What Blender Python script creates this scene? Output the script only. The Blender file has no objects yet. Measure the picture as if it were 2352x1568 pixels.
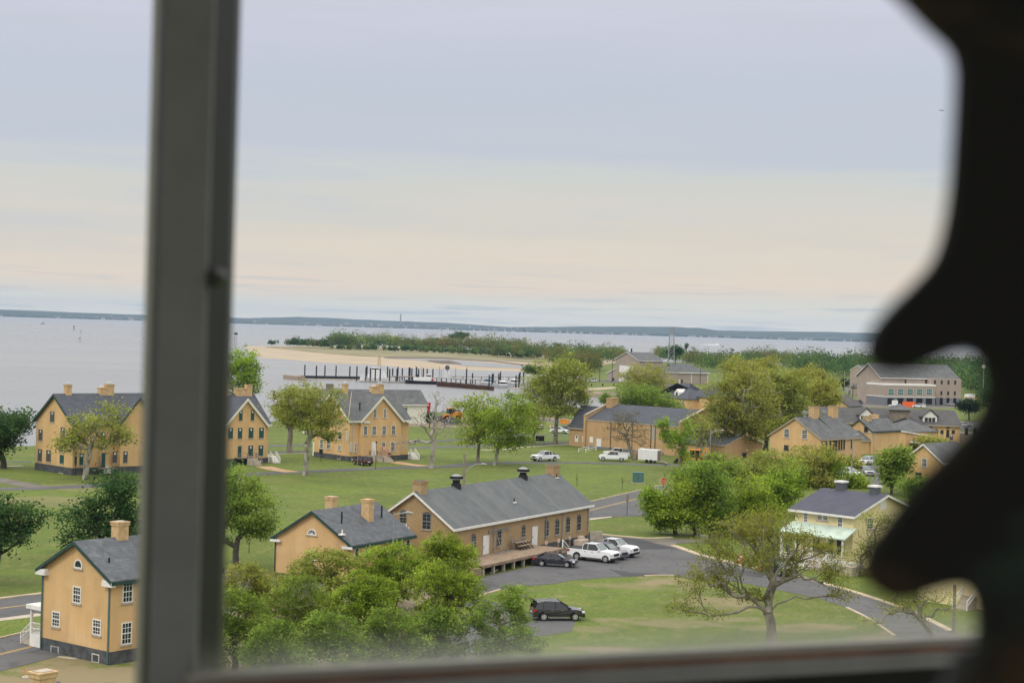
import bpy, bmesh, math, random
import numpy as np
from mathutils import Vector, Matrix
R = math.radians
S = bpy.context.scene
COL = S.collection

# ------------------------------------------------------------------ camera
EYE = 26.5
FPX, CX, CY = 3960., 1176., 784.
PITCH, ROLL = R(.467), R(1.69)
cam = bpy.data.cameras.new("camera"); camo = bpy.data.objects.new("camera", cam); COL.objects.link(camo)
cam.sensor_width = 36; cam.lens = 36*FPX/2352; cam.clip_start = .05; cam.clip_end = 60000
camo.matrix_world = Matrix.Translation((0, 0, EYE)) @ Matrix.Rotation(R(90)-PITCH, 4, 'X') @ Matrix.Rotation(ROLL, 4, 'Z')
cam.dof.use_dof = True; cam.dof.focus_distance = 260; cam.dof.aperture_fstop = 8.5
S.camera = camo
S.render.engine = 'CYCLES'
S.cycles.max_bounces = 6; S.cycles.transparent_max_bounces = 8; S.cycles.volume_bounces = 0
S.view_settings.view_transform = 'Standard'; S.view_settings.look = 'None'
S.view_settings.exposure = 0; S.view_settings.gamma = 1

# ------------------------------------------------------------------ sky and sun (overcast)
SUN_EL, SUN_AZ = R(48), R(215)
w = bpy.data.worlds.new("World"); S.world = w; w.use_nodes = True
nt = w.node_tree; N = nt.nodes; L_ = nt.links; N.clear()
def nd(t, **k):
    n = N.new(t)
    for a, b in k.items(): setattr(n, a, b)
    return n
out = nd('ShaderNodeOutputWorld'); bg = nd('ShaderNodeBackground'); L_.new(bg.outputs[0], out.inputs[0])
tc = nd('ShaderNodeTexCoord')
mp = nd('ShaderNodeMapping'); mp.inputs['Scale'].default_value = (2.2, 2.2, 26); L_.new(tc.outputs['Generated'], mp.inputs[0])
n1 = nd('ShaderNodeTexNoise'); n1.inputs['Scale'].default_value = 1.7; n1.inputs['Detail'].default_value = 5; n1.inputs['Roughness'].default_value = .5; L_.new(mp.outputs[0], n1.inputs[0])
mp2 = nd('ShaderNodeMapping'); mp2.inputs['Scale'].default_value = (7, 7, 150); L_.new(tc.outputs['Generated'], mp2.inputs[0])
n2 = nd('ShaderNodeTexNoise'); n2.inputs['Scale'].default_value = 1.6; n2.inputs['Detail'].default_value = 6; L_.new(mp2.outputs[0], n2.inputs[0])
sx = nd('ShaderNodeSeparateXYZ'); L_.new(tc.outputs['Generated'], sx.inputs[0])
def mth(op, a, b=None, c=None):
    m = nd('ShaderNodeMath', operation=op)
    for i, q in enumerate((a, b, c)):
        if q is None: continue
        if isinstance(q, (int, float)): m.inputs[i].default_value = q
        else: L_.new(q, m.inputs[i])
    return m.outputs[0]
# height warped by long cloud streaks; the tilt lowers the cream band towards the left
zz = mth('ADD', sx.outputs[2], mth('MULTIPLY', mth('SUBTRACT', n1.outputs[0], .5), .045))
zz = mth('ADD', zz, mth('MULTIPLY', mth('SUBTRACT', n2.outputs[0], .5), .014))
zz = mth('ADD', zz, mth('MULTIPLY', sx.outputs[0], -.012))
fac = mth('MULTIPLY', zz, 1/.8)
cr = nd('ShaderNodeValToRGB'); L_.new(fac, cr.inputs[0])
el = cr.color_ramp.elements
stops = [(0, (.90, .86, .72)), (.016, (.80, .78, .67)), (.024, (.84, .75, .63)), (.034, (.88, .75, .61)), (.050, (.82, .735, .615)), (.066, (.765, .715, .62)),
         (.090, (.71, .70, .65)), (.108, (.665, .69, .67)), (.125, (.60, .645, .715)), (.175, (.585, .63, .73)), (.225, (.665, .67, .78)), (.34, (.98, .97, .98)), (.6, (1.65, 1.62, 1.58)), (1, (1.95, 1.9, 1.82))]
el[0].position = stops[0][0]; el[0].color = (*stops[0][1], 1)
el[1].position = 1; el[1].color = (*stops[-1][1], 1)
for p, c in stops[1:-1]:
    e = el.new(p); e.color = (*c, 1)
# thin blue-grey streaks low over the far shore
st = nd('ShaderNodeMapRange'); L_.new(n2.outputs[0], st.inputs[0]); st.inputs[1].default_value = .54; st.inputs[2].default_value = .66
lowm = nd('ShaderNodeMapRange'); L_.new(sx.outputs[2], lowm.inputs[0]); lowm.inputs[1].default_value = .036; lowm.inputs[2].default_value = .012
sm = mth('MULTIPLY', mth('MULTIPLY', st.outputs[0], lowm.outputs[0]), .75)
mx = nd('ShaderNodeMixRGB'); L_.new(sm, mx.inputs[0]); L_.new(cr.outputs[0], mx.inputs[1]); mx.inputs[2].default_value = (.54, .60, .62, 1)
cl = nd('ShaderNodeMapRange'); L_.new(n1.outputs[0], cl.inputs[0]); cl.inputs[1].default_value = .47; cl.inputs[2].default_value = .62
hm_ = nd('ShaderNodeMapRange'); L_.new(sx.outputs[2], hm_.inputs[0]); hm_.inputs[1].default_value = .03; hm_.inputs[2].default_value = .07
f2 = nd('ShaderNodeMapRange'); L_.new(n2.outputs[0], f2.inputs[0]); f2.inputs[1].default_value = .3; f2.inputs[2].default_value = .7; f2.inputs[3].default_value = .5
cm = mth('MULTIPLY', mth('MULTIPLY', mth('MULTIPLY', cl.outputs[0], hm_.outputs[0]), f2.outputs[0]), .62); mc = nd('ShaderNodeMixRGB'); L_.new(cm, mc.inputs[0]); L_.new(mx.outputs[0], mc.inputs[1]); mc.inputs[2].default_value = (.57, .62, .70, 1)
hi_ = nd('ShaderNodeMapRange'); L_.new(sx.outputs[2], hi_.inputs[0]); hi_.inputs[1].default_value = .22; hi_.inputs[2].default_value = .30; mx_ = nd('ShaderNodeMixRGB'); L_.new(hi_.outputs[0], mx_.inputs[0]); L_.new(mc.outputs[0], mx_.inputs[1]); L_.new(mx.outputs[0], mx_.inputs[2]); mx = mx_
sky = nd('ShaderNodeTexSky'); sky.sky_type = 'NISHITA'; sky.sun_disc = False; sky.sun_elevation = SUN_EL; sky.sun_rotation = SUN_AZ; sky.air_density = 1.5; sky.dust_density = 4
sk = nd('ShaderNodeVectorMath', operation='SCALE'); L_.new(sky.outputs[0], sk.inputs[0]); sk.inputs['Scale'].default_value = .09
m2 = nd('ShaderNodeMixRGB'); m2.inputs[0].default_value = .05; L_.new(mx.outputs[0], m2.inputs[1]); L_.new(sk.outputs[0], m2.inputs[2])
L_.new(m2.outputs[0], bg.inputs[0]); bg.inputs[1].default_value = .97
sl = bpy.data.lights.new("sun", 'SUN'); sl.energy = 1.0; sl.angle = R(11); sl.color = (1, .95, .86)
so = bpy.data.objects.new("sun", sl); COL.objects.link(so)
sd = Vector((math.sin(SUN_AZ)*math.cos(SUN_EL), math.cos(SUN_AZ)*math.cos(SUN_EL), math.sin(SUN_EL)))
so.rotation_euler = sd.to_track_quat('Z', 'Y').to_euler(); so.location = (0, 0, 200)

# ------------------------------------------------------------------ surveying: sight lines measured from the lantern room give ground points
def ray(u, v):
    x, y = (u-CX)/FPX, (CY-v)/FPX
    c, s = math.cos(ROLL), math.sin(ROLL); x, y = x*c-y*s, x*s+y*c
    cp, sp = math.cos(PITCH), math.sin(PITCH)
    return Vector((x, cp+y*sp, -sp+y*cp))
def G(u, v, z=0.):
    d = ray(u, v); t = (z-EYE)/d.z; return Vector((d.x*t, d.y*t, z))
def atY(u, v, Y):
    d = ray(u, v); t = Y/d.y; return Vector((d.x*t, Y, EYE+d.z*t))
ZT = {0: (0, 0, 1), 1: (0, 799.7, .24), 2: (0, 1129, .2802), 3: (470.4, 799.7, .24), 4: (470.4, 1129, .2802), 5: (940.8, 799.7, .24), 6: (846.7, 1063.1, .24),
      7: (1317.1, 733.8, .24), 8: (1317.1, 1081.9, .27), 9: (1787.5, 799.7, .24), 10: (1787.5, 1129, .2802), 11: (564.5, 677.4, .3), 13: (508, 865.5, .2), 14: (1129, 771.5, .2)}
def Z(n, x, y):
    a, b, c = ZT[n]; return (a+x*c, b+y*c)
def GZ(n, x, y, z=0.): return G(*Z(n, x, y), z)
def hz(n, x, y, P):
    d = ray(*Z(n, x, y)); return EYE+d.z*P[1]/d.y
def heading(a, b): return math.degrees(math.atan2(b[0]-a[0], b[1]-a[1]))

# ------------------------------------------------------------------ objects
def tag(o, label, cat=None, group=None, kind=None):
    if label: o['label'] = label
    if cat: o['category'] = cat
    if group: o['group'] = group
    if kind: o['kind'] = kind
    return o
def empty(name, label, cat, loc=(0, 0, 0), rz=0, group=None):
    o = bpy.data.objects.new(name, None); COL.objects.link(o); o.location = loc; o.rotation_euler = (0, 0, rz); o.empty_display_size = .3
    return tag(o, label, cat, group)
def kids(o): return [c for c in COL.objects if c.parent == o]
def dup(o, parent=None, top=True):
    c = o.copy(); COL.objects.link(c); c.parent = parent
    for ch in KID.get(o.name, []): dup(ch, c, False)
    return c
KID = {}
class MB:
    def __init__(s): s.v = []; s.f = []; s.m = []; s.mi = 0; s.T = None
    def add(s, vs, fs, mi=None):
        k = len(s.v)
        if s.T is not None: vs = [s.T @ Vector(p) for p in vs]
        s.v += [tuple(p) for p in vs]; s.f += [tuple(i+k for i in f) for f in fs]; s.m += [s.mi if mi is None else mi]*len(fs)
        return s
    def box(s, x0, y0, z0, x1, y1, z1, mi=None):
        return s.add([(x0, y0, z0), (x1, y0, z0), (x1, y1, z0), (x0, y1, z0), (x0, y0, z1), (x1, y0, z1), (x1, y1, z1), (x0, y1, z1)],
                     [(0, 3, 2, 1), (4, 5, 6, 7), (0, 1, 5, 4), (1, 2, 6, 5), (2, 3, 7, 6), (3, 0, 4, 7)], mi)
    def prism(s, a, b, mi=None):     # two matching loops
        n = len(a)
        return s.add(list(a)+list(b), [tuple(range(n))[::-1], tuple(range(n, 2*n))]+[(i, (i+1) % n, (i+1) % n+n, i+n) for i in range(n)], mi)
    def tube(s, pts, rs, n=6, mi=None, cap=True):
        pts = [Vector(p) for p in pts]
        if isinstance(rs, (int, float)): rs = [rs]*len(pts)
        vs = []; fs = []
        for i, p in enumerate(pts):
            d = (pts[min(i+1, len(pts)-1)]-pts[max(i-1, 0)]).normalized()
            a = d.orthogonal().normalized() if abs(d.z) < .95 else d.cross(Vector((0, 1, 0))).normalized()
            if abs(d.z) < .95: a = d.cross(Vector((0, 0, 1))).normalized()
            b = d.cross(a)
            for k in range(n):
                t = 2*math.pi*k/n; vs.append(p+(a*math.cos(t)+b*math.sin(t))*rs[i])
        for i in range(len(pts)-1):
            for k in range(n):
                fs.append((i*n+k, i*n+(k+1) % n, (i+1)*n+(k+1) % n, (i+1)*n+k))
        if cap: fs += [tuple(range(n))[::-1], tuple(range((len(pts)-1)*n, len(pts)*n))]
        return s.add(vs, fs, mi)
    def beam(s, a, b, wd, h, mi=None):
        a, b = Vector(a), Vector(b); d = (b-a).normalized(); sd_ = d.cross(Vector((0, 0, 1)))
        sd_ = Vector((1, 0, 0)) if sd_.length < 1e-4 else sd_.normalized()
        up = sd_.cross(d); q = [(-1, -1), (1, -1), (1, 1), (-1, 1)]
        return s.prism([a+sd_*i*wd/2+up*j*h/2 for i, j in q], [b+sd_*i*wd/2+up*j*h/2 for i, j in q], mi)
    def build(s, name, mats, parent=None, smooth=False, bevel=0):
        if not isinstance(mats, (list, tuple)): mats = [mats]
        me = bpy.data.meshes.new(name); me.from_pydata(s.v, [], s.f)
        for m in mats: me.materials.append(m)
        me.polygons.foreach_set('material_index', s.m)
        if smooth: me.polygons.foreach_set('use_smooth', [True]*len(s.f))
        bm = bmesh.new(); bm.from_mesh(me); bmesh.ops.recalc_face_normals(bm, faces=bm.faces); bm.to_mesh(me); bm.free()
        o = link(name, me, parent)
        if bevel:
            b = o.modifiers.new('bevel', 'BEVEL'); b.width = bevel; b.segments = 2; b.limit_method = 'ANGLE'; b.angle_limit = R(25)
        return o
def link(name, me, parent=None, loc=None, rz=None):
    o = bpy.data.objects.new(name, me); COL.objects.link(o)
    if parent is not None: o.parent = parent; KID.setdefault(parent.name, []).append(o)
    if loc is not None: o.location = loc
    if rz is not None: o.rotation_euler = (0, 0, rz)
    return o

# ------------------------------------------------------------------ materials
M = {}
def mat(name, col, rough=.8, var=.15, scale=1.5, col2=None, bump=0, bscale=8, metal=0, spec=.3, detail=5, coord='Object', stretch=(1, 1, 1), lo=.35, hi=.65, coat=0):
    m = bpy.data.materials.new(name); m.use_nodes = True; M[name] = m
    n, l = m.node_tree.nodes, m.node_tree.links
    b = n['Principled BSDF']; b.inputs['Roughness'].default_value = rough; b.inputs['Metallic'].default_value = metal; b.inputs['Specular IOR Level'].default_value = spec
    if coat: b.inputs['Coat Weight'].default_value = coat
    t = n.new('ShaderNodeTexCoord'); mpn = n.new('ShaderNodeMapping'); mpn.inputs['Scale'].default_value = stretch; l.new(t.outputs[coord], mpn.inputs[0])
    z = n.new('ShaderNodeTexNoise'); z.inputs['Scale'].default_value = scale; z.inputs['Detail'].default_value = detail; z.inputs['Roughness'].default_value = .6; l.new(mpn.outputs[0], z.inputs[0])
    r = n.new('ShaderNodeValToRGB'); l.new(z.outputs[0], r.inputs[0]); r.color_ramp.elements[0].position = lo; r.color_ramp.elements[1].position = hi
    c2 = col2 or tuple(min(1, c*(1+var)) for c in col)
    c1 = tuple(c*(1-var) for c in col) if not col2 else col
    r.color_ramp.elements[0].color = (*c1, 1); r.color_ramp.elements[1].color = (*c2, 1)
    l.new(r.outputs[0], b.inputs['Base Color'])
    if bump:
        z2 = n.new('ShaderNodeTexNoise'); z2.inputs['Scale'].default_value = bscale; z2.inputs['Detail'].default_value = 4; l.new(mpn.outputs[0], z2.inputs[0])
        bp = n.new('ShaderNodeBump'); bp.inputs['Strength'].default_value = bump; bp.inputs['Distance'].default_value = .05; l.new(z2.outputs[0], bp.inputs['Height']); l.new(bp.outputs[0], b.inputs['Normal'])
    return m
def over(m, kind, amount=.3, scale=(1, 1, 1), col=(0, 0, 0), **k):
    """multiply/mix a second procedural pattern into the base colour"""
    n, l = m.node_tree.nodes, m.node_tree.links; b = n['Principled BSDF']; src = b.inputs['Base Color'].links[0].from_socket
    t = n.new('ShaderNodeTexCoord'); mpn = n.new('ShaderNodeMapping'); mpn.inputs['Scale'].default_value = scale; l.new(t.outputs['Object'], mpn.inputs[0])
    if 'rot' in k: mpn.inputs['Rotation'].default_value = k['rot']
    if kind == 'bands':
        x = n.new('ShaderNodeTexWave'); x.wave_type = 'BANDS'; x.bands_direction = k.get('dir', 'Z'); x.wave_profile = 'SAW'; x.inputs['Scale'].default_value = 1; x.inputs['Distortion'].default_value = k.get('dist', .3); x.inputs['Detail'].default_value = 2
        o = x.outputs['Fac']
    elif kind == 'brick':
        x = n.new('ShaderNodeTexBrick'); x.inputs['Scale'].default_value = 1; x.inputs['Mortar Size'].default_value = k.get('mortar', .02)
        x.inputs['Brick Width'].default_value = k.get('bw', .5); x.inputs['Row Height'].default_value = k.get('rh', .25)
        x.inputs['Color1'].default_value = (0, 0, 0, 1); x.inputs['Color2'].default_value = (.6, .6, .6, 1); x.inputs['Mortar'].default_value = (k.get('mv', 1),)*3+(1,)
        o = x.outputs['Color']
    else:
        x = n.new('ShaderNodeTexNoise'); x.inputs['Scale'].default_value = 1; x.inputs['Detail'].default_value = 4; o = x.outputs[0]
    l.new(mpn.outputs[0], x.inputs[0])
    mr = n.new('ShaderNodeMapRange'); l.new(o, mr.inputs[0]); mr.inputs[1].default_value = k.get('a', .0); mr.inputs[2].default_value = k.get('b', 1.); mr.inputs[4].default_value = amount
    g = n.new('ShaderNodeMixRGB'); l.new(mr.outputs[0], g.inputs[0]); l.new(src, g.inputs[1]); g.inputs[2].default_value = (*col, 1); l.new(g.outputs[0], b.inputs['Base Color'])
    return m
mat('orange_brick', (.63, .415, .20), .85, .08, .35)
over(M['orange_brick'], 'noise', .30, (.9, .9, .22), (.49, .31, .16), a=.5, b=.8)
over(M['orange_brick'], 'bands', .24, (0, 0, 2.6), (.3, .17, .07), a=.55, b=1, dist=.1)
over(M['orange_brick'], 'noise', .35, (2.2, 2.2, .35), (.36, .25, .15), a=.55, b=.75)
over(M['orange_brick'], 'noise', .3, (.35, .35, .5), (.68, .52, .32), a=.52, b=.7)
mat('tan_brick', (.37, .26, .14), .9, .34, 4.5, stretch=(1, 1, 3), lo=.3, hi=.7)
over(M['tan_brick'], 'noise', .5, (5, 5, 9), (.22, .13, .065), a=.5, b=.75)
over(M['tan_brick'], 'noise', .35, (.3, .3, .6), (.50, .39, .23), a=.5, b=.7)
mat('chimney_brick', (.55, .38, .20), .9, .15, 3)
over(M['chimney_brick'], 'bands', .16, (0, 0, 3.4), (.25, .15, .08), a=.5, b=1)
mat('hall_brick', (.47, .31, .165), .88, .07, .5)
over(M['hall_brick'], 'bands', .12, (0, 0, 3), (.3, .17, .08), a=.4, b=1)
over(M['hall_brick'], 'noise', .3, (.5, .5, .12), (.36, .22, .12), a=.5, b=.75)
mat('pink_brick', (.345, .285, .24), .88, .06, .4)
mat('dark_stone', (.075, .08, .085), .9, .35, 1.6, bump=.4)
mat('grey_block', (.17, .18, .20), .9, .12, 1)
mat('slate', (.105, .115, .128), .75, .3, 1.1, lo=.3, hi=.7)
over(M['slate'], 'bands', .75, (0, 0, 2.5), (.035, .04, .045), a=.6, b=1, dist=.9)
over(M['slate'], 'noise', .45, (1.4, 1.4, 2.4), (.19, .195, .20), a=.56, b=.72)
mat('shingle', (.125, .135, .14), .85, .12, .9)
over(M['shingle'], 'bands', .75, (0, 0, 2.0), (.055, .06, .065), a=.6, b=1, dist=.5)
over(M['shingle'], 'noise', .4, (.9, .05, .05), (.165, .17, .17), a=.45, b=.65)
over(M['shingle'], 'noise', .4, (6, .5, .8), (.07, .075, .08), a=.58, b=.75)
mat('charcoal_roof', (.072, .079, .095), .85, .14, .8)
over(M['charcoal_roof'], 'bands', .25, (0, 0, 3.2), (.04, .042, .05), a=.6, b=1)
mat('grey_roof', (.105, .11, .112), .85, .2, .6)
over(M['grey_roof'], 'noise', .6, (1.6, 1.6, 3), (.03, .03, .035), a=.66, b=.7)
mat('purple_roof', (.075, .078, .105), .85, .1, .7)
over(M['purple_roof'], 'bands', .22, (0, 0, 3.2), (.05, .05, .07), a=.6, b=1)
mat('brown_roof', (.085, .082, .083), .88, .15, .6)
mat('white_paint', (.72, .71, .68), .55, .08, 2)
mat('cream_wall', (.66, .655, .56), .7, .05, 1)
mat('yellow_siding', (.74, .63, .36), .7, .04, 1)
over(M['yellow_siding'], 'bands', .3, (0, 0, 2.6), (.4, .33, .18), a=.8, b=1, dist=0)
mat('green_trim', (.025, .06, .05), .5, .2, 2)
mat('green_board', (.02, .075, .068), .6, .15, 1)
mat('mint_roof', (.46, .56, .48), .5, .12, 1)
mat('window_glass', (.03, .037, .042), .12, .5, .5, spec=.6)
mat('black_opening', (.012, .012, .013), .9)
mat('teal_glass', (.05, .16, .16), .1, .4, .5, spec=.6)
mat('stone_sill', (.38, .33, .27), .9, .1, 3)
mat('concrete', (.42, .37, .30), .9, .15, 1.2)
mat('kerb_stone', (.46, .38, .27), .9, .18, .6)
mat('asphalt', (.100, .100, .104), .9, .14, .10, bump=.2, bscale=3, coord='Object')
over(M['asphalt'], 'noise', .35, (.5, .5, .5), (.14, .138, .135), a=.5, b=.7)
_m = M['asphalt']; _n, _l = _m.node_tree.nodes, _m.node_tree.links; _b = _n['Principled BSDF']; _s = _b.inputs['Base Color'].links[0].from_socket
_t = _n.new('ShaderNodeTexCoord'); _z = _n.new('ShaderNodeTexNoise'); _z.inputs['Scale'].default_value = .25; _l.new(_t.outputs['Object'], _z.inputs[0]); _a = _n.new('ShaderNodeVectorMath'); _a.operation = 'MULTIPLY_ADD'; _l.new(_z.outputs['Color'], _a.inputs[0]); _a.inputs[1].default_value = (5, 5, 0); _l.new(_t.outputs['Object'], _a.inputs[2])
_v = _n.new('ShaderNodeTexVoronoi'); _v.feature = 'DISTANCE_TO_EDGE'; _v.inputs['Scale'].default_value = .13; _l.new(_a.outputs[0], _v.inputs[0]); _r = _n.new('ShaderNodeMapRange'); _l.new(_v.outputs[0], _r.inputs[0]); _r.inputs[1].default_value = .013; _r.inputs[2].default_value = .004; _r.inputs[4].default_value = .5
_g = _n.new('ShaderNodeMixRGB'); _l.new(_r.outputs[0], _g.inputs[0]); _l.new(_s, _g.inputs[1]); _g.inputs[2].default_value = (.04, .04, .042, 1); _l.new(_g.outputs[0], _b.inputs['Base Color'])
over(_m, 'noise', .5, (1.1, .35, 1), (.06, .06, .062), a=.58, b=.7)
mat('fresh_asphalt', (.058, .058, .064), .9, .12, .4, bump=.2)
mat('worn_asphalt', (.15, .135, .115), .95, .25, .35)
mat('dirt', (.20, .165, .11), .95, .25, .4, bump=.3)
mat('brick_path', (.42, .27, .16), .95, .15, 1)
mat('line_yellow', (.42, .30, .12), .9, .2, 2)
mat('line_white', (.6, .6, .58), .9, .1, 2)
mat('deck_wood', (.25, .185, .13), .85, .25, 1.2, stretch=(1, 4, 1))
mat('old_wood', (.20, .17, .14), .9, .25, 2)
mat('bench_wood', (.30, .24, .18), .85, .2, 3)
mat('black_metal', (.015, .016, .018), .5, .2, 3)
mat('dark_pipe', (.03, .03, .032), .6)
mat('galvanised', (.30, .31, .31), .5, .15, 3, metal=.4)
mat('pole_wood', (.24, .20, .165), .9, .25, 4, stretch=(3, 3, .4))
mat('utility_green', (.07, .15, .14), .6, .1, 2)
mat('beige_metal', (.56, .46, .37), .6, .06, 2)
mat('red_paint', (.50, .02, .03), .5, .08, 2)
mat('orange_paint', (.62, .24, .035), .5, .12, 1.5)
mat('cone_orange', (.75, .13, .03), .6, .05, 2)
mat('car_white', (.74, .75, .77), .28, .02, 1, coat=.6)
mat('car_black', (.010, .010, .013), .22, .1, 1, coat=.8, spec=.5)
mat('car_navy', (.022, .024, .036), .25, .1, 1, coat=.8)
mat('car_maroon', (.045, .012, .018), .25, .1, 1, coat=.7)
mat('car_green', (.016, .022, .02), .25, .1, 1, coat=.7)
mat('car_silver', (.45, .46, .48), .3, .04, 1, metal=.4)
mat('car_grey', (.09, .10, .12), .3, .04, 1, coat=.5)
mat('car_blue', (.03, .06, .22), .3, .04, 1, coat=.5)
mat('car_glass', (.016, .02, .022), .06, .3, .6, spec=.7)
mat('windscreen', (.10, .135, .135), .08, .3, .6, spec=.8)
mat('tyre', (.012, .012, .012), .85)
mat('alloy', (.50, .50, .52), .35, .1, 4, metal=.5)
mat('chrome', (.6, .6, .62), .15, .05, 3, metal=.9)
mat('plastic_black', (.02, .02, .022), .6)
mat('lamp_clear', (.70, .70, .70), .15, .05, 4)
mat('lamp_red', (.40, .015, .015), .2, .05, 4)
mat('hivis', (.50, .85, .05), .7); mat('skin', (.45, .27, .19), .6); mat('denim', (.06, .07, .11), .9); mat('shirt_red', (.25, .02, .06), .9); mat('shirt_white', (.7, .7, .7), .9)
mat('pile_black', (.018, .020, .026), .7, .2, 1)
mat('rust', (.075, .038, .026), .9, .5, 2.2, stretch=(1, 1, .3))
mat('dock_grey', (.28, .275, .265), .9, .15, 1)
mat('hull_black', (.012, .014, .018), .4)
mat('hull_white', (.70, .70, .70), .4, .04, 1)
mat('hull_silver', (.36, .37, .39), .4, .1, 1)
mat('boat_blue', (.10, .22, .38), .5)
mat('mast_buff', (.55, .40, .24), .6)
mat('rock', (.07, .065, .06), .9, .4, 1)
# bark and leaves
mat('bark_grey', (.20, .18, .145), .95, .35, 1.6, stretch=(1, 1, .35), bump=.5)
mat('bark_pale', (.34, .32, .26), .9, .45, 1.3, stretch=(1, 1, .5), bump=.3)
over(M['bark_pale'], 'noise', .8, (1.7, 1.7, .8), (.12, .11, .085), a=.5, b=.58)
mat('bark_dark', (.085, .075, .06), .95, .3, 2)
mat('bark_dead', (.30, .27, .24), .95, .45, 1.2, stretch=(1, 1, .5))
def leafmat(name, c1, c2, c3, tr=.5, attr=False, scale=.32):
    m = bpy.data.materials.new(name); m.use_nodes = True; M[name] = m; n, l = m.node_tree.nodes, m.node_tree.links
    n.remove(n['Principled BSDF']); o = n['Material Output']
    t = n.new('ShaderNodeTexCoord'); z = n.new('ShaderNodeTexNoise'); z.inputs['Scale'].default_value = scale; z.inputs['Detail'].default_value = 3; l.new(t.outputs['Object'], z.inputs[0])
    r = n.new('ShaderNodeValToRGB'); l.new(z.outputs[0], r.inputs[0]); e = r.color_ramp.elements; e[0].position = .36; e[1].position = .64; e[0].color = (*c1, 1); e[1].color = (*c3, 1)
    k = e.new(.5); k.color = (*c2, 1); col = r.outputs[0]
    z3 = n.new('ShaderNodeTexNoise'); z3.inputs['Scale'].default_value = 1.5; z3.inputs['Detail'].default_value = 2; l.new(t.outputs['Object'], z3.inputs[0])
    mv = n.new('ShaderNodeMapRange'); l.new(z3.outputs[0], mv.inputs[0]); mv.inputs[1].default_value = .35; mv.inputs[2].default_value = .65; mv.inputs[3].default_value = .62; mv.inputs[4].default_value = 1.42
    sc = n.new('ShaderNodeVectorMath'); sc.operation = 'SCALE'; l.new(col, sc.inputs[0]); l.new(mv.outputs[0], sc.inputs['Scale']); col = sc.outputs[0]
    if attr:
        a = n.new('ShaderNodeAttribute'); a.attribute_name = 'tint'; g = n.new('ShaderNodeMixRGB'); g.blend_type = 'MULTIPLY'; g.inputs[0].default_value = 1; l.new(col, g.inputs[1]); l.new(a.outputs[0], g.inputs[2]); col = g.outputs[0]
    oi = n.new('ShaderNodeObjectInfo'); hs = n.new('ShaderNodeHueSaturation'); mr = n.new('ShaderNodeMapRange'); l.new(oi.outputs['Random'], mr.inputs[0]); mr.inputs[3].default_value = .488; mr.inputs[4].default_value = .512
    l.new(mr.outputs[0], hs.inputs['Hue']); l.new(col, hs.inputs['Color']); col = hs.outputs[0]
    d = n.new('ShaderNodeBsdfDiffuse'); tl = n.new('ShaderNodeBsdfTranslucent'); mxs = n.new('ShaderNodeMixShader'); mxs.inputs[0].default_value = tr
    l.new(col, d.inputs[0]); l.new(col, tl.inputs[0]); l.new(d.outputs[0], mxs.inputs[1]); l.new(tl.outputs[0], mxs.inputs[2]); l.new(mxs.outputs[0], o.inputs[0])
    return m
leafmat('leaf_fresh', (.18, .26, .03), (.27, .37, .045), (.37, .48, .07))
leafmat('leaf_olive', (.235, .26, .05), (.32, .345, .07), (.40, .42, .11))
leafmat('leaf_mid', (.15, .23, .042), (.22, .315, .055), (.30, .40, .08))
leafmat('leaf_dark', (.045, .10, .038), (.065, .14, .045), (.10, .18, .055))
leafmat('leaf_pine', (.018, .04, .022), (.028, .055, .028), (.045, .075, .035))
leafmat('leaf_rust', (.11, .085, .035), (.14, .115, .045), (.14, .15, .05))
leafmat('leaf_bud', (.19, .19, .035), (.25, .25, .045), (.31, .31, .06))
leafmat('leaf_wood', (.085, .12, .042), (.12, .16, .052), (.16, .20, .07), attr=True, scale=.03)
# ------------------------------------------------------------------ trees
def quads_mesh(name, V, nq, material, tint=None, k=4):
    me = bpy.data.meshes.new(name); me.vertices.add(len(V)); me.vertices.foreach_set('co', V.astype(np.float32).ravel())
    me.loops.add(nq*k); me.loops.foreach_set('vertex_index', np.arange(nq*k, dtype=np.int32))
    me.polygons.add(nq); me.polygons.foreach_set('loop_start', np.arange(0, nq*k, k, dtype=np.int32))
    me.materials.append(material)
    if tint is not None:
        a = me.attributes.new('tint', 'FLOAT_COLOR', 'POINT'); a.data.foreach_set('color', np.repeat(np.c_[tint, np.ones(len(tint))], k, axis=0).astype(np.float32).ravel())
    me.update(calc_edges=True); return me
def leaf_quads(P, size, rng, flat=.55):
    n = len(P); nm = rng.normal(size=(n, 3)); nm[:, 2] = np.abs(nm[:, 2])+flat; nm /= np.linalg.norm(nm, axis=1)[:, None]
    a = np.cross(nm, rng.normal(size=(n, 3))); a /= np.linalg.norm(a, axis=1)[:, None]+1e-9; b = np.cross(nm, a)
    s = (size*rng.uniform(.6, 1.35, n))[:, None]; t = s*rng.uniform(.45, .8, (n, 1))
    V = np.stack([P-a*s*.5, P-b*t*.5+a*s*.08, P+a*s*.5, P+b*t*.5+a*s*.08], 1)
    return V.reshape(-1, 3)
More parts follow.
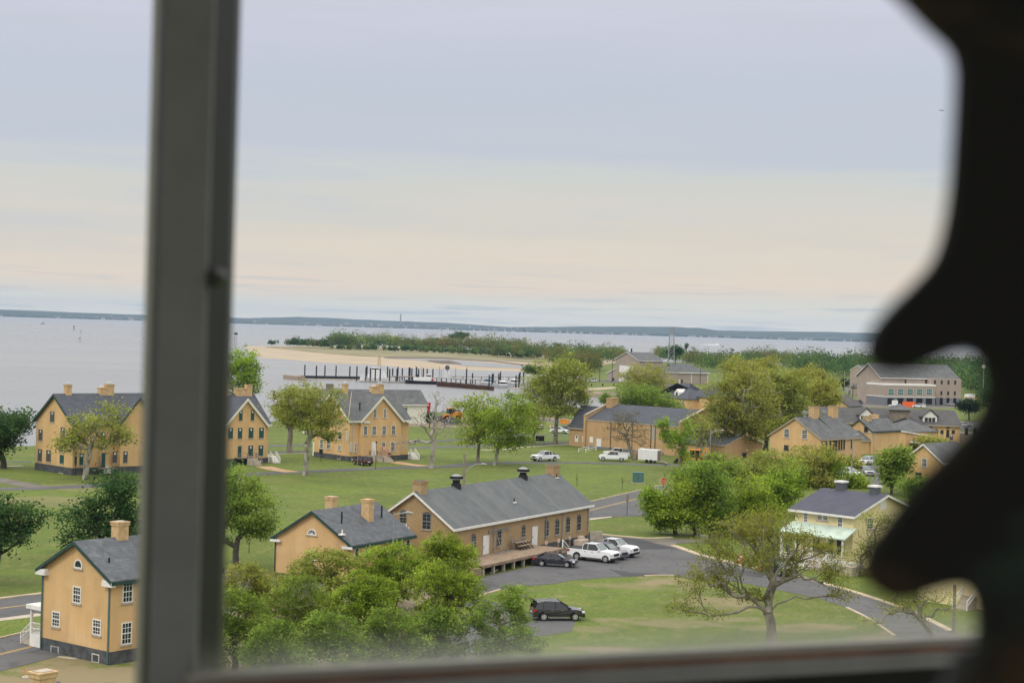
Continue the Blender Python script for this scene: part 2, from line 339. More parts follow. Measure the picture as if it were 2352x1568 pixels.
def skeleton(rng, trunk, tips, step, wander=.12, pen=.25):
    pos = [np.array(p, float) for p in trunk]; par = [-1]+list(range(len(trunk)-1)); pl = [0]
    for i in range(1, len(pos)): pl.append(pl[-1]+np.linalg.norm(pos[i]-pos[i-1])*.3)
    first = max(1, len(trunk)-2); top = pos[-1]
    order = np.argsort(np.linalg.norm(tips-top, axis=1)); tipid = []
    for t in tips[order]:
        A = np.array(pos[first:]); d = np.linalg.norm(A-t, axis=1)
        up = np.maximum(0, A[:, 2]-t[2])*.8
        k = int(np.argmin(d+pen*np.array(pl[first:])+up))+first; a = pos[k]; D = d[k-first]
        pd = pos[k]-pos[par[k]]; pd = pd/(np.linalg.norm(pd)+1e-9)
        n = max(1, int(round(D/step))); prev = k
        for i in range(1, n+1):
            s = i/n; p = (1-s)**2*a+2*s*(1-s)*(a+pd*D*.45)+s*s*t
            if i < n: p = p+rng.normal(size=3)*step*wander
            pos.append(p); par.append(prev); pl.append(pl[prev]+D/n); prev = len(pos)-1
        tipid.append(prev)
    return np.array(pos), np.array(par), tipid
def branch_mesh(name, pos, par, trunk_r, tip_r, material, e=2.2, n=6, ntrunk=2):
    acc = np.zeros(len(pos)); haskid = np.zeros(len(pos), bool)
    for i in range(len(pos)-1, 0, -1):
        if not haskid[i]: acc[i] += tip_r**e
        acc[par[i]] += acc[i]; haskid[par[i]] = True
    r = acc**(1/e); sc_ = trunk_r/r[0]; r = tip_r+(r-tip_r)*(trunk_r-tip_r)/max(r[0]-tip_r, 1e-6); r = np.maximum(r, tip_r*.8)
    r[0] *= 1.3
    idx = np.arange(1, len(pos)); P0 = pos[par[idx]]; P1 = pos[idx]; d = P1-P0; d /= np.linalg.norm(d, axis=1)[:, None]+1e-9
    r1 = r[idx]; r0 = np.minimum(r[par[idx]], r1*1.5+.01)
    P0 = P0-d*r0[:, None]*.3
    ref = np.where(np.abs(d[:, 2:3]) > .9, np.array([[1., 0, 0]]), np.array([[0, 0, 1.]])); a = np.cross(d, ref); a /= np.linalg.norm(a, axis=1)[:, None]; b = np.cross(d, a)
    V = []
    for k in range(n):
        t0, t1 = 2*math.pi*k/n, 2*math.pi*(k+1)/n
        c0 = a*math.cos(t0)+b*math.sin(t0); c1 = a*math.cos(t1)+b*math.sin(t1)
        V.append(np.stack([P0+c0*r0[:, None], P0+c1*r0[:, None], P1+c1*r1[:, None], P1+c0*r1[:, None]], 1))
    V = np.concatenate(V).reshape(-1, 3)
    me = quads_mesh(name, V, len(V)//4, material)
    return me
def tree_meshes(seed, trunk, lobes, ntips, leaves, lsize, spread, trunk_r, leafm, barkm, step=1.1, tip_r=.03, shell=.45, wander=.12, flat=.55, pen=.25, crownlow=-1):
    """trunk: list of points; lobes: (x,y,z,rx,ry,rz). returns (branch mesh, leaf mesh or None)"""
    rng = np.random.default_rng(seed); lob = np.array(lobes, float); vol = lob[:, 3]*lob[:, 4]*lob[:, 5]; vol = vol**.75; vol /= vol.sum()
    which = rng.choice(len(lob), ntips, p=vol); dr = rng.normal(size=(ntips, 3)); dr /= np.linalg.norm(dr, axis=1)[:, None]
    rad = rng.uniform(0, 1, ntips)**shell
    dr[:, 2] = np.where(dr[:, 2] < crownlow, -dr[:, 2], dr[:, 2])
    tips = lob[which, :3]+dr*rad[:, None]*lob[which, 3:]
    pos, par, tid = skeleton(rng, trunk, tips, step, wander, pen)
    bm_ = branch_mesh('trunk', pos, par, trunk_r, tip_r, M[barkm])
    lm = None
    if leaves:
        T = pos[np.array(tid)]; cnt = rng.poisson(leaves/ntips*rng.gamma(3, 1/3, ntips)); base = np.repeat(T, cnt, axis=0)
        off = rng.normal(size=base.shape)*spread; off[:, 2] *= .6
        P = base+off; V = leaf_quads(P, lsize, rng, flat); lm = quads_mesh('crown', V, len(P), M[leafm])
    return bm_, lm
def place_tree(name, label, cat, loc, meshes, rz=0, sc=1, group=None, flip=False):
    t = empty(name, label, cat, loc, rz, group); t.scale = (-sc if flip else sc, sc, sc)
    link('trunk', meshes[0], t)
    if meshes[1]: link('crown', meshes[1], t)
    return t
def blob(c, r, n, rng, jit=.35):
    """lobes for a crown: centre c, radii r"""
    L = [(c[0], c[1], c[2], r[0]*.62, r[1]*.62, r[2]*.7)]
    for i in range(n):
        a = 2*math.pi*(i+rng.random()*.6)/n; e = rng.uniform(-.45, .75); q = rng.uniform(.42, .68)
        L.append((c[0]+math.cos(a)*r[0]*q, c[1]+math.sin(a)*r[1]*q, c[2]+e*r[2]*.75, r[0]*rng.uniform(.28, .42), r[1]*rng.uniform(.28, .42), r[2]*rng.uniform(.25, .4)))
    return L
def tree_px(name, label, cat, base, crown, leafm, barkm, seed, ntips=140, leaves=5000, lsize=.42, spread=.7, trunk_r=None, nl=7, fork=.55, group=None, lean=0, step=None, tip_r=.03, shell=.5, wander=.12, trunkpts=None, depth=1., z0=0., flat=.55, pen=.25, crownlow=-1, lobes_px=None, grow=1.18):
    """a tree whose foot stands at the surveyed ground point; crown = (u0, v0, u1, v1) as sighted, turned into metres at the tree's distance"""
    B = G(*base, z0); s = B.y/FPX; hz_ = CY-FPX*math.tan(PITCH)      # metres per sighted unit there
    def loc(u, v):
        d = ray(u, v); t = B.y/d.y; return (d.x*t-B.x, EYE+d.z*t-B.z)
    c = loc((crown[0]+crown[2])/2, (crown[1]+crown[3])/2); rx = (crown[2]-crown[0])/2*s; rz_ = (crown[3]-crown[1])/2*s
    rnd = random.Random(seed)
    if lobes_px:
        lobes = []; ex = []
        for (u, v, ru, rv, dy) in lobes_px:
            if group == 'trees of the leafy grove in the foreground' and rnd.random() < .6: ex.append((u+rnd.uniform(-1, 1)*ru, v+rnd.uniform(-1, .6)*rv, ru*rnd.uniform(.25, .45), rv*rnd.uniform(.25, .5), dy+rnd.uniform(-1.5, 1.5)))
        for (u, v, ru, rv, dy) in list(lobes_px)+ex:
            ru *= grow; rv *= grow
            q = loc(u, v); lobes.append((q[0], dy, q[1], ru*s, ru*s*depth, rv*s))
    else: lobes = blob((c[0], 0, c[1]), (rx, rx*depth, rz_), nl, rnd)
    low = c[1]-rz_; top = max(low*fork+ (1-fork)*c[1]*.6, 1.)
    if trunkpts: tp = [(0, 0, 0)]+[(*[loc(u, v)[0]], dy, loc(u, v)[1]) for (u, v, dy) in trunkpts]
    else:
        hx = c[0]*.35+lean; tp = [(0, 0, 0), (hx*.3+.05, 0, top*.5), (hx, rnd.uniform(-.2, .2), top)]
    H_ = c[1]+rz_
    m = tree_meshes(seed, tp, lobes, ntips, leaves, lsize, spread, trunk_r or H_*.028, leafm, barkm, step or max(.6, H_*.09), tip_r, shell, wander, flat, pen, crownlow)
    return place_tree(name, label, cat, B, m, group=group), m
def wood(name, label, cat, regions, leafm, seed, size=1.0, kind='stuff', per=110):
    """regions: (list of (u,v) along the foot, ground z, depth m, n, height lo, hi, palette)"""
    rng = np.random.default_rng(seed); P = []; T = []
    pal = {'g': (1, 1.15, .9), 'd': (.55, .75, .75), 'r': (1.45, .95, .9), 'y': (1.6, 1.5, .9), 'b': (.85, 1.05, 1.1), 'm': (1.15, 1.0, .85)}
    for pts, z0, depth, n, lo, hi, pl in regions:
        A = [G(u, v, z0) for u, v in pts]
        for i in range(n):
            t = rng.uniform(0, len(A)-1); k = min(int(t), len(A)-2); f = t-k; p = A[k]*(1-f)+A[k+1]*f
            dep = rng.uniform(0, 1)**.8*depth; dv = p.to_2d().normalized() if p.length else Vector((0, 1))
            x, y = p.x+dv.x*dep, p.y+dv.y*dep
            h = rng.uniform(lo, hi)*(1 if rng.random() > .12 else 1.3); r = h*rng.uniform(.35, .6)
            q = rng.normal(size=(per, 3)); q /= np.linalg.norm(q, axis=1)[:, None]; q *= rng.uniform(.35, 1, (per, 1))**.4
            q[:, 2] = np.abs(q[:, 2]*1.0)-.35*(rng.random(per) > .6)
            lump = 1+.25*np.sin(q[:, 0]*5+i)*np.cos(q[:, 1]*4+i*2)
            c = np.array([x, y, z0+h*.45]); P.append(c+q*np.array([r, r, h*.55])*lump[:, None])
            col = np.array(pal[pl[rng.integers(len(pl))]])*rng.uniform(.8, 1.2); T.append(np.repeat(col[None]*1., per, 0)*rng.uniform(.85, 1.15, (per, 1)))
    P = np.concatenate(P); T = np.concatenate(T); V = leaf_quads(P, size, rng, .4)
    o = link(name, quads_mesh(name, V, len(P), M[leafm], T)); return tag(o, label, cat, None, kind)

# ------------------------------------------------------------------ setting
def flat(name, pts, z, m, parent=None, kind='structure', label=None):
    me = bpy.data.meshes.new(name); me.from_pydata([(p[0], p[1], z) for p in pts], [], [tuple(range(len(pts)))]); me.materials.append(m)
    bm = bmesh.new(); bm.from_mesh(me); bmesh.ops.recalc_face_normals(bm, faces=bm.faces)
    for f in bm.faces:
        if f.normal.z < 0: f.normal_flip()
    bmesh.ops.triangulate(bm, faces=bm.faces); bm.to_mesh(me); bm.free()
    o = link(name, me, parent)
    if kind and parent is None: o['kind'] = kind
    if label: o['label'] = label
    return o
def smooth(P, n=6, closed=False):
    P = [Vector((p[0], p[1])) for p in P]; out_ = []
    N_ = len(P)
    for i in range(N_ if closed else N_-1):
        a = P[(i-1) % N_] if closed or i > 0 else P[i]; b = P[i]; c = P[(i+1) % N_]; d = P[(i+2) % N_] if closed or i+2 < N_ else c
        for k in range(n):
            t = k/n; out_.append(.5*((2*b)+(c-a)*t+(2*a-5*b+4*c-d)*t*t+(3*b-a-3*c+d)*t**3))
    if not closed: out_.append(P[-1])
    return out_
def ribbon(name, P, width, z, m, h=0, kind='structure', parent=None, off=0):
    P = [Vector((p[0], p[1])) for p in P]; b = MB(); Ls, Rs = [], []
    for i, p in enumerate(P):
        d = (P[min(i+1, len(P)-1)]-P[max(i-1, 0)]).normalized(); n = Vector((-d.y, d.x)); Ls.append(p+n*(off+width/2)); Rs.append(p+n*(off-width/2))
    vs = []; fs = []
    for i in range(len(P)):
        vs += [(Ls[i].x, Ls[i].y, z+h), (Rs[i].x, Rs[i].y, z+h), (Ls[i].x, Ls[i].y, z-.02), (Rs[i].x, Rs[i].y, z-.02)]
    for i in range(len(P)-1):
        a, c = i*4, i*4+4; fs += [(a, a+1, c+1, c)]
        if h: fs += [(a, c, c+2, a+2), (a+1, a+3, c+3, c+1)]
    b.add(vs, fs); o = b.build(name, m, parent)
    for f in o.data.polygons:
        pass
    if parent is None and kind: o['kind'] = kind
    return o
WZ = -2.5
# ground with worn patches
def ground_mat():
    m = mat('lawn', (.092, .125, .016), .95, 0, .045, col2=(.122, .172, .021), detail=6, coord='Object', lo=.38, hi=.62, bump=.6, bscale=1.3)
    over(m, 'noise', .45, (.25, .25, .25), (.055, .09, .02), a=.5, b=.7)
    over(m, 'noise', .5, (.09, .12, .1), (.17, .18, .045), a=.54, b=.7)
    over(m, 'noise', .55, (.02, .16, .1), (.15, .145, .05), a=.57, b=.72, rot=(0, 0, .5))
    over(m, 'noise', .7, (2.4, 2.4, 2.4), (.05, .075, .012), a=.45, b=.68)
    over(m, 'noise', .45, (.9, .35, 1), (.20, .19, .06), a=.52, b=.7, rot=(0, 0, .3))
    over(m, 'noise', .6, (5, 5, 5), (.22, .20, .10), a=.62, b=.72)
    n, l = m.node_tree.nodes, m.node_tree.links; b = n['Principled BSDF']; src = b.inputs['Base Color'].links[0].from_socket
    t = n.new('ShaderNodeTexCoord'); nz = n.new('ShaderNodeTexNoise'); nz.inputs['Scale'].default_value = .28; nz.inputs['Detail'].default_value = 6; l.new(t.outputs['Object'], nz.inputs[0])
    acc = None
    for (P, ru, rv, s) in WORN:
        mp_ = n.new('ShaderNodeMapping'); mp_.vector_type = 'TEXTURE'; mp_.inputs['Location'].default_value = (P.x, P.y, 0); mp_.inputs['Scale'].default_value = (ru, rv, 1); l.new(t.outputs['Object'], mp_.inputs[0])
        ln_ = n.new('ShaderNodeVectorMath'); ln_.operation = 'LENGTH'; l.new(mp_.outputs[0], ln_.inputs[0])
        a = n.new('ShaderNodeMath'); a.operation = 'MULTIPLY_ADD'; l.new(nz.outputs[0], a.inputs[0]); a.inputs[1].default_value = -3.2; l.new(ln_.outputs['Value'], a.inputs[2])
        r = n.new('ShaderNodeMapRange'); l.new(a.outputs[0], r.inputs[0]); r.inputs[1].default_value = -.5; r.inputs[2].default_value = -1.1; r.inputs[4].default_value = s
        if acc is None: acc = r.outputs[0]
        else:
            q = n.new('ShaderNodeMath'); q.operation = 'MAXIMUM'; l.new(acc, q.inputs[0]); l.new(r.outputs[0], q.inputs[1]); acc = q.outputs[0]
    g = n.new('ShaderNodeMixRGB'); l.new(acc, g.inputs[0]); l.new(src, g.inputs[1]); g.inputs[2].default_value = (.25, .195, .12, 1); l.new(g.outputs[0], b.inputs['Base Color'])
    return m
WORN = [(GZ(8, 740, 930), 3.2, 4, .8), (GZ(8, 750, 1290), 5.5, 2.6, .55), (GZ(8, 980, 970), 2.6, 5, .5), (GZ(8, 300, 1520), 3.5, 1.8, .8), (GZ(8, 1700, 1340), 5, 2, .5), (GZ(8, 1230, 1110), 5, 4, .6),
        (GZ(2, 750, 1500), 9, 6, .85), (GZ(2, 450, 1560), 9, 4, .85), (GZ(2, 420, 1380), 6, 2.2, .7), (GZ(10, 260, 1110), 4.5, 2, .6), (GZ(10, 1000, 1190), 4, 3, .6), (GZ(8, 100, 1340), 4, 2, .4), (GZ(8, 560, 980), 5, 3, .45),
        (GZ(8, 1300, 1250), 3, 2, .5), (GZ(6, 1830, 1270), 1.3, 1, .7), (GZ(1, 700, 1330), 6, 6, .4), (GZ(1, 300, 1465), 12, 6, .35), (GZ(2, 400, 60), 8, 5, .4), (GZ(2, 520, 100), 8, 4, .35)]
LAWN = ground_mat()
shore = [(-1600, 1020), (-300, 1024), (70, 1024), (300, 990), (520, 975), (640, 966), (760, 962), (940, 955), (1010, 946), (1080, 945), (1160, 944), (1275, 939), (1345, 937), (1420, 934), (1450, 925), (1420, 903), (1382, 899), (1340, 896), (1300, 893)]
near_far = [G(u, v, 0) for u, v in shore]
land = [Vector((-700, -60, 0)), Vector((-700, near_far[0].y, 0))]+near_far
spit_near = [G(u, v, WZ) for u, v in [(1260, 888), (1235, 876), (1210, 862), (1150, 858)]]
back = [Vector((1.0*100, 1500, 0)), Vector((220, 1560, 0)), Vector((700, 1500, 0)), Vector((1500, 1350, 0)), Vector((1500, -60, 0))]
land += [G(1290, 880, 0), G(1230, 868, 0), Vector((60, 1250, 0))]+back
# raised plate with a sloping bank down into the water
def plate(name, pts, z, m, skirt=6., low=-4.5, mats=None):
    P = [Vector((p[0], p[1])) for p in pts]; n = len(P); ar = sum(P[i].x*P[(i+1) % n].y-P[(i+1) % n].x*P[i].y for i in range(n))
    if ar < 0: P.reverse()
    vs = [(p.x, p.y, z) for p in P]
    for i in range(n):
        d1 = (P[i]-P[i-1]).normalized(); d2 = (P[(i+1) % n]-P[i]).normalized(); nn = Vector((d1.y+d2.y, -d1.x-d2.x))
        nn = nn.normalized() if nn.length > .1 else Vector((d1.y, -d1.x)); vs.append((P[i].x+nn.x*skirt, P[i].y+nn.y*skirt, low))
    me = bpy.data.meshes.new(name); me.from_pydata(vs, [], [tuple(range(n))]+[(i, i+n, (i+1) % n+n, (i+1) % n) for i in range(n)])
    for q in (mats or [m]): me.materials.append(q)
    if mats:
        for i, f in enumerate(me.polygons): f.material_index = 0 if i == 0 else 1
    bm = bmesh.new(); bm.from_mesh(me); bmesh.ops.triangulate(bm, faces=[f for f in bm.faces if len(f.verts) > 4]); bm.to_mesh(me); bm.free()
    o = link(name, me); o['kind'] = 'structure'; return o
mat('bank', (.20, .17, .12), .95, .4, .3, bump=.5)
mat('sand', (.37, .30, .215), .95, .12, .03)
over(M['sand'], 'noise', .6, (.006, .05, .1), (.36, .30, .2), a=.5, b=.65)
mat('dune_grass', (.23, .20, .11), .95, .3, .06, col2=(.15, .155, .07))
over(M['dune_grass'], 'noise', .7, (.02, .05, .1), (.34, .28, .19), a=.5, b=.62)
plate('ground', land, 0, LAWN, mats=[LAWN, M['bank']])
# water
wm = bpy.data.materials.new('water'); wm.use_nodes = True; n_, l_ = wm.node_tree.nodes, wm.node_tree.links; b_ = n_['Principled BSDF']
b_.inputs['Base Color'].default_value = (.19, .19, .19, 1); b_.inputs['Roughness'].default_value = .24; b_.inputs['IOR'].default_value = 1.33
t_ = n_.new('ShaderNodeTexCoord'); mm_ = n_.new('ShaderNodeMapping'); mm_.inputs['Scale'].default_value = (.25, .5, 1); l_.new(t_.outputs['Object'], mm_.inputs[0])
z_ = n_.new('ShaderNodeTexNoise'); z_.inputs['Scale'].default_value = .8; z_.inputs['Detail'].default_value = 4; l_.new(mm_.outputs[0], z_.inputs[0])
bp_ = n_.new('ShaderNodeBump'); bp_.inputs['Strength'].default_value = .13; bp_.inputs['Distance'].default_value = .4; l_.new(z_.outputs[0], bp_.inputs['Height']); l_.new(bp_.outputs[0], b_.inputs['Normal'])
m3 = n_.new('ShaderNodeMapping'); m3.inputs['Scale'].default_value = (.0009, .006, 1); m3.inputs['Rotation'].default_value = (0, 0, .05); l_.new(t_.outputs['Object'], m3.inputs[0])
z3_ = n_.new('ShaderNodeTexNoise'); z3_.inputs['Scale'].default_value = 1; z3_.inputs['Detail'].default_value = 5; l_.new(m3.outputs[0], z3_.inputs[0])
r3 = n_.new('ShaderNodeMapRange'); l_.new(z3_.outputs[0], r3.inputs[0]); r3.inputs[1].default_value = .35; r3.inputs[2].default_value = .65; r3.inputs[3].default_value = .17; r3.inputs[4].default_value = .32; l_.new(r3.outputs[0], b_.inputs['Roughness'])
me = bpy.data.meshes.new('water'); me.from_pydata([(-16000, -300, WZ), (16000, -300, WZ), (16000, 16500, WZ), (-16000, 16500, WZ)], [], [(0, 1, 2, 3)]); me.materials.append(wm)
wo = link('water', me); wo['kind'] = 'structure'
# sand spit across the harbour
sp = [Z(11, 20, 398), Z(11, 110, 470), Z(11, 300, 490), Z(11, 560, 512), Z(11, 760, 525), Z(11, 1040, 535), Z(11, 1300, 560), Z(11, 1700, 570), Z(11, 2100, 583), Z(11, 2230, 590)]
sp = [G(u, v, WZ) for u, v in sp]
plate('beach', [*smooth(sp, 5)]+[Vector((70, 1180)), Vector((140, 1760)), Vector((-60, 2090)), Vector((-225, 2100)), Vector((-284, 1870))], -2.15, M['sand'], skirt=10, low=-3.3)
dn = [G(u, v, -1.9) for u, v in [Z(11, 150, 396), Z(11, 420, 425), Z(11, 700, 452), Z(11, 1000, 470), Z(11, 1500, 478), Z(11, 1900, 497), Z(11, 2250, 520)]]
flat('dune_grass', [*smooth(dn, 5)]+[Vector((130, 1740)), Vector((-60, 2070)), Vector((-222, 2080))], -1.95, M['dune_grass'])
pool = [G(*Z(11, x, y), -2.0) for x, y in [(1075, 482), (1250, 487), (1500, 490), (1800, 512), (2100, 538), (2230, 552), (2200, 560), (1950, 553), (1700, 543), (1500, 520), (1300, 498)]]
flat('tidal_pool', pool, -2.02, wm)
mud = [G(*Z(11, x, y), -2.0) for x, y in [(1380, 497), (1560, 500), (1640, 520), (1660, 530), (1500, 524), (1400, 508)]]
flat('mud_flat', mud, -2.0, mat('mud', (.11, .09, .07), .9, .3, .05))
sh = [G(*Z(11, x, y), -1.9) for x, y in [(1060, 475), (1500, 481), (1900, 502), (2240, 545), (2240, 550), (1900, 509), (1500, 486), (1060, 479)]]
flat('mud_bank', sh, -1.9, M['mud'])
# far hills across the bay
def ridge(name, prof, y, depth, seed, amp, m):
    rng = np.random.default_rng(seed); X = np.arange(-7200, 7201, 60.); h = np.interp(X, [p[0] for p in prof], [p[1] for p in prof])
    for k, (wl, a) in enumerate([(1400, .5), (420, .35), (130, .3)]):
        xs = np.arange(-8000, 8001, wl); h += np.interp(X, xs, rng.uniform(-1, 1, len(xs)))*amp*a
    V, Fc = [], []; rows = [(0, 0, .12), (.05, 0, .3), (.25, .5, .6), (.5, 1, .85), (1, 1, 1.0), (1.3, 1, .8)]
    for (f, _, q) in rows:
        for i, x in enumerate(X): V.append((x, y+depth*f, WZ+max(2, h[i]*q*(1+.12*rng.normal() if q < 1 else 1)+3)))
    n = len(X)
    V = [(x, y-5, WZ-1) for x in X]+V
    for r_ in range(len(rows)):
        for i in range(n-1): Fc.append((r_*n+i, r_*n+i+1, (r_+1)*n+i+1, (r_+1)*n+i))
    me = bpy.data.meshes.new(name); me.from_pydata(V, [], Fc); me.materials.append(m); o = link(name, me); o['kind'] = 'structure'; return o
mat('far_wood', (.03, .045, .025), .95, .3, .004, detail=8, col2=(.06, .08, .05))
def xx(u, d=12000): return (u-1176)/3960*d
prof = [(xx(-900), 60), (xx(0), 44), (xx(300), 36), (xx(560), 36), (xx(800), 26), (xx(1050), 28), (xx(1150), 30), (xx(1300), 42), (xx(1500), 60), (xx(1600), 72), (xx(1700), 52), (xx(1850), 60), (xx(1950), 62), (xx(2200), 66), (xx(3200), 70)]
ridge('far_shore_hills', prof, 12000, 1600, 3, 9, M['far_wood'])
ridge('far_ridge', [(-9000, 40), (xx(400), 40), (xx(560), 66), (xx(720), 56), (xx(950), 52), (xx(1200), 30), (9000, 30)], 14200, 800, 5, 7, M['far_wood'])
# ------------------------------------------------------------------ roads, paths
def kerb(P, name='kerb', w_=.22, h=.13, off=0, m=None): return ribbon(name, P, w_, .0, m or M['kerb_stone'], h=h, off=off)
c0, c1 = GZ(8, 150, 330), GZ(8, 900, 147); dr = (c1-c0).normalized()
main = [c0-dr*260, c0-dr*100, c0, c1, c1+dr*22, c1+dr*60+Vector((6, 0, 0)), c1+dr*150+Vector((30, -10, 0))]
main = smooth(main, 6)
ribbon('main_road', main, 8.4, .02, M['asphalt'])
ribbon('road_line', main, .16, .03, M['line_yellow'], off=.14); ribbon('road_line', main, .16, .03, M['line_yellow'], off=-.14)
kerb(main, off=4.35); 
lot = [(8, 135, 410), (8, 330, 388), (8, 640, 382), (8, 700, 300), (8, 330, 300)]
flat('road_apron', [GZ(*p) for p in lot], .024, M['asphalt'])
lotp = [Z(6, 900, 1300), Z(6, 1050, 1150), Z(6, 1080, 1095), Z(6, 1200, 1062), Z(6, 1420, 1020), Z(6, 1560, 985), Z(6, 1700, 900), Z(6, 1900, 820), Z(6, 2080, 740), Z(8, 135, 545), Z(8, 300, 553), Z(8, 500, 568), Z(8, 640, 578), Z(8, 830, 575), Z(8, 1110, 585),
        Z(8, 1110, 606), Z(8, 880, 615), Z(8, 850, 632), Z(8, 1000, 690), Z(8, 1200, 745), Z(8, 1400, 795), Z(8, 1600, 845), Z(8, 1870, 905), Z(10, 230, 715), Z(10, 430, 772), Z(10, 620, 826), Z(10, 800, 885), Z(10, 1000, 955), Z(10, 1200, 1040), Z(10, 1420, 1150), Z(10, 1700, 1300),
        Z(10, 1500, 1400), Z(10, 1150, 1300), Z(10, 960, 1185), Z(10, 820, 1090), Z(10, 690, 1012), Z(10, 560, 950), Z(10, 430, 905), Z(10, 340, 875), Z(8, 1500, 960), Z(8, 1200, 915), Z(8, 870, 893), Z(8, 620, 890), Z(8, 300, 905), Z(8, 0, 925), Z(6, 1800, 1150), Z(6, 1600, 1170), Z(6, 1400, 1190), Z(6, 1230, 1218), Z(6, 1090, 1262), Z(6, 1010, 1330)]
flat('parking_road', [G(u, v) for u, v in lotp], .02, M['asphalt'])
flat('fresh_asphalt', [GZ(8, *p) for p in [(140, 552), (360, 560), (560, 580), (880, 660), (590, 664), (420, 625), (300, 585), (140, 575)]], .026, M['fresh_asphalt'])
flat('fresh_asphalt', [GZ(8, *p) for p in [(1130, 800), (1400, 830), (1640, 870), (1600, 905), (1300, 870), (1100, 850)]], .026, M['fresh_asphalt'])
flat('asphalt_seam', [GZ(8, *p) for p in [(300, 830), (420, 893), (780, 886), (700, 870), (480, 862)]], .026, M['fresh_asphalt'])
flat('worn_driveway', [GZ(8, *p) for p in [(640, 582), (830, 572), (1115, 585), (1110, 608), (880, 612), (860, 640), (870, 656), (600, 588)]], .028, M['worn_asphalt'])
kerb(smooth([GZ(8, *p) for p in [(130, 522), (300, 545), (500, 562), (640, 572), (836, 564)]], 5), w_=.75, h=.10)
kerb(smooth([GZ(8, *p) for p in [(835, 572), (850, 628), (900, 650), (1060, 706), (1250, 755), (1400, 792), (1600, 838)]], 5)[6:], w_=.9, h=.10)
kerb(smooth([GZ(10, *p) for p in [(130, 680), (230, 712), (430, 768), (620, 822), (800, 880), (1000, 950), (1200, 1035), (1420, 1145)]], 5), w_=.7, h=.10)
kerb(smooth([GZ(6, *p) for p in [(1030, 1310), (1088, 1266), (1180, 1238), (1260, 1215)]], 5), w_=.25)
kerb([GZ(8, *p) for p in [(600, 893), (720, 889), (860, 891)]], w_=.3)
kerb(smooth([GZ(10, *p) for p in [(560, 953), (690, 1015), (820, 1093), (960, 1188)]], 4), w_=.28)
flat('pavement', [GZ(8, *p) for p in [(138, 402), (330, 385), (320, 394), (138, 418)]], .05, M['concrete'])
# lane under the grove with the dark car on it
flat('grove_lane', [G(u, v) for u, v in [(1000, 1400), (1104, 1375), (1180, 1395), (1225, 1415), (1290, 1418), (1322, 1428), (1310, 1450), (1230, 1462), (1120, 1480), (1060, 1560), (960, 1620), (900, 1560), (980, 1470)]], .02, M['asphalt'])
kerb(smooth([GZ(6, *p) for p in [(1200, 1400), (1230, 1432), (1262, 1465), (1285, 1505)]], 4), w_=.3)
flat('trodden_earth', [G(u, v) for u, v in [(560, 1330), (700, 1310), (960, 1330), (1010, 1400), (960, 1500), (1010, 1600), (540, 1620), (500, 1450)]], .006, M['dirt'])
# inner lane in front of the officers' houses
lane = [Z(1, -300, 1360), Z(1, 0, 1345), Z(1, 300, 1340), Z(1, 560, 1330), Z(1, 980, 1308), Z(3, 0, 1225), Z(3, 350, 1208), Z(3, 640, 1193), Z(3, 1000, 1180), Z(3, 1400, 1160), Z(3, 1900, 1140), Z(3, 2352, 1127), Z(5, 600, 1105), Z(5, 1000, 1095), Z(5, 1440, 1092), Z(5, 1800, 1098), Z(5, 2352, 1115), Z(7, 900, 1393), Z(7, 1080, 1405), Z(7, 1400, 1430)]
lane = [G(u, v) for u, v in lane]
ribbon('inner_lane', smooth(lane, 4), 4.2, .018, M['asphalt'])
def path(pts, w_, m, z=.012, n=3, name='path'): return ribbon(name, smooth([GZ(*p) for p in pts], n), w_, z, m)
path([(1, -200, 1225), (1, 0, 1262), (1, 180, 1295), (1, 360, 1325)], 4.0, M['worn_asphalt'], .024)
path([(3, 560, 1130), (3, 680, 1160), (3, 840, 1184)], 3.2, M['brick_path'], .024); path([(3, 1800, 1085), (3, 1950, 1110), (3, 2100, 1126)], 3.2, M['brick_path'], .024)
path([(1, -300, 1085), (1, 0, 1085), (1, 310, 1088)], 3, M['asphalt']); path([(1, -300, 1140), (1, 0, 1130), (1, 210, 1122)], 1.6, M['concrete'])
path([(3, 600, 998), (3, 1000, 985)], 4, M['asphalt']); path([(3, 600, 1010), (3, 1000, 1003)], 1, M['concrete'], .02); path([(3, 600, 934), (3, 1000, 923)], 4, M['asphalt'])
path([(3, 1880, 955), (5, 0, 955), (5, 300, 945), (5, 600, 938), (5, 950, 918), (5, 1300, 910), (5, 1540, 900)], 4.4, M['asphalt']); path([(3, 1880, 905), (5, 0, 897), (5, 450, 875), (5, 930, 838), (5, 1200, 828), (5, 1520, 838)], 3.4, M['asphalt'])
path([(5, 680, 972), (5, 900, 968), (5, 1100, 945), (5, 1350, 928), (5, 1540, 915)], 1.4, M['concrete']); path([(5, -80, 1002), (5, 60, 998)], 2, M['dirt'])
flat('service_yard', [GZ(*p) for p in [(3, 1880, 740), (5, 0, 745), (5, 300, 765), (5, 560, 745), (5, 900, 715), (5, 1300, 700), (5, 1560, 742), (5, 1600, 690), (5, 1400, 655), (5, 1000, 650), (5, 500, 665), (5, 200, 690), (3, 2000, 690)]], .01, M['dirt'])
flat('service_lane', [GZ(*p) for p in [(5, 380, 735), (5, 900, 708), (5, 1300, 695), (5, 1560, 735), (5, 1560, 715), (5, 1300, 675), (5, 900, 680), (5, 380, 712)]], .02, M['asphalt'])
path([(2, -200, 1072), (2, 0, 1045), (2, 170, 1025), (2, 340, 1002)], 1.3, M['concrete']); path([(2, -60, 1225), (2, 60, 1240), (2, 170, 1262)], 1.1, M['brick_path']); path([(2, 30, 1295), (2, 170, 1275)], 1.0, M['concrete'])
path([(2, 345, 1325), (2, 480, 1350), (2, 625, 1368)], .5, M['concrete'])
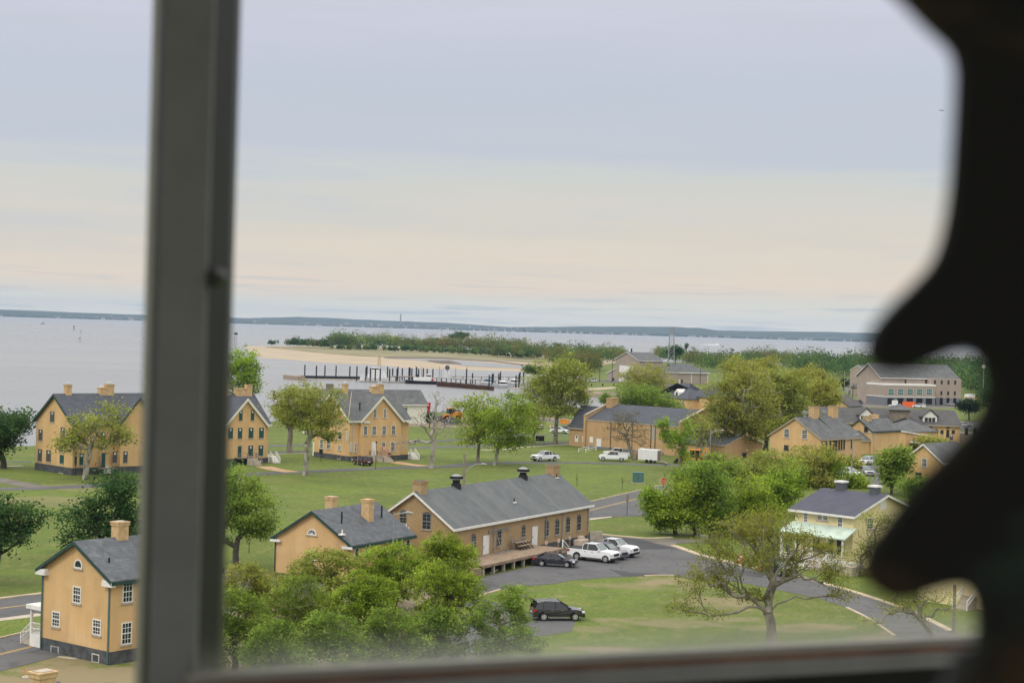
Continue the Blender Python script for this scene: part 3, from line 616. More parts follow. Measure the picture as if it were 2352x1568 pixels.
c0, c1 = GZ(2, 0, 955), GZ(2, 240, 925); dr = (c1-c0).normalized()
ribbon('street', [c0-dr*60, c0, c1, c1+dr*30], 8.5, .016, M['asphalt']); ribbon('street_line', [c0-dr*60, c0, c1, c1+dr*30], .3, .026, M['line_yellow']); kerb([c0-dr*60, c0, c1, c1+dr*30], off=4.4, w_=.5)
# right hand roads and yards
flat('yard_asphalt', [GZ(*p) for p in [(7, 1630, 1275), (7, 1820, 1290), (7, 1860, 1330), (7, 1640, 1325)]], .02, M['asphalt'])
path([(7, 1250, 1170), (7, 1640, 1160), (7, 1880, 1165)], 3, M['asphalt']); path([(7, 1250, 905), (7, 1500, 905)], 5, M['worn_asphalt']); path([(7, 1250, 865), (7, 1500, 850)], 4, M['concrete'])
flat('back_yard', [GZ(*p) for p in [(9, 560, 1130), (9, 780, 1080), (9, 960, 1080), (9, 1000, 1190), (9, 980, 1330), (9, 560, 1330)]], .02, M['asphalt'])
flat('car_park', [GZ(*p) for p in [(9, 640, 360), (9, 860, 350), (9, 860, 415), (9, 640, 420)]], .02, M['worn_asphalt'])
flat('car_park', [GZ(*p) for p in [(9, 400, 490), (9, 1000, 515), (9, 1800, 545), (9, 1900, 560), (9, 1600, 575), (9, 600, 560), (9, 400, 560)]], .02, M['worn_asphalt'])
flat('car_park', [GZ(*p) for p in [(9, 1720, 700), (9, 1950, 700), (9, 1950, 780), (9, 1730, 780)]], .02, M['asphalt'])
flat('harbour_apron', [GZ(*p) for p in [(14, 880, 560), (14, 1060, 535), (14, 1250, 525), (14, 1450, 540), (14, 1700, 560), (14, 2300, 600), (14, 2300, 570), (14, 1700, 525), (14, 1300, 505), (14, 880, 520)]], .02, M['asphalt'])
flat('harbour_sand', [GZ(*p) for p in [(14, 1050, 600), (14, 1300, 590), (14, 1420, 580), (14, 1430, 600), (14, 1250, 618), (14, 1060, 622)]], .02, M['sand'])

# ------------------------------------------------------------------ buildings
class Bld:
    def __init__(s, name, label, origin, hd1, group=None, cat='house'):
        h = R(hd1); s.e1 = Vector((math.sin(h), math.cos(h), 0)); s.e2 = Vector((-math.cos(h), math.sin(h), 0)); s.o = Vector((origin[0], origin[1], 0))
        s.t = empty(name, label, cat, s.o, R(90)-h, group); s.fp = {'A': 0., 'B': 0.}
        d = Vector((0, 0, EYE))-s.o; s.eye = Vector((d.dot(s.e1), d.dot(s.e2), EYE))
    def lray(s, n, x, y):
        d = ray(*Z(n, x, y)); return Vector((d.dot(s.e1), d.dot(s.e2), d.z))
    def on(s, n, x, y, ax, val):
        d = s.lray(n, x, y); t = (val-s.eye[ax])/d[ax]; return s.eye+d*t
    def gable(s, x0, x1, y0, y1, ze, zr, axis='x', wall='orange_brick', roof='slate', trim='green_trim', over_=.35, f=0, found='dark_stone', z0=0, rname='roof', zrr=None, thick=.16, wname='wall', td=.12):
        """gabled block; ridge runs along axis"""
        w_ = MB(); ins = .0
        if axis == 'x':
            ym = (y0+y1)/2; sec = lambda x, g=0: [(x, y0, z0-.5), (x, y1, z0-.5), (x, y1, ze), (x, ym, zr), (x, y0, ze)]
            w_.prism(sec(x0), sec(x1))
        else:
            xm = (x0+x1)/2; sec = lambda y: [(x0, y, z0-.5), (x1, y, z0-.5), (x1, y, ze), (xm, y, zr), (x0, y, ze)]
            w_.prism(sec(y0), sec(y1))
        wo_ = w_.build(wname, M[wall], s.t)
        if f:
            b = MB(); b.box(x0-.05, y0-.05, z0-.4, x1+.05, y1+.05, f); b.build('foundation', M[found], s.t)
        r = MB(); o = over_
        half = (y1-y0)/2 if axis == 'x' else (x1-x0)/2; sl_ = (zr-ze)/half; zb = ze-sl_*o; tk = thick*math.hypot(1, sl_)
        def pt(a, c, z): return (a, c, z) if axis == 'x' else (c, a, z)
        a0, a1, b0, b1 = (x0, x1, y0, y1) if axis == 'x' else (y0, y1, x0, x1); bm_ = (b0+b1)/2
        for (bb, sg) in ((b0-o, 1), (b1+o, -1)):
            lo = [pt(a0-o, bb, zb+.01), pt(a1+o, bb, zb+.01), pt(a1+o, bm_, zr+.01), pt(a0-o, bm_, zr+.01)]
            hi = [(p[0], p[1], p[2]+tk) for p in lo]; r.prism(lo, hi)
        ro = r.build(rname, M[roof], s.t)
        if trim:
            q = MB()
            for a in (a0-o-.04, a1+o+.002):
                for bb in (b0-o, b1+o):
                    lo = [pt(a, bb, zb-td), pt(a, bm_, zr-td), pt(a, bm_, zr+tk-.03), pt(a, bb, zb+tk-.03)]; hi = [(p[0]+(.04 if axis == 'x' else 0), p[1]+(.04 if axis != 'x' else 0), p[2]) for p in lo]; q.prism(lo, hi)
            for bb, w2 in ((b0-o-.11, .11), (b1+o, .11)):
                A_ = pt(a0-o, bb, zb-.14); B_ = pt(a1+o, bb+w2, zb+tk*.7); q.box(min(A_[0], B_[0]), min(A_[1], B_[1]), A_[2], max(A_[0], B_[0]), max(A_[1], B_[1]), B_[2])
            q.build('trim', M[trim], s.t)
        return ro
    def hip(s, x0, x1, y0, y1, ze, zr, wall='orange_brick', roof='slate', over_=.4, f=0, z0=0, left=True, right=True, trim=None):
        w_ = MB(); w_.box(x0, y0, z0-.5, x1, y1, ze); w_.build('wall', M[wall], s.t); o = over_; ym = (y0+y1)/2; hw = (y1-y0)/2; r = MB()
        a = [(x0-o, y0-o, ze), (x1+o, y0-o, ze), (x1+o, y1+o, ze), (x0-o, y1+o, ze), (x0-o+(hw+o if left else 0), ym, zr), (x1+o-(hw+o if right else 0), ym, zr)]
        b = [(p[0], p[1], ze-.18) for p in a[:4]]
        r.add(a+b, [(0, 1, 5, 4), (1, 2, 5), (2, 3, 4, 5), (3, 0, 4), (0, 6, 7, 1), (1, 7, 8, 2), (2, 8, 9, 3), (3, 9, 6, 0), (6, 9, 8, 7)])
        return r.build('roof', M[roof], s.t)
    def chim(s, x, y, zb, zt, wx=.9, wy=.7, m='chimney_brick', parent=None, pots=0, cap='dark_stone', step=None):
        b = MB(); b.box(x-wx/2, y-wy/2, zb, x+wx/2, y+wy/2, zt-.35); b.box(x-wx/2-.06, y-wy/2-.06, zt-.35, x+wx/2+.06, y+wy/2+.06, zt-.12); b.box(x-wx/2-.1, y-wy/2-.1, zt-.12, x+wx/2+.1, y+wy/2+.1, zt-.04)
        if step: b.box(x-wx/2-step[0], y-wy/2+.04, zb, x-wx/2, y+wy/2-.04, zt-step[1]); b.box(x-wx/2-step[0]-.07, y-wy/2-.03, zt-step[1], x-wx/2-.10, y+wy/2+.03, zt-step[1]+.18)
        b.mi = 1; b.box(x-wx/2+.08, y-wy/2+.08, zt-.04, x+wx/2-.08, y+wy/2-.08, zt); b.mi = 2
        for i in range(pots):
            px = x+(i-(pots-1)/2)*.34; b.tube([(px, y, zt), (px, y, zt+.55)], .07, 6)
            if step: b.tube([(px-wx/2-step[0]/2, y, zt-step[1]+.1), (px-wx/2-step[0]/2, y, zt-step[1]+.55)], .07, 6)
        return b.build('chimney', [M[m], M[cap], M['white_paint']], parent if parent is not None else s.t)
    def place(s, o, face, a, z, off=0):
        """a along face to the reader's right as seen from outside is +x for A and -y for B"""
        if face == 'A': o.location = (a, s.fp['A']-off, z); o.rotation_euler = (0, 0, 0)
        else: o.location = (s.fp['B']-off, a, z); o.rotation_euler = (0, 0, -R(90))
        return o
    def win(s, face, n, x0, y0, x1, y1, style='sash', plane=None, wmin=0, w=None, h=None):
        ax = 1 if face == 'A' else 0; pl = s.fp[face] if plane is None else plane
        a, b = s.on(n, x0, (y0+y1)/2, ax, pl), s.on(n, x1, (y0+y1)/2, ax, pl); t_, u_ = s.on(n, (x0+x1)/2, y0, ax, pl), s.on(n, (x0+x1)/2, y1, ax, pl)
        c = (a+b)/2; k = 0 if face == 'A' else 1; ww = w or abs(a[k]-b[k]); hh = h or (t_.z-u_.z)
        o = window(s.t, ww, hh, style); s_ = s.fp[face]; s.fp[face] = pl; s.place(o, face, c[k], u_.z+((t_.z-u_.z)-hh)/2); s.fp[face] = s_; return o
    def winl(s, face, a, z, w, h, style='sash', plane=None):
        o = window(s.t, w, h, style); s_ = s.fp[face]
        if plane is not None: s.fp[face] = plane
        s.place(o, face, a, z); s.fp[face] = s_; return o
    def pipe(s, face, a, z0, z1, m='dark_pipe', r=.06, off=.12, name='downspout'):
        b = MB(); b.tube([(0, 0, 0), (0, 0, z1-z0-.3), (0, -.25, z1-z0)], r, 6); o = b.build(name, M[m], s.t); s.place(o, face, a, z0, off); return o
WC = {}
def window(parent, w_, h, style):
    w_ = round(w_, 1); h = round(h, 1)
    key = (w_, h, style)
    if key in WC:
        src = WC[key]; o = link(src.name.split('.')[0], src.data, parent)
        for c in KID.get(src.name, []): link(c.name.split('.')[0], c.data, o)
        return o
    f = MB(); x = w_/2; fr = .09
    if style in ('sash', 'sash_tan', 'sash_dark', 'plain', 'teal', 'arch', 'fan', 'grid'):
        fm = {'sash': 'white_paint', 'sash_tan': 'galvanised', 'sash_dark': 'dark_pipe', 'plain': 'stone_sill', 'teal': 'white_paint', 'arch': 'white_paint', 'fan': 'white_paint', 'grid': 'white_paint'}[style]
        if style == 'sash_tan': fr = .06
        if style in ('arch', 'fan'):
            r = x; zc = h-r if style == 'arch' else 0; n = 8; arc = [(math.cos(math.pi*i/n)*r, zc+math.sin(math.pi*i/n)*r) for i in range(n+1)]; inn = [(a*(r-.11)/r, zc+(b-zc)*(r-.11)/r) for a, b in arc]
            for i in range(n): f.prism([(arc[i][0], -.05, arc[i][1]), (arc[i+1][0], -.05, arc[i+1][1]), (inn[i+1][0], -.05, inn[i+1][1]), (inn[i][0], -.05, inn[i][1])], [(arc[i][0], .05, arc[i][1]), (arc[i+1][0], .05, arc[i+1][1]), (inn[i+1][0], .05, inn[i+1][1]), (inn[i][0], .05, inn[i][1])])
            if zc > 0: f.box(-x, -.05, 0, -x+.11, .05, zc); f.box(x-.11, -.05, 0, x, .05, zc)
            f.box(-x, -.055, -.02, x, .05, .09)
            if style == 'fan':
                for i in (1, 2, 3, 4): t = math.pi*i/5; f.beam((0, -.03, .05), (math.cos(t)*(r-.08), -.03, math.sin(t)*(r-.08)), .04, .04)
            gl = MB(); gl.add([(a*.97, -.012, zc+(b-zc)*.97) for a, b in arc]+([(-x+.02, -.012, .02), (x-.02, -.012, .02)] if zc > 0 else []), [tuple(range(n+1+(2 if zc > 0 else 0)))])
        else:
            f.box(-x, -.05, 0, -x+fr, .05, h); f.box(x-fr, -.05, 0, x, .05, h); f.box(-x+fr, -.05, h-fr, x-fr, .05, h); f.box(-x+fr, -.05, 0, x-fr, .05, fr)
            mt = .035 if style != 'sash_dark' else .02
            if style != 'grid': f.box(-x+fr, -.045, h*.48, x-fr, .04, h*.48+.08)
            if style in ('sash', 'sash_tan', 'teal', 'grid'):
                nv = 2 if w_ < 1.3 else 3
                if style == 'grid': nv = 3
                for i in range(1, nv+1 if style == 'sash' else nv): xx_ = -x+fr+(w_-2*fr)*i/(nv+1 if style == 'sash' else nv); f.box(xx_-mt/2, -.035, fr, xx_+mt/2, .03, h-fr)
                for q in ((.25, .75) if style != 'grid' else (.2, .4, .6, .8)): f.box(-x+fr, -.038, h*q-mt/2, x-fr, .03, h*q+mt/2)
            gl = MB(); gl.box(-x+.02, -.014, .02, x-.02, .03, h-.02)
        o = f.build('window', M[fm], parent); gl.build('pane', M['teal_glass' if style == 'teal' else 'window_glass'], o)
        if style != 'teal': sb = MB(); sb.box(-x-.1, -.10, -.14, x+.1, .02, -.022); sb.build('sill', M['stone_sill'], o)
        if style in ('sash_tan',):
            lt = MB(); n = 6; lt.prism([(-x-.05+(w_+.1)*i/n, -.025, h+.0+.18*math.sin(math.pi*i/n)) for i in range(n+1)]+[(x+.05, -.025, h-.02), (-x-.05, -.025, h-.02)], [(-x-.05+(w_+.1)*i/n, .03, h+.0+.18*math.sin(math.pi*i/n)) for i in range(n+1)]+[(x+.05, .03, h-.02), (-x-.05, .03, h-.02)]); lt.build('lintel', M['dark_stone'], o)
    elif style in ('board', 'board_plain', 'greyboard'):
        f.box(-x, -.04, 0, x, .03, h); o = f.build('window', M['green_board' if style != 'greyboard' else 'dark_stone'], parent)
        if style != 'board_plain': g = MB(); g.box(-.14, -.055, h*.72, .14, -.045, h*.72+.34); g.build('notice', M['white_paint'], o)
        sb = MB(); sb.box(-x-.08, -.10, -.16, x+.08, .02, -.01); sb.build('sill', M['stone_sill'], o)
    elif style == 'opening':
        f.box(-x, -.03, 0, x, .03, h); o = f.build('opening', M['black_opening'], parent)
    elif style in ('door', 'door_green', 'door_glass', 'garage'):
        fr = .08; f.box(-x+fr, -.03, 0, x-fr, .03, h-fr); f.box(-x+fr+.12, -.045, .25, x-fr-.12, -.031, h*.45); f.box(-x+fr+.12, -.045, h*.52, x-fr-.12, -.031, h*.88)
        o = f.build('door' if style != 'garage' else 'garage_door', M[{'door': 'white_paint', 'door_green': 'green_board', 'door_glass': 'white_paint', 'garage': 'white_paint'}[style]], parent)
        g = MB(); g.box(-x, -.06, 0, -x+fr, .03, h); g.box(x-fr, -.06, 0, x, .03, h); g.box(-x+fr, -.06, h-fr, x-fr, .03, h); g.build('frame', M['stone_sill' if style != 'door_glass' else 'white_paint'], o)
        k = MB(); k.box(-x+.2, -.1, h*.45, -x+.26, -.045, h*.45+.14); k.build('handle', M['black_metal'], o)
    elif style == 'paint':
        f.box(-x, -.03, 0, x, .03, h); o = f.build('panel', M['white_paint'], parent)
    WC[key] = o
    return o
def steps(parent, x, y, z, w_, n, dirx=0, diry=-1, m='concrete', tread=.3, name='steps'):
    b = MB()
    for i in range(n):
        zt = z*(n-i)/(n+0.); d0, d1 = i*tread, (i+1)*tread
        if diry: b.box(x-w_/2, y+diry*d1 if diry < 0 else y+d0, 0, x+w_/2, y+d0*diry if diry < 0 else y+d1, zt)
        else: b.box(x+(dirx*d1 if dirx < 0 else d0), y-w_/2, 0, x+(dirx*d0 if dirx < 0 else d1), y+w_/2, zt)
    return b.build(name, M[m], parent)
def rail(parent, pts, h=.9, m='white_paint', r=.03, posts=True, name='railing', balusters=0):
    b = MB(); P = [Vector(p) for p in pts]
    for i in range(len(P)-1):
        b.beam(P[i]+Vector((0, 0, h)), P[i+1]+Vector((0, 0, h)), r*2, r*2); b.beam(P[i]+Vector((0, 0, h*.5)), P[i+1]+Vector((0, 0, h*.5)), r*1.4, r*1.4)
        for k in range(balusters): t = (k+1)/(balusters+1); q = P[i].lerp(P[i+1], t); b.beam(q, q+Vector((0, 0, h)), r, r)
    for p in P: b.beam(p, p+Vector((0, 0, h+.05)), r*2.2, r*2.2)
    return b.build(name, M[m], parent)

# --- officers' houses (three of one plan)
def officers(name_label, corner, hd1, W, L, ze, zr, ca, cb, roofm, trimm, found=1.1):
    b = Bld('officers_house', name_label, corner, hd1, 'buff brick houses in a row by the water')
    b.W, b.L = W, L
    if ca is None: n_z, xa_, xb_, yy_ = cb; ca, cb = b.on(n_z, xa_, yy_, 1, -.7).x+.3, b.on(n_z, xb_, yy_, 1, -.7).x-.35; print('gable', ca, cb)
    b.gable(0, L, 0, W, ze, zr, 'x', roof=roofm, trim=trimm, f=found, over_=.45, td=.3)
    # cross gable towards the lane
    b.gable(ca, cb, -.7, W*.5, ze, zr-.35, 'y', roof=roofm, trim=trimm, over_=.4, rname='gable_roof', wname='gable_wall', td=.42 if trimm != 'green_trim' else .2)
    q = MB(); q.box(ca-.05, -.75, -.3, cb+.05, 0, found+.003); q.build('foundation', M['dark_stone'], b.t)
    b.fp['A'] = -.7
    return b
cor = GZ(1, 690, 1215); h1 = officers("buff brick house with dark green roof edges behind a plane tree, far left", cor, 45.5, 12.1, 17.5, 8.6, 13.0, 8.5, 15.5, 'charcoal_roof', 'green_trim', 1.2)
for w_ in [(370, 778, 408, 878), (362, 965, 403, 1078), (443, 973, 487, 1082), (480, 604, 521, 702), (580, 755, 622, 860), (676, 920, 706, 972)]: h1.win('B', 1, *w_, 'greyboard')
h1.win('B', 1, 572, 1018, 612, 1100, 'board_plain'); h1.win('B', 1, 568, 935, 605, 985, 'greyboard'); h1.win('B', 1, 563, 1150, 608, 1190, 'board_plain')
for w_ in [(713, 1000, 735, 1112), (760, 1005, 797, 1115)]: h1.win('A', 1, *w_, 'board', plane=0.)
for w_ in [(970, 800, 1008, 905), (1085, 800, 1125, 900), (1185, 800, 1220, 885), (1080, 985, 1118, 1095), (1180, 985, 1220, 1092), (1040, 640, 1065, 720), (1120, 640, 1145, 720)]: h1.win('A', 1, *w_, 'greyboard')
h1.win('A', 1, 966, 993, 1010, 1150, 'door_green')
h1.pipe('A', .12, 0, 8.4, 'dark_pipe')
for (x, y, x2, yt, wx) in [(617, 465, 677, 345, 1.1)]:
    p = h1.on(1, 647, 455, 1, 6.05); pt = h1.on(1, 647, 345, 1, 6.05); h1.chim(p.x, 6.05, 11.5, pt.z, 1.0, .9, pots=2)
p = h1.on(1, 1040, 440, 1, 6.05); pt = h1.on(1, 1045, 343, 1, 6.05); h1.chim(p.x, 6.05, 11.5, pt.z, 1.5, 1.0, pots=3, step=(1.2, .7))
q = MB(); q.box(5.9, -.24, .1, 7.2, -.05, 1.25); q.build('vent_panel', M['white_paint'], h1.t)
a = h1.on(1, 985, 1150, 1, -.7)
q = MB(); q.box(a.x-1.1, -2.3, 1.0, a.x+1.6, -.7, 1.15); q.build('landing', M['old_wood'], h1.t); rail(h1.t, [(a.x-1.1, -.2, 1.1), (a.x-1.1, -1.9, 1.1)], m='old_wood'); rail(h1.t, [(a.x+1.6, -1.9, 1.1), (a.x+3.4, -1.9, .2)], m='old_wood')
# side porch at its left end
pp = MB(); pp.box(3.5, 12.1, .3, 9.5, 14.3, 1.1); pp.build('porch', M['green_trim'], h1.t); rail(h1.t, [(3.5, 14.2, 1.1), (9.5, 14.2, 1.1)], m='dark_pipe', balusters=10); rail(h1.t, [(3.5, 12.3, 1.1), (3.5, 14.2, 1.1)], m='dark_pipe', balusters=5)
pp = MB(); [pp.box(x-.1, 14.1, 1.1, x+.1, 14.3, 3.9) for x in (3.6, 6.4, 9.4)]; pp.box(3.2, 12.1, 3.9, 9.8, 14.6, 4.1); pp.build('porch_roof', M['green_trim'], h1.t)

cor = GZ(13, 1465, 970); h3 = officers("buff brick house with white sash windows and stone steps, maroon car parked before it", cor, 50, 12.0, 14.0, 8.0, 12.8, None, (13, 1600, 2085, 485), 'grey_roof', 'cream_wall', 1.0)
for w_ in [(1135, 712, 1172, 820), (1213, 715, 1253, 825), (1340, 780, 1378, 842), (1348, 490, 1388, 565)]: h3.win('B', 13, *w_, 'sash')
h3.win('B', 13, 1344, 615, 1390, 718, 'arch'); h3.win('B', 13, 1150, 530, 1180, 590, 'sash'); h3.win('B', 13, 1336, 900, 1373, 940, 'sash'); h3.win('B', 13, 1120, 880, 1145, 915, 'paint')
for w_ in [(1478, 745, 1500, 855), (1527, 752, 1558, 862), (1441, 622, 1463, 728)]: h3.win('A', 13, *w_, 'sash', plane=0.)
for w_ in [(1748, 370, 1785, 470), (1862, 368, 1897, 468), (1632, 560, 1680, 668), (1732, 560, 1780, 668), (1846, 558, 1895, 665), (1954, 557, 2000, 662), (1842, 745, 1886, 855), (1948, 742, 1994, 850), (1872, 912, 1915, 950), (1948, 910, 1990, 950)]: h3.win('A', 13, *w_, 'sash')
h3.win('A', 13, 1728, 745, 1778, 905, 'door_glass')
h3.pipe('A', .1, 0, 7.8, 'galvanised', .05)
for nm, xx0, yy0, xx1, ywd in [('a', 1418, 195, 80, 1.1)]:
    p = h3.on(13, 1418, 195, 1, 6.); pt = h3.on(13, 1418, 78, 1, 6.); h3.chim(p.x, 6., 11.2, pt.z, .95, .95, pots=2)
p = h3.on(13, 1822, 150, 1, 6.); pt = h3.on(13, 1822, 82, 1, 6.); h3.chim(p.x, 6., 11.2, pt.z, 1.3, 1.0, pots=3, step=(1.6, .6))
p = h3.on(13, 1590, 410, 1, 1.8); q = MB(); q.tube([(p.x, 1.8, 9.0), (p.x, 1.8, 10.9)], .13, 7); q.box(p.x-.17, 1.63, 10.9, p.x+.17, 1.97, 11.1); q.build('vent_pipe', M['black_metal'], h3.t)
s0, s1 = h3.on(13, 1500, 172, 1, 5.9), h3.on(13, 1447, 478, 1, .0); q = MB(); q.beam((s0.x, 5.95, 13.02), (s1.x, -.4, 7.95), .12, .06); q.build('flashing', M['stone_sill'], h3.t)
q = MB(); q.box(-.3, -.30, 7.3, 2.7, -.001, 7.7); q.build('cornice', M['white_paint'], h3.t); q = MB(); q.box(2.6, -.95, 7.35, 4.1, -.701, 7.7); q.build('cornice', M['white_paint'], h3.t); q = MB(); q.box(12.9, -.95, 7.35, 14.35, -.701, 7.7); q.build('cornice', M['white_paint'], h3.t)
a = h3.on(13, 1755, 905, 1, -.7); steps(h3.t, a.x+1.0, -2.2, 1.15, 2.6, 7, m='concrete'); q = MB(); q.box(a.x-1.1, -2.2, 0, a.x+2.3, -.76, 1.15); q.build('landing', M['concrete'], h3.t)
rail(h3.t, [(a.x-.35, -2.2, 1.15), (a.x-.35, -4.3, 0)], m='black_metal', r=.035); rail(h3.t, [(a.x+2.25, -2.2, 1.15), (a.x+2.25, -4.3, 0)], m='black_metal', r=.035); rail(h3.t, [(a.x-1.05, -.8, 1.15), (a.x-1.05, -2.2, 1.15)], m='black_metal', r=.035)
H3DOOR = a
steps(h3.t, 15.5, .6, 1.2, 1.3, 5, diry=-1, m='white_paint'); rail(h3.t, [(14.9, .6, 1.2), (14.9, -1.0, .0)], m='white_paint', r=.045); rail(h3.t, [(16.1, .6, 1.2), (16.1, -1.0, 0)], m='white_paint', r=.045); q = MB(); q.box(14.06, .6, 0, 16.1, 2.4, 1.2); q.build('landing', M['white_paint'], h3.t)
# shed-like cellar door at its left end
q = MB(); q.prism([(1.5, 12.0, 0), (1.5, 14.8, 0), (1.5, 14.8, 2.6), (1.5, 12.0, 3.2)], [(5, 12.0, 0), (5, 14.8, 0), (5, 14.8, 2.6), (5, 12.0, 3.2)]); q.build('side_shed', M['white_paint'], h3.t)
rc = GZ(3, 600, 1095)
h = R(50); e1 = Vector((math.sin(h), math.cos(h), 0)); org = rc-e1*14.0
h2 = officers("buff brick house with green boarded windows, half hidden by the window bar", org, 50, 12.0, 14.0, 7.4, 12.3, None, (3, 190, 602, 715), 'charcoal_roof', 'cream_wall', 1.0)
for w_ in [(328, 592, 361, 688), (441, 590, 472, 688), (224, 765, 268, 862), (316, 763, 358, 860), (419, 760, 465, 858), (519, 758, 564, 857), (416, 928, 460, 1028), (514, 926, 558, 1026), (455, 1082, 492, 1110), (510, 1080, 555, 1105)]: h2.win('A', 3, *w_, 'board')
h2.win('A', 3, 312, 930, 352, 1045, 'door_green')
p = h2.on(3, 415, 440, 1, 6.); pt = h2.on(3, 415, 345, 1, 6.); h2.chim(p.x, 6., 10.8, pt.z, 1.1, 1.0, step=(2.3, .9)); h2.chim(p.x-5, 6., 10.8, pt.z, 1.1, 1.0)
a = h2.on(3, 332, 1045, 1, -.7); q = MB(); q.box(a.x-1.1, -2.4, 1.1, a.x+2.4, -.7, 1.25); q.build('landing', M['old_wood'], h2.t)
steps(h2.t, a.x+1.6, -2.4, 1.15, 2.0, 7, m='concrete'); rail(h2.t, [(a.x-1.1, -2.4, 1.2), (a.x+.6, -2.4, 1.2), (a.x+.6, -4.5, 0)], m='old_wood', r=.04); rail(h2.t, [(a.x+2.6, -2.4, 1.2), (a.x+2.6, -4.5, 0)], m='old_wood', r=.04)
rail(h2.t, [(a.x+2.4, -.8, 1.2), (a.x+2.4, -2.4, 1.2)], m='old_wood', r=.04)
q = MB(); q.box(14.06, .6, 0, 16.1, 2.4, 1.2); q.build('landing', M['white_paint'], h2.t); steps(h2.t, 15.5, .6, 1.2, 1.3, 5, m='white_paint'); rail(h2.t, [(14.9, .6, 1.2), (14.9, -1.0, 0)], m='white_paint', r=.045); rail(h2.t, [(16.1, .6, 1.2), (16.1, -1.0, 0)], m='white_paint', r=.045)

# --- white building with grey roof behind
o = GZ(3, 1890, 722); e = GZ(3, 2122, 722); hd1 = heading(o, e)
b = Bld('white_hall', "long cream walled building with weathered grey roof behind the third brick house", e-(e-o).normalized()*34, hd1, cat='building')
zr_ = b.on(3, 2120, 405, 1, 5).z
b.gable(0, 34, 0, 10, b.on(3, 2000, 535, 1, 0).z, zr_, roof='grey_roof', wall='cream_wall', trim='white_paint', over_=.3)
b.win('A', 3, 1902, 562, 1940, 656, 'grid'); 
for x in (4, 10, 16): b.winl('A', x, 2.5, 1.6, 3.8, 'grid')
p = b.on(3, 1195, 390, 1, 6); b.chim(p.x, 6, 6, b.on(3, 1195, 340, 1, 6).z, 1.6, 1.4, m='old_wood')
q = MB(); p = b.on(3, 1980, 515, 1, 1.5); q.tube([(p.x, 1.2, p.z-.6), (p.x, 1.2, p.z+.7)], .1); q.build('vent_pipe', M['white_paint'], b.t)

# --- house at the bottom left
C_ = GZ(2, 900, 1420); bl = Bld('brick_house', "buff brick house with white corniced eaves and dark stone foundation, nearest at the left", C_, 38.4)
Lc = bl.on(2, 335, 1300, 0, 0); W = Lc.y; ze = bl.on(2, 905, 750, 0, 0).z; zr = bl.on(2, 640, 420, 0, 0).z; ze = bl.on(2, 400, 600, 0, 0).z*.5+ze*.5
bl.gable(0, 10.5, 0, W, ze, zr, roof='slate', trim='green_trim', f=1.0, over_=.4)
for w_ in [(600, 775, 664, 912), (427, 975, 494, 1105), (760, 1040, 830, 1172)]: bl.win('B', 2, *w_, 'sash')
bl.win('B', 2, 610, 552, 677, 625, 'arch'); bl.win('B', 2, 420, 1258, 482, 1335, 'sash'); bl.win('B', 2, 755, 1325, 817, 1400, 'sash')
for z in (1.4, 4.6):
    for x in (1.5, 4.2, 7.2): bl.winl('A', x, z, 1.0, 1.7)
bl.pipe('B', .15, .1, ze-.1, 'utility_green', .07); bl.pipe('B', W-.12, .1, ze-.1, 'utility_green', .07)
q = MB()
for y0 in (-.45, W-.75): q = MB(); q.box(-.42, y0, ze-.5, -.002, y0+1.2, ze-.16); q.prism([(-.40, y0, ze-.16), (-.40, y0+1.2, ze-.16), (-.40, y0+(.1 if y0 > 0 else 1.1), ze+.02)], [(-.01, y0, ze-.16), (-.01, y0+1.2, ze-.16), (-.01, y0+(.1 if y0 > 0 else 1.1), ze+.02)]); q.build('cornice', M['white_paint'], bl.t)
p = bl.on(2, 984, 300, 1, W/2); pt = bl.on(2, 984, 238, 1, W/2); bl.chim(p.x, W/2, zr-1, pt.z, 1.0, .9, cap='concrete')
q = MB(); p = bl.on(2, 893, 600, 1, 1.6); q.tube([(p.x, 1.6, p.z-.5), (p.x, 1.6, bl.on(2, 893, 540, 1, 1.6).z)], .08, 7); q.build('vent_pipe', M['black_metal'], bl.t)
# white porch on the far side
q = MB(); q.box(.3, W+.02, 0, 2.6, W+1.9, 1.0); q.build('porch', M['white_paint'], bl.t)
pz = bl.on(2, 240, 925, 0, .3).z
q = MB(); q.box(.1, W+.02, pz-.25, 2.8, W+2.2, pz+.08); q.build('porch_roof', M['white_paint'], bl.t)
for x in (.4, 2.5): q = MB(); q.box(x-.09, W+1.75, 1.0, x+.09, W+1.93, pz-.25); q.build('porch_post', M['white_paint'], bl.t)
rail(bl.t, [(.35, W+.1, 1.0), (.35, W+1.85, 1.0)], m='white_paint', balusters=12, r=.03); rail(bl.t, [(.4, W+1.9, 1.0), (.4, W+3.2, 0)], m='white_paint', balusters=6); steps(bl.t, 1.4, W+1.9, 1.0, 1.8, 5, diry=1, m='concrete')

# --- house below the sill, only its chimney shows
P = G(99, 1860); b = Bld('brick_house', "chimney top of a buff brick house just below the bottom edge, left corner", P+Vector((-3.5, -7, 0)), 38.4)
b.gable(0, 10, 0, 8, 3.6, 6.0, roof='slate', over_=.3, f=.6)
cp = atY(99, 1543, P.y-1); lc = cp-b.o; b.chim(lc.dot(b.e1), lc.dot(b.e2), 3.5, cp.z+.1, 1.05, .85, cap='concrete')

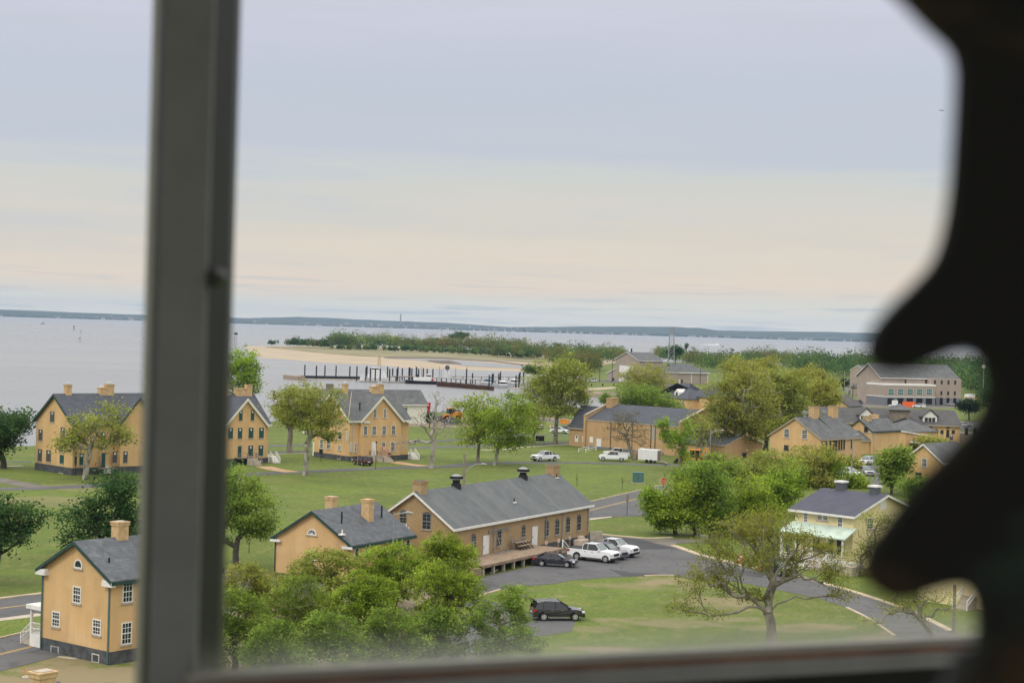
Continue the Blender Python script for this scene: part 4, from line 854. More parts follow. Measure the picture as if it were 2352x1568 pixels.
# --- small buff gabled house
e_ = 4.0; C_ = GZ(4, 1205, 450, e_); so_ = Bld('brick_cottage', "small buff brick house with half-round attic window and two chimneys above the leafy grove", (C_.x, C_.y), 29, cat='house')
W = so_.on(4, 522, 385, 0, -.35).y; Lx = so_.on(4, 1755, 358, 1, -.35).x
C2 = so_.o+so_.e2*.35+so_.e1*.35; so_.t.location = C2; so_.o = Vector(C2); d_ = Vector((0, 0, EYE))-so_.o; so_.eye = Vector((d_.dot(so_.e1), d_.dot(so_.e2), EYE)); W -= .7; Lx -= .7
zr = so_.on(4, 868, 165, 0, 0).z
so_.gable(0, Lx, 0, W, e_+.12, zr, roof='slate', trim='green_trim', over_=.35, f=.5)
so_.win('B', 4, 840, 288, 918, 352, 'fan'); so_.win('B', 4, 838, 482, 910, 560, 'arch')
for w_ in [(1227, 478, 1264, 545), (1306, 460, 1352, 530), (1567, 412, 1610, 480), (1645, 404, 1683, 470)]: so_.win('A', 4, *w_, 'arch', w=.9, h=1.4)
so_.pipe('B', .1, 0, e_, 'dark_pipe', .06); so_.pipe('B', W-.1, 0, e_, 'dark_pipe', .06)
q = MB()
for y0 in (-.42, W-.85): q = MB(); q.box(-.40, y0, e_-.30, -.002, y0+1.25, e_-.05); q.build('cornice', M['white_paint'], so_.t)
p = so_.on(4, 1330, 180, 1, 1.7*1); yy = W*.5-2.0
p = so_.on(4, 1331, 250, 1, yy); pt = so_.on(4, 1331, 58, 1, yy); so_.chim(p.x, yy, 4.5, pt.z, .95, .95, cap='chimney_brick')
yy = W*.5+1.2; pt = so_.on(4, 1038, 35, 1, yy); so_.chim(pt.x, yy, 5, pt.z, .95, .9, cap='concrete')
for (x, y, yt) in [(1122, 240, 162), (1450, 190, 112)]:
    yy = 2.6; p = so_.on(4, x, y, 1, yy); pt = so_.on(4, x+6, yt, 1, yy); q = MB(); q.tube([(p.x, yy, p.z-.4), (p.x, yy, pt.z)], .09, 8); q.build('vent_pipe', M['black_metal'], so_.t)
for (x, y) in [(1126, 335), (1652, 285)]:
    yy = 1.0; p = so_.on(4, x, y, 1, yy); q = MB(); q.box(p.x-.3, yy-.25, p.z-.25, p.x+.3, yy+.25, p.z-.1); q.tube([(p.x, yy, p.z-.2), (p.x, yy, p.z+.3)], .07, 8); q.build('roof_vent', M['white_paint'], so_.t)

# --- long tan brick storehouse with loading dock
e_ = 4.7; C_ = GZ(6, 815, 628, e_); lb = Bld('brick_storehouse', "long tan brick storehouse with grey shingle roof, loading platform and two roof ventilators", (C_.x, C_.y), 28.5, cat='building')
ov = .4; C2 = lb.o+lb.e2*ov+lb.e1*ov; lb.t.location = C2; lb.o = Vector(C2); d_ = Vector((0, 0, EYE))-lb.o; lb.eye = Vector((d_.dot(lb.e1), d_.dot(lb.e2), EYE))
L = lb.on(6, 2155, 398, 1, -ov).x-ov
zr = lb.on(6, 430, 285, 0, -.1).z; ya = lb.on(6, 430, 275, 0, -ov).y; W = ya*2
lb.gable(0, L, 0, W, e_+.1, zr, roof='shingle', wall='tan_brick', trim='white_paint', over_=ov, f=.9)
for w_ in [(515, 485, 597, 632), (298, 462, 364, 575), (590, 705, 650, 830)]: lb.win('B', 6, *w_, 'sash_tan')
for w_ in [(978, 688, 1026, 812), (1224, 648, 1268, 792), (1460, 605, 1500, 752), (1682, 563, 1722, 697), (1783, 545, 1822, 682), (1888, 524, 1925, 660), (1992, 505, 2030, 643)]: lb.win('A', 6, *w_, 'sash_tan')
lb.win('A', 6, 1087, 685, 1155, 905, 'door'); lb.win('A', 6, 1558, 598, 1618, 800, 'door')
for x in (1195, 1690, 1848, 2092):
    p = lb.on(6, x, 600, 1, 0); lb.pipe('A', p.x, .2 if x > 1700 else 1.3, e_, 'galvanised', .05)
for (x, y, yt, wx) in [(465, 268, 168, 1.35), (1782, 95, 8, 1.7)]:
    yy = ya; pt = lb.on(6, x, yt, 1, yy); lb.chim(max(.9, min(pt.x, L-1)), yy, zr-1.2, pt.z, wx, 1.1, m='tan_brick', cap='dark_stone')
for (x, y, yt) in [(838, 215, 112), (1478, 135, 45)]:
    p = lb.on(6, x, y, 1, ya); pt = lb.on(6, x, yt, 1, ya); q = MB(); q.tube([(p.x, ya, zr-.3), (p.x, ya, p.z+.25), (p.x, ya, p.z+.27), (p.x, ya, pt.z-.55)], [.62, .55, .42, .42], 12)
    q.tube([(p.x, ya, pt.z-.55), (p.x, ya, pt.z-.45), (p.x, ya, pt.z-.15), (p.x, ya, pt.z-.12)], [.5, .78, .78, .6], 14); v_ = q.build('roof_ventilator', M['black_metal'], lb.t)
    q = MB(); q.tube([(p.x, ya, pt.z-.12), (p.x, ya, pt.z+.06)], [.6, .25], 14); q.tube([(p.x, ya, pt.z-.50), (p.x, ya, pt.z-.44)], .80, 14); q.build('cap', M['galvanised'], v_)
for (x, y) in [(1390, 458), (1797, 240)]:
    yy = 1.6 if x < 1500 else 4.0; p = lb.on(6, x, y, 1, yy); q = MB(); zz_ = e_+(zr-e_)*yy/ya+.3; q.box(p.x-.3, yy-.22, zz_-.12, p.x+.3, yy+.22, zz_); q.build('roof_vent', M['white_paint'], lb.t); q = MB(); q.tube([(p.x, yy, zz_), (p.x, yy, zz_+.45)], .07, 8); q.build('vent_pipe', M['black_metal'], lb.t)
# loading platform
d0 = lb.on(6, 985, 960, 2, 1.15); d1 = lb.on(6, 1870, 805, 2, 1.15); y_out = lb.on(6, 1095, 985, 2, 1.1).y
q = MB(); xa = lb.on(6, 1040, 975, 1, y_out).x; xb = lb.on(6, 1875, 812, 1, y_out).x; xa = lb.on(6, 1095, 980, 1, y_out).x
q.box(xa, y_out, 1.02, xb, -.06, 1.15); q.box(xa, y_out-.05, .85, xb, y_out, 1.1); dk = q.build('loading_platform', M['deck_wood'], lb.t)
n = 9
for i in range(n): q = MB(); x = xa+.5+(xb-xa-1)*i/(n-1); q.box(x-.14, y_out+.15, -.1, x+.14, y_out+.43, 1.02); q.build('pier', M['concrete'], dk)
q = MB(); q.box(xa-2.2, y_out+.2, .0, xa-.01, -.3, .62); q.box(xa-1.2, y_out+.2, .62, xa-.012, -.3, .9); q.build('steps', M['deck_wood'], lb.t)
q = MB(); q.box(xb+.01, y_out+.5, 0, xb+1.6, -.3, .5); q.build('steps', M['deck_wood'], lb.t); rail(lb.t, [(xb+.1, y_out+.3, 1.15), (xb+1.8, y_out+.3, .1)], m='white_paint', r=.05)
LB = lb; LBD = (xa, xb, y_out)

# --- large buff hall with parapet gables
C_ = GZ(7, 1010, 1305); b = Bld('brick_hall', "large windowless buff brick hall with dark roof and stepped gable parapets beyond the parked pickups", C_, 43.5, cat='building')
W = b.on(7, 120, 1222, 0, 0).y; ze = (b.on(7, 1010, 1003, 0, 0).z+b.on(7, 170, 982, 0, 0).z)/2
# ridge runs along e2 here: depth to ridge from the ridge line
for D in (8, 9, 10, 11, 12): pass
def rz_at(D): return b.on(7, 700, 835, 0, D).z
Rd = 8.5; zr = rz_at(Rd)
b.gable(0, Rd*2, 0, W, ze, zr, 'y', wall='hall_brick', roof='charcoal_roof', trim='stone_sill', over_=.02, f=.5, found='grey_block')
q = MB()
for y0, y1 in ((-.5, .0), (W, W+.5)):
    q = MB(); q.prism([(-.5, y0, -.3), (-.5, y0, ze+1.0), (.4, y0, ze+1.1), (Rd, y0, zr+.55), (2*Rd-.4, y0, ze+1.1), (2*Rd+.5, y0, ze+1.0), (2*Rd+.5, y0, -.3)], [(-.5, y1, -.3), (-.5, y1, ze+1.0), (.4, y1, ze+1.1), (Rd, y1, zr+.55), (2*Rd-.4, y1, ze+1.1), (2*Rd+.5, y1, ze+1.0), (2*Rd+.5, y1, -.3)]); q.build('gable_parapet', M['hall_brick'], b.t)
q = MB()
for y0 in (-.58, W-.08):
    q.beam((-.2, y0+.29, ze+1.15), (Rd, y0+.29, zr+.62), .7, .12); q.beam((Rd, y0+.29, zr+.62), (2*Rd+.2, y0+.29, ze+1.15), .7, .12); q.box(-.6, y0-.02, ze+1.0, .3, y0+.6, ze+1.14)
q.build('coping', M['stone_sill'], b.t)
for w_ in [(155, 1120, 188, 1175)]: b.win('B', 7, *w_, 'paint')
for w_ in [(217, 1134, 270, 1228), (632, 1222, 688, 1262)]: b.win('B', 7, *w_, 'door')
for x in (358, 565, 745, 785):
    p = b.on(7, x, 1100, 0, 0); b.pipe('B', p.y, 0, ze, 'dark_pipe', .07)
q = MB(); p = b.on(7, 765, 1060, 0, 0); q.box(-.03, p.y-.9, ze-3.2, .02, p.y+.9, ze-.4); q.build('patch', M['stone_sill'], b.t)
b.chim(Rd-1, W-1, zr-1, zr+1.6, 2.4, 1.6, m='hall_brick', cap='hall_brick')
# lower wing on the left
p = b.on(7, -140, 1190, 0, 1.5); wl = b.on(14, 890, 1250, 0, 1.2).y; zw = b.on(14, 1000, 1050, 0, 1.2).z; zwr = b.on(14, 1080, 845, 0, 5).z
b.gable(1.2, 9.5, W+.5, wl, zw, zw+4.6, 'y', wall='hall_brick', roof='charcoal_roof', trim='stone_sill', over_=.25, wname='wing_wall', rname='wing_roof')
for w_ in [(958, 1142, 995, 1213), (1043, 1148, 1078, 1217)]: b.win('B', 14, *w_, 'paint', plane=1.2)
for w_ in [(968, 1148, 985, 1168), (1053, 1153, 1068, 1172)]: b.win('B', 14, *w_, 'opening', plane=1.13)
# lower wing on the right
b.gable(1.5, 15, -11, -.5, ze-3.3, ze-1.2, 'y', wall='hall_brick', roof='charcoal_roof', trim='stone_sill', over_=.1, wname='annexe_wall', rname='annexe_roof')
for x in (4, 8, 12): b.winl('A', x, ze-1.8, 1.0, 1.4, 'paint', plane=-.5)

# --- small outbuilding with low dark roof
C_ = GZ(7, 1222, 1330); r_ = GZ(7, 1525, 1318); b = Bld('brick_garage', "low buff brick outbuilding with white shutter door beside the yellow digger", C_, heading(C_, r_), cat='building')
L = b.on(7, 1525, 1310, 1, 0).x; ze = b.on(7, 1380, 1190, 1, 0).z
b.hip(0, L, 0, 11, ze, ze+2.6, wall='hall_brick', roof='charcoal_roof', over_=.3)
b.win('A', 7, 1222, 1210, 1295, 1310, 'garage'); b.win('A', 7, 1322, 1270, 1362, 1335, 'paint'); b.win('A', 7, 1388, 1200, 1412, 1272, 'paint')

# --- coast guard boathouse (pinkish brick)
l_g, r_g = GZ(7, 400, 598), GZ(7, 622, 605); C_ = l_g
b = Bld('boathouse', "tall pinkish brick boathouse with grey gable roof and big white roller door across the harbour", r_g, 62, cat='building')
ww = b.on(7, 397, 560, 0, 0).y; L = b.on(7, 855, 392, 1, 0).x; ze = b.on(7, 612, 390, 0, 0).z; zr = b.on(7, 505, 312, 0, 0).z
b.gable(0, L, 0, ww, ze, zr, wall='pink_brick', roof='grey_roof', trim='white_paint', over_=.5)
b.win('B', 7, 438, 440, 573, 600, 'garage'); q = MB()
yl = b.on(7, 318, 560, 0, 0).y; zl = b.on(7, 318, 515, 0, 0).z; zh = b.on(7, 395, 475, 0, 0).z
q.prism([(0.1, ww, -.3), (0.1, yl, -.3), (0.1, yl, zl), (0.1, ww, zh)], [(L-2, ww, -.3), (L-2, yl, -.3), (L-2, yl, zl), (L-2, ww, zh)]); q.build('lean_to', M['pink_brick'], b.t)
q = MB(); q.beam((-.05, yl+.3, zl+.05), (-.05, ww-.01, zh+.15), .5, .35); q.build('lean_to_trim', M['white_paint'], b.t); b.win('B', 7, 368, 555, 390, 592, 'sash_dark')
p = b.on(7, 545, 290, 1, ww/2); q = MB(); q.tube([(2.5, ww/2, zr), (2.5, ww/2, zr+2)], .4, 8); q.build('cupola', M['black_metal'], b.t)
C2 = GZ(7, 975, 612); b = Bld('boathouse_annexe', "lower pinkish brick wing with grey roof and small gable right of the boathouse", C2, 66, cat='building')
L = b.on(7, 1288, 600, 1, 0).x; ze = b.on(7, 1130, 505, 1, 0).z; W = 14
b.hip(0, L, 0, W, ze, ze+4.2, wall='pink_brick', roof='grey_roof', over_=.5, left=False); 
b.gable(-9, 1.5, -.4, 8, ze, ze+2.6, 'x', wall='pink_brick', roof='grey_roof', trim='white_paint', over_=.4, wname='front_wall', rname='front_roof')
q = MB(); q.box(0, -.62, ze-.5, L+.5, -.401, ze-.05); q.build('fascia', M['white_paint'], b.t)
q = MB(); [q.box(x, -.12, .2, x+.3, -.01, ze-.3) for x in (.3, L*.48, L-.4)]; q.build('pilaster', M['white_paint'], b.t)
b.winl('B', 3.5, ze-1.6, 1, 1.6, 'sash_dark', plane=-9); b.winl('A', L*.12, .1, 1.0, 2.1, 'door'); b.winl('A', L*.2, .1, 1.0, 2.1, 'sash_dark')

# --- hipped buff building left of the big plane tree
C2 = GZ(7, 1085, 880); b = Bld('brick_building', "buff brick building with dark hipped roof and white dormer behind the hall", C2, 55, cat='building')
ze = b.on(7, 1085, 760, 1, 0).z; b.hip(0, 12, 0, 18, ze, ze+5, roof='charcoal_roof', over_=.4)
b.hip(5, 18, -5, 6, ze+.8, ze+4.6, roof='charcoal_roof', over_=.4)
for w_ in [(995, 775, 1012, 825), (1042, 770, 1060, 820), (950, 785, 965, 830)]: b.win('B', 7, *w_, 'sash')
d_ = MB(); d_.prism([(1.5, 6, ze), (1.5, 8.4, ze), (1.5, 8.4, ze+2), (1.5, 7.2, ze+3.1), (1.5, 6, ze+2)], [(5, 6, ze), (5, 8.4, ze), (5, 8.4, ze+2), (5, 7.2, ze+3.1), (5, 6, ze+2)]); d_.build('dormer', M['white_paint'], b.t); b.winl('B', 7.2, ze+.5, .9, 1.5, 'sash_dark', plane=1.5)
b.winl('A', 9, ze-2, .9, 1.6, plane=-5); b.winl('A', 14, ze-2, .9, 1.6, plane=-5)

# --- gabled barracks on the right
C2 = GZ(9, 400, 1120); b = Bld('barracks', "two-storey buff brick block with grey roof, fire wall and two metal roof vents", C2, 43, cat='building')
ze = b.on(9, 405, 865, 0, 0).z; yl = b.on(7, 1880, 1100, 0, 0).y; zr = b.on(9, 170, 668, 0, 0).z
L = b.on(9, 800, 800, 1, 0).x
b.gable(0, L, 0, yl, ze, zr, roof='grey_roof', trim='stone_sill', over_=.35, f=.6)
for w_ in [(57, 770, 106, 855), (228, 778, 278, 864)]: b.win('B', 9, *w_, 'sash')
b.win('B', 9, 55, 925, 103, 980, 'sash_dark'); b.win('B', 9, 225, 930, 275, 1010, 'sash_dark')
for x in (425, 460, 497, 530, 557, 582, 606, 630, 702): b.win('A', 9, x-5, 872+(630-x)*.12, x+5, 962+(630-x)*.15, 'sash_dark', w=.6, h=2.1)
for x in (600, 625, 700): b.win('A', 9, x-5, 1020, x+5, 1090, 'sash_dark', w=.6, h=2.1)
p = b.on(9, 545, 900, 1, 0); b.pipe('A', p.x, 0, ze, 'dark_pipe', .07)
xf = b.on(9, 608, 825, 1, -.2).x; q = MB(); q.prism([(xf, -.5, ze-.3), (xf, yl/2, zr+.5), (xf, yl+.4, ze+.2), (xf, yl/2, zr-.6)], [(xf+.4, -.5, ze-.3), (xf+.4, yl/2, zr+.5), (xf+.4, yl+.4, ze+.2), (xf+.4, yl/2, zr-.6)]); q.build('fire_wall', M['green_trim'], b.t)
b.chim(xf-.8, yl/2, zr-1, zr+2.4, 2.0, 1.3); b.chim(L-1.5, yl/2, zr-1, zr+2.4, 2.0, 1.3)
for x in (xf*.45, xf+3): q = MB(); q.tube([(x, yl/2, zr), (x, yl/2, zr+.8), (x, yl/2, zr+.82), (x, yl/2, zr+1.4)], [.35, .35, .6, .6], 10); q.build('roof_ventilator', M['galvanised'], b.t)

# --- long dormered barracks behind
l_, r_ = GZ(9, 1200, 900), GZ(9, 1735, 915); b0 = heading(l_, r_)
b = Bld('dormered_barracks', "very long buff brick building with brown roof, white gabled dormers and square roof tower", r_-(r_-l_).normalized()*62, b0, cat='building')
ze = b.on(9, 1450, 728, 1, 0).z; L = 62; W = 14; zr = b.on(9, 1450, 592, 1, W/2).z
b.gable(0, L, 0, W, ze, zr, roof='brown_roof', trim='stone_sill', over_=.5)
for (x, ww_) in [(840, 3.2), (1150, 3.2), (1450, 3.6)]:
    p = b.on(9, x, 690, 1, 1.2); q = MB(); zt = ze+2.6; hw = ww_/2
    q.prism([(p.x-hw, 1.0, ze-.2), (p.x+hw, 1.0, ze-.2), (p.x+hw, 1.0, ze+2.0), (p.x, 1.0, ze+3.6), (p.x-hw, 1.0, ze+2.0)], [(p.x-hw, 6.0, ze-.2), (p.x+hw, 6.0, ze-.2), (p.x+hw, 6.0, ze+2.0), (p.x, 6.0, ze+3.6), (p.x-hw, 6.0, ze+2.0)]); dm = q.build('dormer', M['white_paint'], b.t)
    q = MB()
    for sg in (-1, 1): q.prism([(p.x, .6, ze+3.75), (p.x+sg*(hw+.5), .6, ze+1.75), (p.x+sg*(hw+.5), .6, ze+1.95), (p.x, .6, ze+3.95)], [(p.x, 6.2, ze+3.75), (p.x+sg*(hw+.5), 6.2, ze+1.75), (p.x+sg*(hw+.5), 6.2, ze+1.95), (p.x, 6.2, ze+3.95)])
    q.build('roof', M['brown_roof'], dm)
    for k in (-1, 0, 1): b.winl('A', p.x+k*.95, ze+.2, .8, 1.5, 'sash_dark', plane=1.0)
p = b.on(9, 1163, 690, 1, -.5); q = MB(); q.box(p.x-2.2, -2.2, 0, p.x+2.2, 2.2, ze+3.6); q.build('tower', M['old_wood'], b.t); q = MB(); q.add([(p.x-2.8, -2.8, ze+3.6), (p.x+2.8, -2.8, ze+3.6), (p.x+2.8, 2.8, ze+3.6), (p.x-2.8, 2.8, ze+3.6), (p.x, 0, ze+5.2)], [(0, 1, 4), (1, 2, 4), (2, 3, 4), (3, 0, 4), (3, 2, 1, 0)]); q.build('tower_roof', M['grey_roof'], b.t)
for (x, y, hh) in [(1295, 742, .8), (1460, 745, .8), (1625, 750, .8), (1295, 790, 1.2), (1348, 793, 1), (1405, 800, 1.7), (1458, 795, 1), (1513, 810, 2), (1567, 800, 1), (1622, 815, 2), (1675, 800, 1)]: b.win('A', 9, x-9, y-12, x+9, y+12, 'sash_dark', w=.8, h=hh)
for (x, y) in [(1545, 885), (1657, 855)]: b.win('A', 9, x-14, y-20, x+14, y+20, 'greyboard')
# extension to the right (paler)
q = MB(); q.box(L+.02, 1, 0, L+7, 12, ze-2.2); q.build('extension', M['pink_brick'], b.t); b.winl('A', L+2, 2.3, .9, 1.9, 'sash_dark', plane=1.0); b.winl('A', L+4.2, 2.3, .9, 1.9, 'sash_dark', plane=1.0)

# --- cluster between: cook house with tall chimney
C2 = GZ(9, 1215, 960); b = Bld('cookhouse', "buff brick building with pyramid slate roof and tall square chimney between the barracks", C2, 62, cat='building')
ze = b.on(9, 1220, 795, 0, 0).z; b.hip(0, 10, 0, 11, ze, ze+3, roof='grey_roof', over_=.4)
l2 = b.on(9, 915, 870, 0, -2).y; pt = b.on(9, 918, 632, 0, -2); b.chim(-2, pt.y, 0, pt.z, 1.6, 1.6, cap='chimney_brick'); pt = b.on(9, 973, 755, 0, -2); b.chim(-2, pt.y, 0, pt.z, .9, .9, cap='chimney_brick')
C3 = GZ(9, 1470, 955); b = Bld('brick_wing', "flat fronted buff wing with bright white metal roof below the dormers", GZ(9, 1215, 975), heading(GZ(9, 1215, 975), C3), cat='building')
L = b.on(9, 1470, 900, 1, 0).x; z0_, z1_ = b.on(9, 1225, 805, 1, 0).z, b.on(9, 1465, 852, 1, 0).z
q = MB(); q.prism([(0, 0, -.3), (L, 0, -.3), (L, 0, z1_), (0, 0, z0_)], [(0, 9, -.3), (L, 9, -.3), (L, 9, z1_), (0, 9, z0_)]); q.build('wall', M['orange_brick'], b.t)
q = MB(); q.prism([(-.3, -.4, z0_), (L+.3, -.4, z1_), (L+.3, -.4, z1_+.3), (-.3, -.4, z0_+.3)], [(-.3, 9.3, z0_+.6), (L+.3, 9.3, z1_+.6), (L+.3, 9.3, z1_+.9), (-.3, 9.3, z0_+.9)]); q.build('roof', M['white_paint'], b.t)
b.win('A', 9, 1278, 870, 1310, 922, 'sash'); q = MB(); p = b.on(9, 1365, 905, 1, -1.5); q.box(p.x-3, -3, p.z, p.x+3, -.01, p.z+.4); q.build('canopy', M['white_paint'], b.t)
C3 = GZ(9, 890, 1010); b = Bld('brick_lodge', "small buff gabled lodge with green barge boards in front of the tall chimney", C3, 43, cat='building')
ze = 5.2; b.gable(0, 12, 0, 6.5, ze, ze+2.4, roof='grey_roof', trim='green_trim', over_=.3)
b.gable(-5.5, 0, .5, 6, 3.2, 5.0, roof='grey_roof', trim='stone_sill', over_=.3, wname='porch_wall', rname='porch_roof')
pt = b.on(9, 852, 650, 0, 3); b.chim(3, pt.y, 5, pt.z, 1.8, 1.3, cap='green_trim'); b.win('B', 9, 822, 752, 860, 802, 'sash_dark'); 

# --- institutional block
C4 = GZ(9, 1500, 552); l4 = GZ(9, 1020, 545); b = Bld('institute', "three-storey pinkish institutional block with teal windows above dark ground floor bays", l4, heading(l4, C4), cat='building')
L = (C4-l4).length; z1_ = b.on(9, 1250, 462, 1, 0).z; z2_ = b.on(9, 1250, 345, 1, 0).z
q = MB(); q.box(0, 0, -.3, L, 14, z1_-.3); q.build('ground_floor', M['grey_block'], b.t); q = MB(); q.box(-.1, -.1, z1_-.3, L+.1, 14, z1_); q.box(-.1, -.1, z2_-.6, L+.1, 14, z2_+.1); q.build('string_course', M['white_paint'], b.t)
q = MB(); q.box(.003, .003, z1_, L-.003, 14, z2_-.6); q.build('upper_wall', M['pink_brick'], b.t)
for x in (1080, 1172, 1262, 1353, 1446): b.win('A', 9, x-28, 385, x+28, 448, 'teal')
for x in (1075, 1168, 1258, 1350, 1442): b.win('A', 9, x-30, 478, x+30, 536, 'opening')
C5 = GZ(9, 1800, 545); hz5 = b.on(9, 1250, 280, 1, 6).z; zt5 = b.on(9, 1400, 185, 1, 13).z; X2 = b.on(9, 1605, 400, 1, 3).x; X3 = b.on(9, 1720, 300, 1, 6).x
b.gable(1.5, X3, 6, 24, hz5, hz5+5.2, wall='pink_brick', roof='grey_roof', trim='white_paint', over_=.6, wname='main_wall')
q = MB(); q.box(L+.01, 3.5, -.3, X3-.01, 15, z1_-.5); q.build('ground_floor', M['grey_block'], b.t); q = MB(); q.box(L+.02, 3.6, z1_-.5, X3-.02, 15, hz5-.02); q.build('upper_wall', M['pink_brick'], b.t)
for i in range(4):
    for z in (z1_+.7, z2_+.2): b.winl('A', L+2+i*(X3-L-3)/3.6, z, .9, 1.6, 'sash_dark', plane=3.6)
    b.winl('A', L+2+i*(X3-L-3)/3.6, .4, 1.4, 2.8, 'opening', plane=3.5)
for x in (1218, 1413): b.win('A', 9, x-8, 300, x+8, 340, 'sash_dark', plane=6)
b2 = Bld('institute_wing', "low pinkish wing with dark roof and teal windows left of the institutional block", GZ(9, 825, 455), heading(l4, C4), cat='building')
b2.hip(0, 24, 0, 12, 3.6, 8.4, wall='pink_brick', roof='brown_roof', over_=.5)
for x in (862, 937, 998): b2.win('A', 9, x-25, 400, x+25, 442, 'teal')
b2.gable(10, 34, 16, 30, 11, 13.5, wall='pink_brick', roof='grey_roof', trim='white_paint', over_=.2, wname='rear_wall', rname='rear_roof')

# --- orange gable peeping over the barracks roof
b = Bld('brick_house', "buff gable with dark green rakes peeping over the brown barracks roof", GZ(9, 670, 640), 40); ze = b.on(9, 660, 552, 0, 0).z
b.gable(0, 9, 0, 11, ze, ze+3.4, roof='brown_roof', trim='green_trim', over_=.4)

# --- gable with sash window near the dark bracket
C2 = GZ(9, 1560, 1400); b = Bld('brick_house', "buff brick gable with one sash window half hidden by trees, low at the right edge", C2, 40)
ze = 5.6; yl = b.on(9, 1215, 1110, 0, 0).y; b.gable(0, 12, 0, yl, ze, ze+(yl/2)*.8, roof='grey_roof', trim='white_paint', over_=.4)
b.win('B', 9, 1372, 1052, 1425, 1135, 'sash'); b.win('B', 9, 1315, 1190, 1370, 1260, 'sash_dark'); b.chim(2, yl/2+1, ze+2, b.on(9, 1350, 920, 0, 2).z, 1.5, 1.2, m='car_grey', cap='concrete')

# --- pale yellow clapboard house
C2 = GZ(10, 603, 640); b = Bld('clapboard_house', "pale yellow clapboard house with purple-grey roof and mint porch roof, behind a tree", C2, 46)
b = b
yl = b.on(10, 137, 300, 0, 0).y; ze = b.on(10, 603, 190, 0, 0).z; L = b.on(10, 1100, 130, 1, 0).x
zr = b.on(10, 875, 30, 1, 0).z
b.gable(0, L, 0, yl, ze, zr, 'y', wall='yellow_siding', roof='purple_roof', trim='white_paint', over_=.6)
for w_ in [(210, 148, 245, 250), (488, 200, 527, 312)]: b.win('B', 10, *w_, 'sash')
b.win('B', 10, 320, 168, 362, 232, 'sash'); b.win('B', 10, 368, 175, 408, 238, 'sash')
b.win('A', 10, 728, 212, 777, 305, 'sash'); b.win('A', 10, 835, 65, 886, 142, 'paint'); b.win('A', 10, 720, 440, 765, 525, 'sash_dark')
zp = b.on(10, 640, 408, 0, -2.4).z
q = MB(); q.prism([(0, -.5, zp+1.0), (0, yl+.3, zp+1.0), (-2.8, yl+.3, zp), (-2.8, -.9, zp)], [(0, -.5, zp+1.15), (0, yl+.3, zp+1.15), (-2.8, yl+.3, zp+.15), (-2.8, -.9, zp+.15)]); q.build('porch_roof', M['mint_roof'], b.t)
q = MB(); q.box(-2.7, -.6, 0, -.01, yl+.2, .9); q.build('porch_floor', M['white_paint'], b.t)
for i in range(5): q = MB(); y = -.4+(yl+.4)*i/4; q.box(-2.6, y-.1, .9, -2.4, y+.1, zp+.08); q.build('porch_post', M['white_paint'], b.t)
rail(b.t, [(-2.5, yl, .9), (-2.5, yl*.45, .9)], m='white_paint', balusters=20, r=.03); rail(b.t, [(-2.5, yl*.18, .9), (-2.5, -.4, .9)], m='white_paint', balusters=8, r=.03)
steps(b.t, -2.7, yl*.32, .9, 2.4, 5, dirx=-1, diry=0, m='concrete'); rail(b.t, [(-2.8, yl*.32+1.2, .9), (-4.3, yl*.32+1.2, 0)], m='white_paint', r=.04); rail(b.t, [(-2.8, yl*.32-1.2, .9), (-4.3, yl*.32-1.2, 0)], m='white_paint', r=.04)
for y in (yl*.2, yl*.62): b.winl('B', y, 1.6, 1.0, 1.8, 'sash_dark')
b.winl('B', yl*.38, .95, 1.0, 2.2, 'door_green')
for (x, y) in [(605, 1290), (927, 1335)]:
    d = b.on(9, x, y, 0, L/2); q = MB(); q.box(L/2-.48, d.y-.48, zr-1.2, L/2+.48, d.y+.48, d.z+.1); q.build('chimney', M['car_grey'], b.t); q = MB(); q.box(L/2-.62, d.y-.62, d.z+.1, L/2+.62, d.y+.62, d.z+.3); q.build('chimney_cap', M['white_paint'], b.t)
q = MB(); q.box(-4.6, -3.2, 0, -2.8, -1.2, 1.0); q.build('cellar_hatch', M['concrete'], b.t)
# steps of one more house, low at the right
b = Bld('clapboard_house', "white porch steps of a house beyond the road, low at the right beside a pole", GZ(10, 1660, 1010), 46)
b.gable(3, 14, -2, 9, 6, 9, 'y', wall='yellow_siding', roof='purple_roof', trim='white_paint', over_=.5); steps(b.t, 3, 3, 1.2, 1.5, 6, dirx=-1, diry=0, m='stone_sill'); rail(b.t, [(3, 3.8, 1.2), (1.1, 3.8, 0)], m='white_paint', r=.05); rail(b.t, [(3, 2.2, 1.2), (1.1, 2.2, 0)], m='white_paint', r=.05)
# ------------------------------------------------------------------ trees, one by one
PL = 'plane trees'
tree_px('plane_tree', "spreading yellow-green plane tree in front of the far left buff house", 'tree', Z(1, 815, 1252), (118, 925, 298, 1045), 'leaf_olive', 'bark_pale', 11, 150, 4600, .42, .75, .42, lobes_px=[(160, 1015, 38, 22, 0), (200, 985, 40, 30, 2), (255, 950, 40, 32, -2), (270, 1000, 34, 26, 2), (205, 965, 30, 22, -2), (240, 1020, 26, 12, 0)], trunkpts=[(200, 1065, 0), (207, 1030, 0)], tip_r=.04)
tree_px('dark_tree', "dark green dense tree at the far left edge beside the first buff house", 'tree', (8, 1075), (-75, 912, 82, 1070), 'leaf_dark', 'bark_dark', 12, 170, 9000, .5, .9, .5, nl=9)
tree_px('dark_tree', "rounded dark tree on the lawn just left of the window bar, above the nearest house", 'tree', (250, 1275), (135, 1085, 330, 1290), 'leaf_dark', 'bark_dark', 13, 190, 11000, .34, .6, .35, nl=10, lobes_px=[(185, 1190, 48, 44, 0), (240, 1150, 60, 50, 1), (290, 1120, 45, 45, -1), (290, 1200, 50, 60, 1), (215, 1230, 60, 40, -1)])
